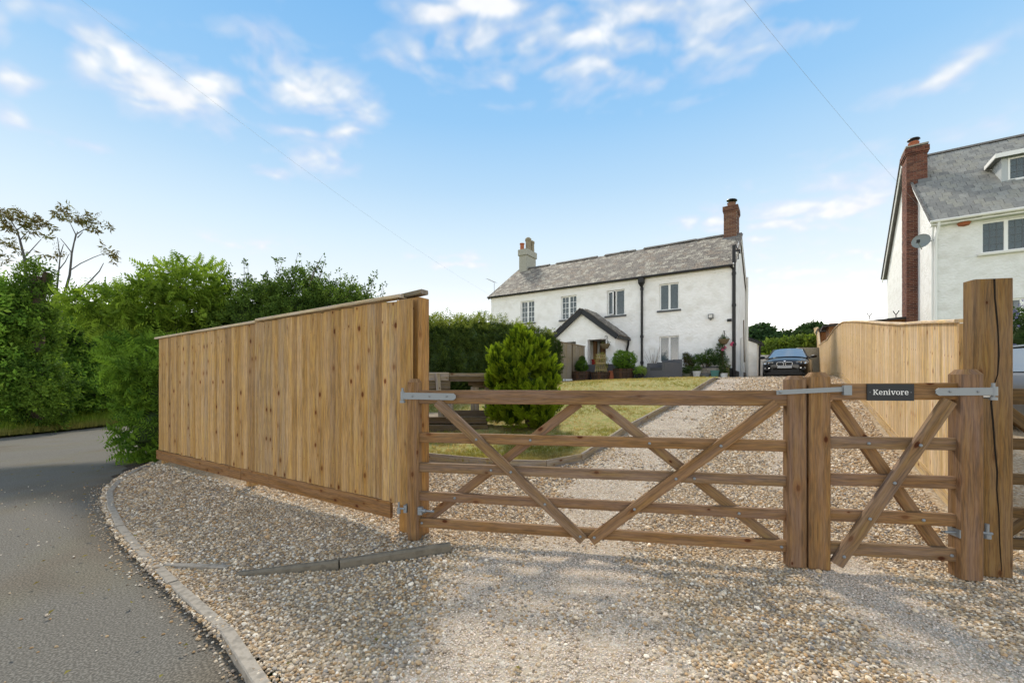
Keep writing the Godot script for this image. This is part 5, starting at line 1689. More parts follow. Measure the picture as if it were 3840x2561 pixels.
func chair(label: String, called: String, cat: String, at: Vector3, turn: float, w: float, grp: String) -> void:
	var t := thing(called, label, cat, at, turn, grp)
	var m: Material = M["rattan"]
	blk(t, "seat_base", Vector3(-w * 0.5 + 0.14, 0.03, -0.36), Vector3(w * 0.5 - 0.14, 0.30, 0.40), m)
	blk(t, "seat_cushion", Vector3(-w * 0.5 + 0.15, 0.302, -0.30), Vector3(w * 0.5 - 0.15, 0.40, 0.40), M["cushion"])
	for s in [-1.0, 1.0]:
		blk(t, "arm", Vector3(minf(s * w * 0.5, s * (w * 0.5 - 0.138)), 0.02, -0.40), Vector3(maxf(s * w * 0.5, s * (w * 0.5 - 0.138)), 0.58, 0.42), m)
	blk(t, "backrest", Vector3(-w * 0.5 + 0.002, 0.02, -0.52), Vector3(w * 0.5 - 0.002, 0.72, -0.402), m)


func garden() -> void:
	var leafm := [sprig(21, 7, 0.10, 0.055, 0.03), sprig(22, 8, 0.12, 0.05, 0.028)]
	# patio things
	var py := 1.60
	chair("grey rattan armchair turned sideways on the patio below the ground-floor window", "rattan_armchair", "armchair", house_p(-2.02, py - 0.02, 2.95), HT - 0.475, 0.86, "grey rattan seats")
	chair("long grey rattan sofa with its back to the planters before the porch", "rattan_sofa", "sofa", house_p(-4.95, py - 0.12, 2.1), HT + PI, 1.7, "grey rattan seats")
	chair("small grey rattan armchair half hidden behind the largest half barrel", "rattan_armchair", "armchair", house_p(-3.35, py - 0.10, 1.9), HT + PI / 2, 0.8, "grey rattan seats")
	barrel("dark half barrel with the small round box bush, leftmost of three", house_p(-5.34, py - 0.12, 3.1), 0.36, 0.42, false)
	barrel("dark half barrel holding a wicker obelisk, between the other two barrels", house_p(-4.48, py - 0.12, 3.05), 0.37, 0.38, false)
	barrel("tall dark half barrel with the biggest round box bush", house_p(-3.55, py - 0.12, 3.0), 0.38, 0.50, false)
	var boxm := [sprig(31, 9, 0.06, 0.03, 0.018), sprig(32, 8, 0.05, 0.03, 0.02)]
	shrub("box_bush", "small clipped round box bush in the left half barrel", "bush", house_p(-5.34, py + 0.26, 3.1), [[Vector3(0, 0.24, 0), Vector3(0.24, 0.25, 0.24)], [Vector3(0.04, 0.50, 0), Vector3(0.11, 0.18, 0.11)]], boxm, 700, Color(0.05, 0.11, 0.02), Color(0.13, 0.24, 0.03), 0.9, 1.3, "box bushes in barrels", M["dark_leaf"], 0.3, 0.0)
	shrub("box_bush", "big round bright green box bush in the tall half barrel", "bush", house_p(-3.55, py + 0.34, 3.0), [[Vector3(0, 0.34, 0), Vector3(0.44, 0.40, 0.44)]], boxm, 1500, Color(0.07, 0.15, 0.02), Color(0.18, 0.32, 0.04), 0.9, 1.4, "box bushes in barrels", M["dark_leaf"], 0.3, 0.0)
	var ob := thing("wicker_obelisk", "straw-coloured wicker obelisk with climbing stems in the middle barrel", "plant support", house_p(-4.48, py + 0.22, 3.05))
	for k in 16:
		var an := TAU * k / 16
		pipe(ob, "cane", [Vector3(cos(an) * 0.26, 0, sin(an) * 0.26), Vector3(cos(an + 0.3) * 0.19, 0.42, sin(an + 0.3) * 0.19), Vector3(cos(an + 0.5) * 0.17, 0.72 + rng.randf() * 0.08, sin(an + 0.5) * 0.17)], 0.013, M["straw"], 5)
	for y in [0.12, 0.38, 0.60]: turned(ob, "ring", Vector3(0, y, 0), [[0.255 - y * 0.10, -0.02], [0.275 - y * 0.10, 0.0], [0.255 - y * 0.10, 0.02]], M["straw"], 16)
	foliage(ob, "stems", leafm, M["leaf"], [[Vector3(0, 0.4, 0), Vector3(0.24, 0.45, 0.24)]], 130, Color(0.25, 0.26, 0.07), Color(0.40, 0.38, 0.12), 0.5, 0.9)
	var br := thing("terracotta_block", "narrow terracotta chimney block standing between two barrels", "planter", house_p(-4.02, py - 0.10, 3.0), HT)
	blk(br, "block", Vector3(-0.09, 0, -0.09), Vector3(0.09, 0.36, 0.09), M["terracotta"])
	blk(br, "rim", Vector3(-0.11, 0.361, -0.11), Vector3(0.11, 0.40, 0.11), M["terracotta"])
	var sp := pot("small black square pot of lime leaves at the patio edge", house_p(-2.86, py - 0.12, 3.15), [[0.14, 0.0], [0.21, 0.28], [0.22, 0.29], [0.20, 0.29]], M["black_paint"], 4)
	shrub("lime_plant", "low lime-green plant in the small black pot", "plant", house_p(-2.86, py + 0.18, 3.15), [[Vector3(0, 0.08, 0), Vector3(0.2, 0.13, 0.2)]], leafm, 130, Color(0.20, 0.34, 0.05), Color(0.34, 0.45, 0.10), 0.8, 1.2, "", null, 0.3, 0.0, false, 0.3)
	var lowpot := pot("brown wooden trough half hidden behind the golden conifer", house_p(-6.35, py - 0.15, 3.3), [[0.24, 0.0], [0.28, 0.36], [0.25, 0.36]], M["barrel2"], 4)
	shrub("trough_plant", "straggly pale plant in the brown wooden trough", "plant", house_p(-6.35, py + 0.19, 3.3), [[Vector3(0, 0.25, 0), Vector3(0.22, 0.32, 0.2)]], leafm, 160, Color(0.12, 0.18, 0.04), Color(0.28, 0.32, 0.10), 0.6, 1.0, "", null, 0.5, 0.0, true, 0.2)
	var ob2 := thing("plant_obelisk", "tall thin rusty plant obelisk before the weathered fence", "plant support", house_p(-6.2, py - 0.15, 3.2))
	for k in 4:
		pipe(ob2, "leg", [Vector3(cos(k * PI / 2 + 0.4) * 0.17, 0, sin(k * PI / 2 + 0.4) * 0.17), Vector3(0, 1.55, 0)], 0.012, M["rust_dark"], 5)
	for y in [0.3, 0.8, 1.2]: turned(ob2, "ring", Vector3(0, y, 0), [[0.17 * (1.0 - y / 1.55) - 0.005, -0.01], [0.17 * (1.0 - y / 1.55) + 0.008, 0.0], [0.17 * (1.0 - y / 1.55) - 0.005, 0.01]], M["rust_dark"], 8)
	# raised bed and pots under the right part of the front
	var bed := thing("raised_bed", "long low stone raised bed against the cottage front", "raised bed", house_p(0, 0, 0), HT)
	for r in 4:
		var x := -1.98
		while x < -0.30:
			var w := rng.randf_range(0.26, 0.46)
			var x1 := minf(x + w, -0.16)
			blk(bed, "stone", Vector3(x, 1.60 + r * 0.11, 0.36 + rng.randf() * 0.012), Vector3(x1 - 0.01, 1.60 + r * 0.11 + 0.10, 0.50 + rng.randf() * 0.012), [M["stone1"], M["stone2"], M["stone3"]][rng.randi() % 3])
			x = x1
	blk(bed, "coping", Vector3(-2.02, 2.04, 0.33), Vector3(-0.10, 2.085, 0.52), M["black_wood"])
	blk(bed, "end_post", Vector3(-0.155, 1.58, 0.34), Vector3(-0.06, 2.04, 0.515), M["straw"])
	blk(bed, "soil", Vector3(-2.0, 1.5, 0.03), Vector3(-0.12, 2.02, 0.35), M["soil"])
	var pots := [[-2.0, 0.24, 0.27, "teal", 16, "round teal glazed pot beside the rattan armchair"], [-1.58, 0.22, 0.20, "olive_pot", 16, "low olive pot of dark leaves under the red-leaved rose"], [-1.20, 0.22, 0.30, "cream_paint", 4, "square cream pot between the olive pot and the grey trough"], [-0.86, 0.22, 0.20, "grey_metal", 4, "shallow grey trough beside the square cream pot"], [-0.52, 0.24, 0.32, "teal", 4, "square teal glazed pot"], [-0.20, 0.18, 0.20, "white_paint", 16, "small white bowl pot nearest to the corner downpipe"]]
	for e in pots:
		var r: float = e[1] * (0.8 if e[4] == 16 else 0.92)
		pot(e[5], house_p(e[0], py, 0.80), [[r * 0.7, 0.0], [r, e[2] * 0.85], [r * 1.04, e[2]], [r * 0.92, e[2]]], M[e[3]], e[4])
	shrub("pot_plant", "dark leafy plant in the low olive pot", "plant", house_p(-1.58, py + 0.2, 0.8), [[Vector3(0, 0.12, 0), Vector3(0.2, 0.15, 0.2)]], leafm, 120, Color(0.05, 0.09, 0.02), Color(0.10, 0.16, 0.03), 0.7, 1.0, "", null, 0.3, 0.0, false, 0.3)
	shrub("pot_plant", "short green plant in the square cream pot", "plant", house_p(-1.20, py + 0.3, 0.8), [[Vector3(0, 0.08, 0), Vector3(0.14, 0.14, 0.14)]], leafm, 80, Color(0.07, 0.13, 0.03), Color(0.14, 0.22, 0.04), 0.7, 1.0, "", null, 0.3, 0.0, false, 0.3)
	shrub("pot_plant", "spiky dark plant in the small white bowl pot", "plant", house_p(-0.20, py + 0.2, 0.8), [[Vector3(0, 0.16, 0), Vector3(0.2, 0.22, 0.2)]], leafm, 130, Color(0.05, 0.09, 0.03), Color(0.12, 0.17, 0.04), 0.7, 1.0, "", null, 0.5, 0.0, false, 0.3)
	shrub("red_rose_bush", "small dark red-leaved rose in the raised bed", "plant", house_p(-1.62, 2.05, 0.24), [[Vector3(0.0, 0.25, 0), Vector3(0.22, 0.24, 0.18)], [Vector3(-0.1, 0.48, 0), Vector3(0.12, 0.15, 0.12)]], leafm, 260, Color(0.13, 0.04, 0.03), Color(0.10, 0.14, 0.04), 0.7, 1.1, "roses in the raised bed", null, 0.4, 0.0, true, 0.3)
	shrub("green_rose_bush", "bushy green rose in the middle of the raised bed", "plant", house_p(-1.02, 2.05, 0.24), [[Vector3(-0.2, 0.34, 0), Vector3(0.24, 0.20, 0.2)], [Vector3(0.18, 0.48, 0), Vector3(0.24, 0.26, 0.2)], [Vector3(0.30, 0.22, 0), Vector3(0.18, 0.12, 0.16)]], leafm, 380, Color(0.05, 0.10, 0.02), Color(0.13, 0.22, 0.04), 0.7, 1.2, "roses in the raised bed", null, 0.4, 0.2, true, 0.3)
	var pk := shrub("pink_rose_bush", "lanky rose with pink blooms beside the corner downpipe", "plant", house_p(-0.38, 2.05, 0.24), [[Vector3(-0.1, 0.3, 0), Vector3(0.3, 0.22, 0.2)], [Vector3(0.0, 0.75, 0), Vector3(0.14, 0.25, 0.12)], [Vector3(0.05, 1.15, 0), Vector3(0.08, 0.12, 0.08)]], leafm, 330, Color(0.05, 0.10, 0.03), Color(0.11, 0.17, 0.05), 0.7, 1.2, "roses in the raised bed", null, 0.4, 0.2, true, 0.3)
	for e in [Vector3(0.12, 0.80, 0.1), Vector3(0.0, 0.74, 0.14), Vector3(0.42, 0.98, 0.1), Vector3(0.36, 0.90, 0.12)]:
		var fm := MB.new()
		for k in 14:
			var d := Vector3(rng.randfn(), rng.randfn() + 0.4, rng.randfn()).normalized()
			leaf(fm, d * 0.01, d, d.cross(Vector3(0.3, 1, 0.2)).normalized(), 0.085, 0.07)
		part(pk, "bloom", fm.mesh(), M["pink"], Transform3D(Basis.IDENTITY, e))
	var tw := thing("bare_shrub", "bare twiggy grey shrub against the wall by the middle downpipe", "shrub", house_p(-3.12, 1.95, 0.25))
	for k in 16:
		var an := rng.randf_range(-0.55, 0.5)
		var l := rng.randf_range(0.5, 1.15)
		limb(tw, "twig", [Vector3(rng.randf_range(-0.15, 0.15), 0, 0), Vector3(an * 0.4, l * 0.5, rng.randf_range(-0.05, 0.1)), Vector3(an * 0.75, l, rng.randf_range(-0.1, 0.15))], 0.010, 0.004, M["twig"])
	shrub("wall_plant", "low dark plant at the foot of the middle downpipe", "plant", house_p(-3.2, 1.6, 0.7), [[Vector3(0, 0.2, 0), Vector3(0.35, 0.22, 0.25)]], leafm, 200, Color(0.04, 0.07, 0.02), Color(0.10, 0.13, 0.04), 0.8, 1.2, "", null, 0.3, 0.0, false, 0.3)
	var rb := thing("post_box", "red box standing inside the porch opening", "box", house_p(-5.55, 1.62, 0.9), HT)
	blk(rb, "box", Vector3(-0.17, 0.0, -0.12), Vector3(0.17, 0.86, 0.12), M["red_paint"])
	blk(rb, "lid", Vector3(-0.19, 0.861, -0.14), Vector3(0.19, 0.90, 0.14), M["red_paint"])

	# picnic table and bench on their sleeper platform
	var gyy := ground_y(-1.0, 7.9)
	var pf := thing("sleeper_platform", "stacked weathered timber sleepers forming a low platform on the lawn", "platform", at3(-1.15, 7.75, gyy))
	for e in [[-1.3, 0.72, 0.0, 0.13, 0.0], [-1.3, 0.70, 0.14, 0.26, -0.14], [-1.3, 0.70, 0.0, 0.24, -1.5]]:
		beam(pf, "sleeper", Vector3(e[0], (e[2] + e[3]) * 0.5, e[4]), Vector3(e[1], (e[2] + e[3]) * 0.5, e[4]), e[3] - e[2], 0.13, M["weather2"], Vector3.BACK, 0.01)
	for k in 8:
		beam(pf, "deck_board", Vector3(-1.25, 0.24, -0.30 - k * 0.16), Vector3(0.66, 0.24, -0.30 - k * 0.16), 0.15, 0.03, M["weather3"], Vector3.UP, 0.004)
	var tb := thing("picnic_table", "heavy weathered timber picnic table behind the gate hinge", "table", at3(-0.72, 8.35, gyy + 0.25))
	for k in 4: beam(tb, "top_plank", Vector3(-0.62, 0.78, 0.30 - k * 0.17), Vector3(0.85, 0.78, 0.30 - k * 0.17), 0.16, 0.06, M["weather1"], Vector3.UP, 0.008)
	beam(tb, "apron", Vector3(-0.58, 0.70, 0.36), Vector3(0.82, 0.70, 0.36), 0.09, 0.04, M["weather2"], Vector3.BACK, 0.006)
	for x in [0.02, 0.28]:
		beam(tb, "leg", Vector3(x, 0.0, 0.2), Vector3(x, 0.56, 0.2), 0.15, 0.10, M["weather3"], Vector3.BACK, 0.006)
	beam(tb, "bracket", Vector3(-0.10, 0.63, 0.2), Vector3(0.42, 0.63, 0.2), 0.10, 0.12, M["weather2"], Vector3.BACK, 0.025)
	beam(tb, "bracket", Vector3(-0.02, 0.565, 0.2), Vector3(0.34, 0.565, 0.2), 0.05, 0.11, M["weather2"], Vector3.BACK, 0.015)
	beam(tb, "bench_seat", Vector3(-0.62, 0.42, -0.55), Vector3(0.85, 0.42, -0.55), 0.24, 0.05, M["weather1"], Vector3.UP, 0.008)
	beam(tb, "foot_rail", Vector3(-0.6, 0.06, 0.26), Vector3(0.85, 0.06, 0.26), 0.12, 0.06, M["weather2"], Vector3.BACK, 0.008)
	var bn := thing("garden_bench", "weathered timber bench end with sloping backrest beside the gate post", "bench", at3(-1.38, 7.95, gyy + 0.25))
	beam(bn, "backrest_plank", Vector3(-0.75, 0.74, 0.02), Vector3(0.22, 0.74, 0.02), 0.16, 0.05, M["weather1"], Vector3(0, 0.25, 1), 0.012)
	beam(bn, "backrest_plank", Vector3(-0.75, 0.58, 0.05), Vector3(0.25, 0.58, 0.05), 0.15, 0.05, M["weather2"], Vector3(0, 0.25, 1), 0.012)
	beam(bn, "support", Vector3(0.10, 0.02, 0.16), Vector3(0.02, 0.80, 0.06), 0.09, 0.05, M["weather3"], Vector3.BACK, 0.008)
	beam(bn, "leg", Vector3(0.28, 0.0, 0.30), Vector3(0.28, 0.42, 0.30), 0.12, 0.09, M["weather3"], Vector3.BACK, 0.008)
	beam(bn, "leg", Vector3(-0.65, 0.0, 0.30), Vector3(-0.65, 0.42, 0.30), 0.12, 0.09, M["weather3"], Vector3.BACK, 0.008)
	beam(bn, "seat_plank", Vector3(-0.75, 0.45, 0.32), Vector3(0.40, 0.45, 0.32), 0.30, 0.05, M["weather1"], Vector3.UP, 0.01)

	# car beside the cottage
	car("parked_car", "black hatchback parked nose out at the top of the drive", at3(12.8, 20.0, ground_y(12.8, 20.0)), -0.635, M["car_black"])
	car("parked_car", "grey car glimpsed past the massive cracked post", at3(8.85, 6.6, ground_y(8.5, 6.6)), 0.5, M["car_silver"])

	# white wall behind the car
	var ww := thing("garden_wall", "low white rendered wall behind the black car", "wall", at3(12.6, 24.3, 1.0))
	blk(ww, "wall", Vector3(0, 0, -0.1), Vector3(3.45, 2.0, 0.1), M["render2"])
	blk(ww, "wall", Vector3(3.452, 0, -0.12), Vector3(7.5, 2.42, 0.12), M["old_render"])
	# sheds beyond the right fence
	var sh := thing("summer_house", "brown timber summer house showing above the pale fence", "shed", at3(15.75, 19.6, 1.7), HT)
	blk(sh, "wall", Vector3(-1.1, 0, -2.2), Vector3(2.2, 2.5, 0.0), M["shed_wood"])
	var rp := MB.new()
	rp.quad(Vector3(-1.35, 2.42, 0.2), Vector3(2.4, 2.62, 0.2), Vector3(2.4, 2.62, -2.4), Vector3(-1.35, 2.42, -2.4), Vector3.UP)
	rp.quad(Vector3(-1.35, 2.42, 0.2), Vector3(2.4, 2.62, 0.2), Vector3(2.4, 2.53, 0.2), Vector3(-1.35, 2.33, 0.2), Vector3.BACK)
	rp.quad(Vector3(-1.35, 2.42, 0.2), Vector3(-1.35, 2.42, -2.4), Vector3(-1.35, 2.33, -2.4), Vector3(-1.35, 2.33, 0.2), Vector3.LEFT)
	pmb(sh, "roof", rp, M["felt"])
	for x in [0.35, 1.25]:
		for s in [-1.0, 1.0]: pipe(sh, "finial", [Vector3(x, 2.55, 0.1), Vector3(x, 2.68, 0.1), Vector3(x + s * 0.10, 2.86, 0.1)], 0.018, M["black_paint"], 5)
	var sh2 := thing("small_shed", "small dark-roofed shed farther along behind the pale fence", "shed", at3(18.35, 25.2, 1.9), HT)
	blk(sh2, "wall", Vector3(-0.3, -0.4, -1.6), Vector3(1.2, 2.52, 0.0), M["shed_wood"])
	blk(sh2, "roof", Vector3(-0.45, 2.521, -1.8), Vector3(1.4, 2.74, 0.2), M["felt"])


# ---------------------------------------------------------------- trees, hedges, grass
func rel(x: float, d: float, y: float, o: Vector3) -> Vector3:
	return Vector3(x, y, -d) - o


func greens() -> void:
	var broad := [sprig(1, 8, 0.20, 0.10, 0.055), sprig(2, 7, 0.18, 0.11, 0.05), sprig(3, 9, 0.22, 0.09, 0.05)]
	var small := [sprig(4, 9, 0.14, 0.055, 0.036), sprig(5, 8, 0.12, 0.06, 0.034)]
	var ferny := [frond(6, 8, 0.50, 0.17, 0.066, 0.55), frond(7, 7, 0.42, 0.16, 0.068, 0.8)]

	# golden conifer on the lawn
	var o := at3(0.27, 7.75, ground_y(0.27, 7.75))
	var cf := thing("golden_conifer", "bright golden-green conifer standing on the lawn", "conifer", o)
	limb(cf, "trunk", [Vector3(0.02, -0.1, 0), Vector3(0.0, 0.6, 0), Vector3(-0.03, 1.5, 0)], 0.055, 0.015, M["bark"])
	var lob_old := [[Vector3(0.0, 0.42, 0), Vector3(0.60, 0.34, 0.58)], [Vector3(0.12, 0.72, 0.1), Vector3(0.62, 0.38, 0.55)], [Vector3(-0.28, 0.85, 0.1), Vector3(0.32, 0.42, 0.34)], [Vector3(0.36, 0.95, 0.1), Vector3(0.30, 0.36, 0.3)], [Vector3(0.02, 1.18, 0), Vector3(0.40, 0.42, 0.4)], [Vector3(-0.36, 1.24, 0.05), Vector3(0.20, 0.20, 0.2)], [Vector3(-0.04, 1.52, 0), Vector3(0.25, 0.30, 0.25)], [Vector3(-0.09, 1.78, 0), Vector3(0.11, 0.20, 0.11)], [Vector3(0.45, 0.42, 0.1), Vector3(0.28, 0.26, 0.3)]]
	var lob := []
	for k in 34:
		var hh := 0.14 + 1.38 * pow(k / 33.0, 1.15)
		var rr := along([[0.1, 0.50], [0.4, 0.62], [0.8, 0.60], [1.1, 0.44], [1.35, 0.30], [1.6, 0.14], [1.8, 0.02]], hh) * rng.randf_range(0.60, 1.08)
		var an := k * 2.4 + rng.randf_range(-0.4, 0.4)
		var sc := rng.randf_range(0.11, 0.19) * (1.0 - hh * 0.22)
		lob.append([Vector3(cos(an) * rr * 0.86 - 0.06 * hh, hh + 0.1, sin(an) * rr * 0.86), Vector3(sc, sc * 1.5, sc)])
	lob.append([Vector3(-0.11, 1.62, 0), Vector3(0.10, 0.22, 0.10)])
	lob.append([Vector3(-0.52, 1.22, 0.1), Vector3(0.13, 0.22, 0.13)])
	lob.append([Vector3(-0.40, 1.08, 0.15), Vector3(0.17, 0.20, 0.15)])
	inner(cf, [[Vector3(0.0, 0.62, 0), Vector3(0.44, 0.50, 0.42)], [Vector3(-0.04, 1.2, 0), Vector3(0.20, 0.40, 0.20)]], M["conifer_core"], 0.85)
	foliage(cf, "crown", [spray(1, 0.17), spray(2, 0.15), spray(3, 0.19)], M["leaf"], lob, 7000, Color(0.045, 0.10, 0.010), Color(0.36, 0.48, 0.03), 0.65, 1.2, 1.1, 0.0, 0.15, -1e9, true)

	# clipped hedge between garden and next plot
	o = at3(-0.2, 14.0, 0.9)
	var hd := thing("clipped_hedge", "long dark clipped hedge with a sunlit ragged top before the cottage", "hedge", o)
	var hl := []
	for k in 16:
		var s := 0.2 + k * 0.56
		var x := 1.40 - 0.544 * s
		var d := 17.0 - 0.839 * s
		var gy := ground_y(x, d)
		hl.append([rel(x, d, gy + 0.95, o), Vector3(0.62, 1.02 + 0.05 * sin(k * 1.7), 0.62)])
		hl.append([rel(x, d, gy + 1.50 - (0.15 if k < 5 else 0.0), o), Vector3(0.55, 0.42, 0.55)])
	inner(hd, hl, M["dark_leaf"], 0.86)
	foliage(hd, "leaves", small, M["leaf"], hl, 15000, Color(0.035, 0.065, 0.014), Color(0.115, 0.165, 0.032), 0.7, 1.15, 0.3, 0.3, 0.86)
	var tops := []
	for k in 26:
		var s := rng.randf_range(0.0, 9.2)
		var x := 1.40 - 0.544 * s + rng.randf_range(-0.4, 0.4)
		var d := 17.0 - 0.839 * s
		tops.append([rel(x, d, ground_y(x, d) + rng.randf_range(1.82, 2.06), o), Vector3(0.28, rng.randf_range(0.12, 0.30), 0.28)])
	foliage(hd, "young_shoots", small, M["leaf"], tops, 1500, Color(0.15, 0.21, 0.035), Color(0.33, 0.38, 0.07), 0.7, 1.1, 0.9, 0.0, 0.2)

	# large rounded shrub behind the close-board fence
	o = at3(-5.0, 9.9, 0.6)
	var sl := [[rel(-6.6, 9.9, 1.9, o), Vector3(0.95, 1.35, 0.9)], [rel(-5.8, 9.9, 2.3, o), Vector3(1.1, 1.45, 1.0)], [rel(-4.9, 10.0, 2.5, o), Vector3(1.1, 1.35, 1.0)], [rel(-4.0, 10.0, 2.45, o), Vector3(1.0, 1.25, 1.0)], [rel(-3.4, 10.1, 2.2, o), Vector3(0.75, 1.05, 0.8)], [rel(-5.0, 9.6, 1.5, o), Vector3(2.2, 1.3, 0.9)], [rel(-3.0, 10.3, 1.8, o), Vector3(0.6, 1.0, 0.7)]]
	var bs := shrub("large_shrub", "large dense dark green shrub rising behind the golden fence", "shrub", o, sl, small, 14000, Color(0.045, 0.095, 0.018), Color(0.18, 0.28, 0.05), 0.8, 1.3, "", M["dark_leaf"], 0.35, 0.35)
	var sh := []
	for k in 34:
		var x := rng.randf_range(-6.9, -2.9)
		var top := along([[-7.0, 3.1], [-6.2, 3.65], [-5.0, 3.80], [-4.0, 3.65], [-3.2, 3.25], [-2.8, 2.8]], x)
		var base := rel(x, 9.9 + rng.randf_range(-0.4, 0.4), top - 0.2, o)
		var l := rng.randf_range(0.3, 0.75)
		var lean := rng.randf_range(-0.15, 0.3)
		limb(bs, "shoot", [base, base + Vector3(lean * 0.4, l * 0.5, 0), base + Vector3(lean, l, 0)], 0.008, 0.003, M["bark"])
		for q in 5: sh.append([base + Vector3(lean * q / 4.0, l * q / 4.0, 0), Vector3(0.07, 0.06, 0.07)])
	foliage(bs, "shoot_leaves", [sprig(41, 3, 0.05, 0.06, 0.036)], M["leaf"], sh, 420, Color(0.04, 0.08, 0.02), Color(0.12, 0.19, 0.04), 0.8, 1.3, 0.6, 0.0, 0.2)

	# feathery bush at the end of the fence
	o = at3(-6.9, 7.95, 0.0)
	shrub("feathery_bush", "feathery green bush hanging over the lane at the fence end", "bush", o, [[rel(-6.45, 7.8, 0.5, o), Vector3(0.42, 0.50, 0.45)], [rel(-6.75, 8.1, 1.15, o), Vector3(0.50, 0.42, 0.5)], [rel(-6.7, 8.0, 1.55, o), Vector3(0.58, 0.40, 0.6)], [rel(-6.95, 8.3, 1.85, o), Vector3(0.62, 0.32, 0.6)], [rel(-6.5, 8.1, 1.2, o), Vector3(0.5, 0.8, 0.6)], [rel(-7.35, 8.6, 2.0, o), Vector3(0.42, 0.22, 0.45)]], ferny, 1400, Color(0.07, 0.15, 0.02), Color(0.25, 0.40, 0.05), 0.45, 0.85, "", M["dark_leaf"], -0.1, 0.2)
	# sumac tree leaning out from behind the fence end
	o = at3(-6.95, 9.3, 0.1)
	var su := thing("sumac_tree", "spreading feathery tree with leaning dark limbs behind the fence end", "tree", o)
	var b0 := rel(-6.6, 9.2, 1.2, o)
	for e in [[-7.2, 2.25, -8.0, 2.7, -8.35, 3.0], [-7.15, 2.3, -7.5, 2.9, -7.45, 3.2], [-7.0, 2.2, -7.1, 2.9, -6.9, 3.4], [-7.3, 2.2, -8.1, 2.35, -8.6, 2.75]]:
		limb(su, "limb", [b0, rel(e[0], 9.1, e[1], o), rel(e[2], 9.0, e[3], o), rel(e[4], 9.0, e[5], o)], 0.06, 0.018, M["bark_dark"])
	limb(su, "trunk", [rel(-6.6, 9.3, 0.0, o), b0], 0.09, 0.07, M["bark_dark"])
	foliage(su, "crown", ferny, M["leaf"], [[rel(-8.5, 9.1, 3.0, o), Vector3(0.75, 0.32, 0.7)], [rel(-7.6, 9.1, 3.05, o), Vector3(0.6, 0.40, 0.7)], [rel(-6.85, 9.1, 3.45, o), Vector3(0.72, 0.40, 0.7)], [rel(-7.0, 9.2, 2.95, o), Vector3(0.85, 0.35, 0.7)], [rel(-8.3, 9.2, 2.6, o), Vector3(0.6, 0.25, 0.6)], [rel(-7.6, 9.0, 2.2, o), Vector3(0.7, 0.35, 0.6)]], 1600, Color(0.10, 0.18, 0.02), Color(0.31, 0.44, 0.06), 0.5, 0.9, -0.15, 0.3, 0.2)

	# the overgrown bank across the lane: separate bushes
	var bank := [
		["ivy_bank_bush", "dark ivy-covered bush filling the left edge across the lane", -14.9, 12.3, [[0.0, 1.0, 1.5, 1.2], [-0.6, 2.4, 1.4, 1.3], [0.3, 2.9, 0.9, 0.9], [-0.9, 3.3, 1.0, 0.9]], 5200, [0.04, 0.09, 0.014], [0.15, 0.25, 0.035]],
		["dark_bank_bush", "dense dark bush across the lane beside the ivy bush", -15.3, 14.6, [[0.0, 1.2, 1.5, 1.3], [0.5, 2.2, 1.2, 1.1], [-0.9, 2.4, 1.3, 1.2], [0.2, 0.8, 1.9, 0.9]], 5600, [0.032, 0.075, 0.012], [0.14, 0.23, 0.035]],
		["bright_bank_bush", "bright yellow-green bush on the bank below the bare branches", -15.8, 16.8, [[0.0, 2.6, 1.3, 1.1], [0.9, 2.2, 1.0, 0.9], [0.4, 1.3, 1.4, 1.1]], 4200, [0.08, 0.16, 0.014], [0.26, 0.40, 0.04]],
		["gold_leaf_bush", "golden-leaved bush glowing on the bank beyond the lane", -14.9, 15.6, [[0.0, 1.9, 0.85, 0.75], [0.4, 1.35, 0.7, 0.6]], 1900, [0.16, 0.22, 0.02], [0.52, 0.45, 0.04]],
		["far_bank_bush", "mid-green bush behind the golden-leaved bush on the bank", -15.9, 18.8, [[0.0, 2.3, 1.9, 1.5], [1.4, 2.0, 1.4, 1.6], [-1.0, 3.0, 1.2, 1.0]], 4600, [0.035, 0.085, 0.012], [0.13, 0.22, 0.035]],
		["far_green_bush", "distant pale green bush seen through the sumac tree", -17.4, 22.0, [[0.0, 2.2, 2.4, 2.0], [2.6, 2.0, 2.2, 2.0], [-2.0, 2.6, 1.8, 1.6]], 4200, [0.05, 0.10, 0.02], [0.17, 0.25, 0.05]],
	]
	for e in bank:
		o = at3(e[2], e[3], ground_y(e[2], e[3]))
		var lobes := []
		for q in e[4]: lobes.append([Vector3(q[0], q[1], 0.0 + q[0] * 0.2), Vector3(q[2], q[3], q[2])])
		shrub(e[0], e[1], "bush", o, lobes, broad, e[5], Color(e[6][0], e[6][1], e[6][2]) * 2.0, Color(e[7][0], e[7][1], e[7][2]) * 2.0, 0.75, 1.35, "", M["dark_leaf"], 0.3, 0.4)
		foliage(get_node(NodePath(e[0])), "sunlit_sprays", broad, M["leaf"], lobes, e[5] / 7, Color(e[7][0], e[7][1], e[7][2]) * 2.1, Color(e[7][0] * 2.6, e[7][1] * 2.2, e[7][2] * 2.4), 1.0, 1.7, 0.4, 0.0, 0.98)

	# ivy-clad trunk and cut limb
	o = at3(-13.9, 12.6, 0.3)
	var iv := thing("ivy_clad_tree", "upright dead trunk wrapped in ivy above the left bushes", "tree", o)
	limb(iv, "trunk", [Vector3(0, -0.2, 0), Vector3(0.05, 2.5, 0), Vector3(-0.02, 4.2, 0)], 0.20, 0.12, M["bark"])
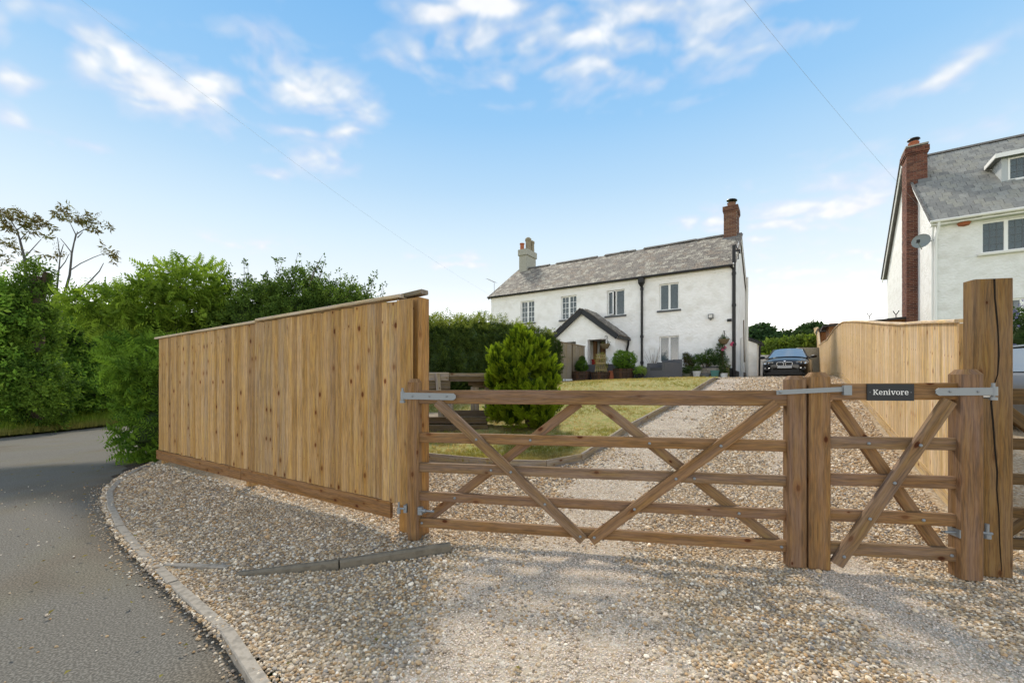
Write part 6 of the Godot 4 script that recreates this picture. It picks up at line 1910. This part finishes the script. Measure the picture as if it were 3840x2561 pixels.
	foliage(iv, "ivy", broad, M["leaf"], [[Vector3(0.0, 0.9, 0.3), Vector3(1.2, 1.1, 0.8)], [Vector3(0.05, 2.6, 0), Vector3(0.55, 0.9, 0.5)], [Vector3(0.0, 3.5, 0), Vector3(0.40, 0.75, 0.4)], [Vector3(-0.02, 4.15, 0), Vector3(0.33, 0.45, 0.33)]], 2000, Color(0.06, 0.12, 0.02), Color(0.22, 0.34, 0.05), 0.7, 1.2, 0.1, 0.3, 0.7)
	o = at3(-13.9, 12.8, 0.4)
	var st := thing("sawn_limb", "short sawn-off brown limb sticking up beside the ivy trunk", "tree", o)
	limb(st, "trunk", [Vector3(-0.5, 0, 0), Vector3(-0.3, 1.8, 0), Vector3(-0.04, 3.75, 0), Vector3(0.16, 4.26, 0)], 0.13, 0.105, M["bark"])

	# sparse tree with drooping reddish leaves: two separate trees
	var droop := [frond(51, 4, 0.18, 0.13, 0.052, 1.3), sprig(52, 5, 0.10, 0.17, 0.06, 1.2)]
	var px2 := func(px: float, py: float, d: float, oo: Vector3) -> Vector3: return rel((px - 1175.5) / 991.8 * d, d, 1.35 + (881.6 - py) / 991.8 * d, oo)
	var trees := [
		["bare_limbed_tree", "tall sparse tree with bare grey limbs and drooping bronze leaf tufts", 13.4,
			[[[138, 720], [145, 684], [160, 631], [165, 580], [174, 538], [160, 509]], [[174, 538], [190, 528], [207, 520], [215, 505]], [[172, 552], [178, 530]], [[164, 618], [185, 604], [215, 590], [236, 582]], [[165, 580], [150, 560], [139, 547]], [[118, 735], [128, 700], [133, 640], [138, 590], [132, 545]], [[137, 588], [146, 560]], [[134, 620], [150, 600], [158, 583]], [[120, 720], [150, 700], [192, 660], [228, 622], [238, 603]], [[178, 545], [190, 532]]],
			[[128, 484, 8, 10], [145, 476, 10, 9], [140, 492, 12, 10], [167, 489, 10, 9], [160, 500, 9, 6], [188, 502, 14, 10], [200, 512, 12, 8], [211, 498, 11, 9], [232, 508, 9, 7], [247, 522, 7, 7], [214, 525, 8, 5], [182, 520, 5, 6], [236, 578, 6, 5], [243, 567, 7, 6], [256, 577, 8, 6], [264, 588, 7, 8], [257, 597, 5, 6], [138, 580, 6, 5], [107, 582, 8, 5], [121, 566, 6, 4], [127, 588, 6, 4]], 420],
		["bare_limbed_tree", "sparse bronze-leaved tree leaning in at the left edge of the sky", 13.0,
			[[[60, 640], [57, 596], [46, 551], [40, 530], [35, 520]], [[57, 590], [75, 570], [95, 548]], [[46, 551], [55, 540], [68, 527]], [[60, 598], [80, 584]], [[-30, 640], [-10, 590], [-2, 540], [-4, 500]], [[35, 522], [22, 500], [10, 480]], [[40, 526], [70, 510], [95, 500]]],
			[[8, 480, 14, 12], [22, 490, 14, 13], [38, 498, 14, 12], [50, 488, 10, 9], [58, 508, 14, 13], [78, 500, 14, 12], [75, 520, 10, 10], [92, 512, 12, 10], [105, 505, 9, 10], [110, 520, 7, 6], [15, 520, 14, 10], [35, 520, 12, 9], [5, 500, 12, 14], [88, 528, 8, 6], [68, 542, 7, 4], [106, 542, 8, 6], [22, 556, 10, 7], [5, 550, 10, 6], [46, 574, 10, 8], [30, 562, 7, 6], [13, 582, 5, 3], [84, 583, 6, 4], [2, 600, 6, 12]], 620]]
	for e in trees:
		var d: float = e[2]
		o = at3((e[3][0][0][0] - 1175.5) / 991.8 * d, d, 0.4)
		var t := thing(e[0], e[1], "tree", o)
		var z := 0.0
		for k in e[3].size():
			var pts := []
			for p in e[3][k]: pts.append(px2.call(p[0], p[1], d + sin(k * 2.1) * 0.15, o))
			if k == 0: pts.push_front(Vector3(0, -0.2, 0))
			limb(t, "trunk" if k == 0 else "limb", pts, 0.055 if k == 0 else (0.036 if e[3][k].size() > 4 else 0.016), 0.008, M["bark_grey"])
		var lobes := []
		for q in e[4]: lobes.append([px2.call(q[0], q[1], d + rng.randf_range(-0.4, 0.4), o), Vector3(q[2], q[3], q[2]) * d / 991.8])
		foliage(t, "crown", droop, M["leaf_bronze"], lobes, int(e[5] / 3.0), Color(0.15, 0.12, 0.035), Color(0.20, 0.22, 0.06), 0.6, 1.0, -0.9, 0.0, 0.1)

	# verge grass, lawn grass
	var xf := []
	var cs := PackedColorArray()
	for i in 5200:
		var d := rng.randf_range(9.0, 22.0)
		var x := -13.2 - absf(rng.randfn()) * 1.0
		if rng.randf() < 0.3: x = -13.15 - rng.randf() * 0.3
		var edge := soft(-13.6, -13.2, x)
		xf.append(Transform3D(Basis(Vector3.UP, rng.randf() * TAU) * Basis.from_scale(Vector3.ONE * rng.randf_range(0.6, 1.3) * (1.0 - 0.5 * edge)), at3(x, d, ground_y(x, d) + 0.02)))
		cs.append(Color(0.27, 0.43, 0.05).lerp(Color(0.48, 0.56, 0.09), rng.randf()).lerp(Color(0.40, 0.33, 0.12), edge * 0.8))
	multi(self, "verge_grass", tuft(1, 9, 0.30, 0.10), M["leaf"], xf, cs, "stuff")
	xf = []
	cs = PackedColorArray()
	var n := 0
	while n < 16000:
		var d := 5.8 + pow(rng.randf(), 1.3) * 11.5
		var x0 := along([[5.8, -0.25], [6.19, -1.19], [6.6, -2.4], [7.5, -4.2], [9.0, -5.6], [11.5, -4.0], [21.0, 1.0]], d)
		var x := rng.randf_range(maxf(x0, -d * 0.35), lawn_x(d) - 0.03)
		n += 1
		var dry := clampf(0.5 + noise_a.get_noise_2d(x * 0.8, d * 0.8) * 1.6, 0.0, 1.0)
		xf.append(Transform3D(Basis(Vector3.UP, rng.randf() * TAU) * Basis.from_scale(Vector3.ONE * rng.randf_range(0.6, 1.2)), at3(x, d, ground_y(x, d) + 0.05)))
		cs.append(Color(0.32, 0.29, 0.075).lerp(Color(0.58, 0.43, 0.21), clampf(dry * 1.15, 0.0, 1.0)) * rng.randf_range(0.85, 1.15))
	multi(self, "lawn_grass", tuft(2, 8, 0.055, 0.05), M["leaf"], xf, cs, "stuff")

	# a few fallen leaves
	xf = []
	cs = PackedColorArray()
	for i in 110:
		var d := rng.randf_range(1.9, 9.0)
		var x := kerb_x(d) + rng.randfn() * 0.9 - 0.3
		if d > 3.6 and x > kerb_x(d) + 0.9: continue
		xf.append(Transform3D(Basis.from_euler(Vector3(rng.randf_range(-0.25, 0.25), rng.randf() * TAU, PI / 2 + rng.randf_range(-0.25, 0.25))) * Basis.from_scale(Vector3.ONE * rng.randf_range(0.5, 0.9)), at3(x, d, ground_y(x, d) + 0.012)))
		cs.append(Color(0.22, 0.15, 0.06).lerp(Color(0.30, 0.28, 0.08), rng.randf()))
	var lfm := MB.new()
	leaf(lfm, Vector3.ZERO, Vector3.UP, Vector3.BACK, 0.05, 0.028)
	multi(self, "fallen_leaves", lfm.mesh(), M["leaf"], xf, cs, "stuff")
	# field beyond the wall: hedgerow and trees
	var bramble := [sprig(61, 8, 0.5, 0.28, 0.16), sprig(62, 7, 0.45, 0.3, 0.15)]
	var far := [sprig(63, 8, 1.0, 0.6, 0.4), sprig(64, 9, 1.1, 0.55, 0.4)]
	var fd := [
		["bramble_hedge", "bright bramble bank growing over the grey wall behind the car", 18.0, 27.5, [[-1.2, 0.30, 0.9, 0.45], [0.0, 0.5, 1.0, 0.45], [1.2, 0.6, 0.9, 0.45], [-2.0, 0.05, 0.8, 0.3]], 1300, [0.08, 0.14, 0.02], [0.26, 0.34, 0.06], bramble, "hedge"],
		["far_hedgerow", "dark hedgerow across the field left of the round tree", 36.0, 62.0, [[-4.0, 0.5, 3.2, 0.8], [0.0, 0.6, 3.5, 1.0], [4.0, 0.9, 3.0, 1.1], [8.0, 1.0, 4.0, 1.2]], 1900, [0.020, 0.045, 0.014], [0.06, 0.10, 0.03], far, "hedge"],
		["field_tree", "leafy tree at the left of the field beside the cottage gable", 34.2, 60.0, [[0.0, 1.6, 1.6, 1.0], [-1.6, 1.3, 1.5, 0.8], [0.6, 2.3, 0.9, 0.7], [1.8, 1.0, 1.2, 0.8], [0.2, 0.9, 2.4, 0.9]], 1500, [0.022, 0.055, 0.022], [0.07, 0.13, 0.045], far, "tree"],
		["round_field_tree", "large round dark tree above the hedgerow behind the car", 55.6, 80.0, [[0.0, 3.4, 2.1, 1.7], [-1.3, 2.6, 1.7, 1.4], [1.4, 2.5, 1.8, 1.5], [-2.9, 1.8, 1.2, 1.1], [0.0, 1.6, 3.2, 1.5], [2.9, 1.5, 1.3, 1.2]], 2200, [0.020, 0.05, 0.016], [0.07, 0.13, 0.035], far, "tree"],
	]
	for e in fd:
		o = at3(e[2], e[3], ground_y(e[2], e[3]) - 0.2)
		var lobes := []
		for q in e[4]: lobes.append([Vector3(q[0], q[1], 0), Vector3(q[2], q[3], q[2] * 0.8)])
		shrub(e[0], e[1], e[9], o, lobes, e[8], e[5], Color(e[6][0], e[6][1], e[6][2]), Color(e[7][0], e[7][1], e[7][2]), 0.7, 1.2, "", M["dark_leaf"], 0.3, 0.3)
	# purple-flowered shrub at the right edge
	o = at3(11.3, 9.2, 1.0)
	var ce := shrub("ceanothus_shrub", "dark shrub with violet-blue blossom right of the cracked post", "shrub", o, [[Vector3(0, 1.0, 0), Vector3(0.9, 1.1, 0.8)], [Vector3(0.8, 1.2, 0), Vector3(0.8, 0.9, 0.8)]], small, 1800, Color(0.025, 0.055, 0.015), Color(0.07, 0.12, 0.03), 0.8, 1.2, "", M["dark_leaf"])
	foliage(ce, "blossom", [sprig(65, 9, 0.06, 0.03, 0.026)], M["leaf"], [[Vector3(0, 1.0, 0), Vector3(0.95, 1.15, 0.85)]], 500, Color(0.16, 0.16, 0.42), Color(0.32, 0.30, 0.62), 0.8, 1.2, 0.3, 0.0, 0.95)


# ---------------------------------------------------------------- materials in use
func materials() -> void:
	M["wood_tex"] = ImageTexture.create_from_image(wood_image())
	var tones := [[0.437, 0.278, 0.115], [0.402, 0.253, 0.105], [0.48, 0.312, 0.139], [0.355, 0.229, 0.111], [0.452, 0.284, 0.111], [0.536, 0.359, 0.171], [0.425, 0.297, 0.162]]
	for k in 7: wood("fence%d" % (k + 1), lin(tones[k][0], tones[k][1], tones[k][2]))
	wood("gravel_board", lin(0.28, 0.155, 0.065))
	wood("capping", lin(0.58, 0.50, 0.39))
	wood("grey_wood", lin(0.24, 0.215, 0.175))
	var pale := [[0.66, 0.49, 0.29], [0.60, 0.44, 0.25], [0.72, 0.55, 0.345], [0.55, 0.41, 0.235], [0.64, 0.50, 0.315]]
	for k in 5: wood("pale%d" % (k + 1), lin(pale[k][0], pale[k][1], pale[k][2]))
	wood("pale_cap", lin(0.74, 0.60, 0.42))
	wood("gate1", lin(0.235, 0.148, 0.088))
	wood("gate2", lin(0.262, 0.160, 0.082))
	wood("gate3", lin(0.240, 0.165, 0.105))
	wood("gate_dark", lin(0.13, 0.085, 0.04))
	wood("post_wood", lin(0.40, 0.235, 0.095))
	wood("post_wood2", lin(0.225, 0.142, 0.066))
	wood("weather1", lin(0.36, 0.31, 0.235), 0.9)
	wood("weather2", lin(0.165, 0.13, 0.085), 0.9)
	wood("weather3", lin(0.37, 0.33, 0.27), 0.9)
	wood("barrel", lin(0.075, 0.052, 0.038), 0.85)
	wood("barrel2", lin(0.115, 0.065, 0.042), 0.85)
	wood("door_wood", lin(0.26, 0.155, 0.075), 0.6)
	wood("shed_wood", lin(0.33, 0.165, 0.075))
	wood("straw", lin(0.50, 0.42, 0.22))
	mat("crack", lin(0.012, 0.008, 0.005), 1.0)
	mat("black_wood", lin(0.022, 0.024, 0.027), 0.6)
	mat("black_paint", lin(0.016, 0.016, 0.017), 0.45)
	mat("felt", lin(0.055, 0.05, 0.047), 0.9)
	mat("galv", lin(0.25, 0.27, 0.285), 0.55, 0.5)
	mat("galv_dark", lin(0.22, 0.23, 0.24), 0.5, 0.7)
	mat("chrome", lin(0.72, 0.73, 0.74), 0.15, 1.0)
	mat("grey_metal", lin(0.19, 0.20, 0.20), 0.5, 0.2)
	mat("wire", lin(0.38, 0.40, 0.43), 0.7)
	mat("lead", lin(0.16, 0.17, 0.18), 0.6)
	mat("lead_light", lin(0.42, 0.45, 0.46), 0.6)
	mat("rust_dark", lin(0.075, 0.045, 0.03), 0.85)
	mat("slate_plate", lin(0.022, 0.024, 0.027), 0.55)
	mat("white_paint", lin(0.80, 0.80, 0.78), 0.5)
	mat("cream_paint", lin(0.70, 0.685, 0.63), 0.6)
	mat("red_paint", lin(0.35, 0.03, 0.02), 0.4)
	mat("pink", lin(0.70, 0.13, 0.25), 0.7)
	mat("plaster", lin(0.30, 0.29, 0.27), 0.9)
	mat("curtain", lin(0.66, 0.64, 0.60), 0.9)
	mat("sill", lin(0.10, 0.105, 0.11), 0.7)
	mat("terracotta", lin(0.36, 0.115, 0.055), 0.8)
	mat("teal", lin(0.10, 0.25, 0.22), 0.3)
	mat("olive_pot", lin(0.15, 0.15, 0.10), 0.6)
	mat("dish", lin(0.22, 0.245, 0.24), 0.5)
	mat("cushion", lin(0.07, 0.07, 0.075), 0.95)
	mat("plate_white", lin(0.62, 0.62, 0.62), 0.5)
	mat("tyre", lin(0.02, 0.02, 0.02), 0.85)
	mat("twig", lin(0.30, 0.25, 0.20), 0.9)
	# grained surfaces
	var speck := noise_tex(0.02, 512, [[0.0, lin(0.55, 0.55, 0.55)], [0.42, lin(0.85, 0.85, 0.84)], [0.62, lin(1.0, 1.0, 1.0)], [1.0, lin(0.80, 0.79, 0.76)]], 5, FastNoiseLite.TYPE_SIMPLEX, 3)
	var lich := noise_tex(0.03, 512, [[0.0, lin(0.22, 0.20, 0.18)], [0.46, lin(0.40, 0.385, 0.36)], [0.56, lin(1.0, 0.98, 0.94)], [0.60, lin(1.0, 1.0, 1.0)], [1.0, lin(1.0, 1.0, 1.0)]], 5, FastNoiseLite.TYPE_SIMPLEX, 8)
	for e in [["slate1", 0.308, 0.275, 0.232], ["slate2", 0.393, 0.358, 0.302], ["slate3", 0.273, 0.241, 0.209], ["slate4", 0.237, 0.208, 0.181], ["slate5", 0.507, 0.466, 0.383], ["slate6", 0.337, 0.278, 0.221], ["tile1", 0.280, 0.276, 0.254], ["tile2", 0.319, 0.315, 0.288], ["tile3", 0.248, 0.245, 0.229], ["tile4", 0.221, 0.219, 0.206], ["tile5", 0.307, 0.299, 0.260], ["ridge", 0.196, 0.191, 0.184]]:
		var m := mat(e[0], lin(e[1], e[2], e[3]), 0.85)
		m.albedo_texture = speck if e[0].begins_with("tile") else lich
		triplanar(m, 1.25 if not e[0].begins_with("tile") else 1.6)
		m.uv1_offset = Vector3(rng.randf(), rng.randf(), rng.randf())
	for e in [["brick1", 0.20, 0.095, 0.060], ["brick2", 0.16, 0.078, 0.053], ["brick3", 0.23, 0.125, 0.080], ["brick4", 0.15, 0.075, 0.055], ["red1", 0.19, 0.075, 0.050], ["red2", 0.155, 0.060, 0.042], ["red3", 0.21, 0.095, 0.062], ["red4", 0.12, 0.055, 0.042], ["stone1", 0.33, 0.28, 0.22], ["stone2", 0.27, 0.23, 0.18], ["stone3", 0.38, 0.33, 0.27]]:
		var m := mat(e[0], lin(e[1], e[2], e[3]), 0.9)
		m.albedo_texture = speck
		triplanar(m, 0.7)
	mat("mortar", lin(0.36, 0.32, 0.27), 0.95)
	mat("old_render", lin(0.40, 0.39, 0.33), 0.95)
	mat("old_pot", lin(0.30, 0.26, 0.18), 0.95)
	mat("concrete", lin(0.37, 0.33, 0.275), 0.92)
	mat("mossy", lin(0.19, 0.165, 0.125), 0.95)
	mat("moss_basket", lin(0.17, 0.13, 0.07), 0.95)
	for k in ["mortar", "old_render", "old_pot", "concrete", "mossy", "moss_basket"]:
		M[k].albedo_texture = speck
		triplanar(M[k], 0.9)
	# rendered walls: coarse hand-thrown relief with faint weathering
	var dirt := noise_tex(0.006, 512, [[0.0, lin(0.83, 0.815, 0.78)], [0.4, lin(0.94, 0.935, 0.925)], [0.6, lin(1, 1, 1)], [1.0, lin(0.96, 0.955, 0.94)]], 5, FastNoiseLite.TYPE_SIMPLEX, 21)
	var rough := noise_tex(0.028, 512, [], 3, FastNoiseLite.TYPE_SIMPLEX, 5)
	for e in [["render", 0.88, 0.872, 0.85, 2.0, 2.2], ["render2", 0.78, 0.78, 0.765, 1.8, 1.9]]:
		var m := mat(e[0], lin(e[1], e[2], e[3]), 0.9)
		m.albedo_texture = dirt
		triplanar(m, e[5])
		relief(m, rough, e[4])
	# ground
	var pebble := noise_tex(0.045, 1024, [[0.0, lin(0.20, 0.16, 0.115)], [0.14, lin(0.36, 0.29, 0.20)], [0.3, lin(0.47, 0.40, 0.30)], [0.45, lin(0.33, 0.235, 0.14)], [0.6, lin(0.52, 0.46, 0.37)], [0.75, lin(0.40, 0.33, 0.24)], [0.9, lin(0.58, 0.53, 0.45)], [1.0, lin(0.27, 0.24, 0.20)]], 1, FastNoiseLite.TYPE_CELLULAR, 2, FastNoiseLite.RETURN_CELL_VALUE)
	var pebble_h := noise_tex(0.045, 1024, [], 1, FastNoiseLite.TYPE_CELLULAR, 2, FastNoiseLite.RETURN_DISTANCE)
	var gm := mat("gravel_bed", Color.WHITE, 0.92)
	gm.vertex_color_use_as_albedo = true
	gm.albedo_texture = pebble
	gm.uv1_scale = Vector3(1.0 / 0.9, 1.0 / 0.9, 1.0)
	relief(gm, pebble_h, -0.6)
	var sm := mat("stone", Color.WHITE, 0.8)
	sm.vertex_color_use_as_albedo = true
	var asph := noise_tex(0.09, 1024, [[0.0, lin(0.06, 0.055, 0.047)], [0.38, lin(0.105, 0.098, 0.083)], [0.55, lin(0.135, 0.126, 0.108)], [0.72, lin(0.18, 0.168, 0.145)], [1.0, lin(0.28, 0.265, 0.23)]], 4, FastNoiseLite.TYPE_SIMPLEX, 31)
	var am := mat("asphalt", Color.WHITE, 0.9)
	am.albedo_texture = asph
	am.uv1_scale = Vector3(1.0 / 1.7, 1.0 / 1.7, 1.0)
	relief(am, noise_tex(0.16, 512, [], 2, FastNoiseLite.TYPE_SIMPLEX, 6), 0.25)
	am.vertex_color_use_as_albedo = true
	var lawn_t := noise_tex(0.012, 1024, [[0.0, lin(0.36, 0.28, 0.12)], [0.36, lin(0.31, 0.27, 0.09)], [0.5, lin(0.20, 0.22, 0.05)], [0.64, lin(0.31, 0.27, 0.09)], [1.0, lin(0.36, 0.29, 0.13)]], 6, FastNoiseLite.TYPE_SIMPLEX, 12)
	var lm := mat("lawn", Color.WHITE, 0.95)
	lm.albedo_texture = lawn_t
	lm.uv1_scale = Vector3(1.0 / 4.0, 1.0 / 4.0, 1.0)
	relief(lm, rough, 1.5)
	var vm := mat("verge", lin(0.80, 1.0, 0.6), 0.95)
	vm.albedo_texture = lawn_t
	vm.uv1_scale = Vector3(1.0 / 5.0, 1.0 / 5.0, 1.0)
	var em := mat("earth", lin(0.55, 0.75, 0.45), 0.95)
	em.albedo_texture = lawn_t
	em.uv1_scale = Vector3(1.0 / 9.0, 1.0 / 9.0, 1.0)
	var so := mat("soil", lin(0.075, 0.055, 0.040), 0.95)
	so.albedo_texture = speck
	triplanar(so, 0.5)
	relief(so, rough, 1.5)
	var pv := mat("paving", lin(0.50, 0.42, 0.33), 0.9)
	pv.albedo_texture = speck
	triplanar(pv, 1.3)
	# leaves
	var lf := mat("leaf", Color.WHITE, 0.7)
	lf.vertex_color_use_as_albedo = true
	lf.backlight_enabled = true
	lf.backlight = Color(1.0, 1.0, 0.8)
	lf.metallic_specular = 0.22
	var lb := mat("leaf_bronze", Color.WHITE, 0.6)
	lb.vertex_color_use_as_albedo = true
	lb.backlight_enabled = true
	lb.backlight = Color(0.6, 0.5, 0.4)
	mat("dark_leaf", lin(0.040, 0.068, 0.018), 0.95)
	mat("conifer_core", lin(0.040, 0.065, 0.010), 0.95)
	mat("bark", lin(0.13, 0.10, 0.07), 0.95)
	mat("bark_dark", lin(0.06, 0.05, 0.04), 0.95)
	mat("bark_grey", lin(0.12, 0.115, 0.11), 0.95)
	for k in ["bark", "bark_dark", "bark_grey"]:
		M[k].albedo_texture = speck
		triplanar(M[k], 0.4)
	# woven rattan
	var rt := mat("rattan", lin(0.115, 0.115, 0.122), 0.7)
	relief(rt, noise_tex(0.12, 256, [], 1, FastNoiseLite.TYPE_CELLULAR, 4, FastNoiseLite.RETURN_DISTANCE), 0.6)
	triplanar(rt, 0.35, false)
	# glass and car paint
	var gl := mat("pane", Color(0.33, 0.38, 0.40, 0.78), 0.04)
	gl.transparency = BaseMaterial3D.TRANSPARENCY_ALPHA
	gl.metallic_specular = 0.6
	var cg := mat("car_glass", lin(0.42, 0.45, 0.46), 0.05, 0.45)
	cg.metallic_specular = 0.9
	var lg := mat("lamp_glass", lin(0.30, 0.29, 0.27), 0.08)
	lg.metallic_specular = 0.7
	var cb := mat("car_black", lin(0.006, 0.006, 0.007), 0.3)
	cb.clearcoat_enabled = true
	cb.clearcoat = 0.35
	cb.clearcoat_roughness = 0.04
	var cs := mat("car_silver", lin(0.20, 0.205, 0.21), 0.3, 0.5)
	cs.clearcoat_enabled = true


func _ready() -> void:
	rng.seed = 77
	noise_a.seed = 101; noise_a.frequency = 0.7; noise_a.fractal_octaves = 3
	noise_b.seed = 102; noise_b.frequency = 0.7; noise_b.fractal_octaves = 2
	# camera: level, lens shifted upwards
	var cam := Camera3D.new()
	cam.name = "camera"
	cam.projection = Camera3D.PROJECTION_FRUSTUM
	cam.near = 0.1
	cam.far = 3000.0
	cam.size = 0.1 * 682.0 / 432.0
	cam.frustum_offset = Vector2(0.0, 0.1 * 43.0 / 432.0)
	cam.position = Vector3(0, 1.35, 0)
	add_child(cam)
	cam.current = true
	# sky, sun, exposure
	var we := WorldEnvironment.new()
	we.name = "world"
	var e := Environment.new()
	e.background_mode = Environment.BG_SKY
	var pm := PanoramaSkyMaterial.new()
	pm.panorama = ImageTexture.create_from_image(sky_image())
	var sky := Sky.new()
	sky.sky_material = pm
	e.sky = sky
	e.tonemap_mode = Environment.TONE_MAPPER_LINEAR
	e.tonemap_exposure = 2.05
	e.sdfgi_enabled = true
	e.ssao_enabled = true
	e.ssil_enabled = true
	we.environment = e
	add_child(we)
	var sun := DirectionalLight3D.new()
	sun.name = "sun"
	sun.light_color = Color(1.0, 0.955, 0.88)
	sun.light_energy = 0.6
	sun.light_angular_distance = 8.0
	sun.shadow_enabled = true
	add_child(sun)
	# the sun stands behind the fences, a little to the left, fairly high
	sun.look_at_from_position(Vector3.ZERO, -Vector3(-0.137, 0.73, -0.67), Vector3.UP)
	materials()
	setting()
	cottage()
	big_house()
	fences()
	gates()
	edgings()
	garden()
	greens()
	gravel()
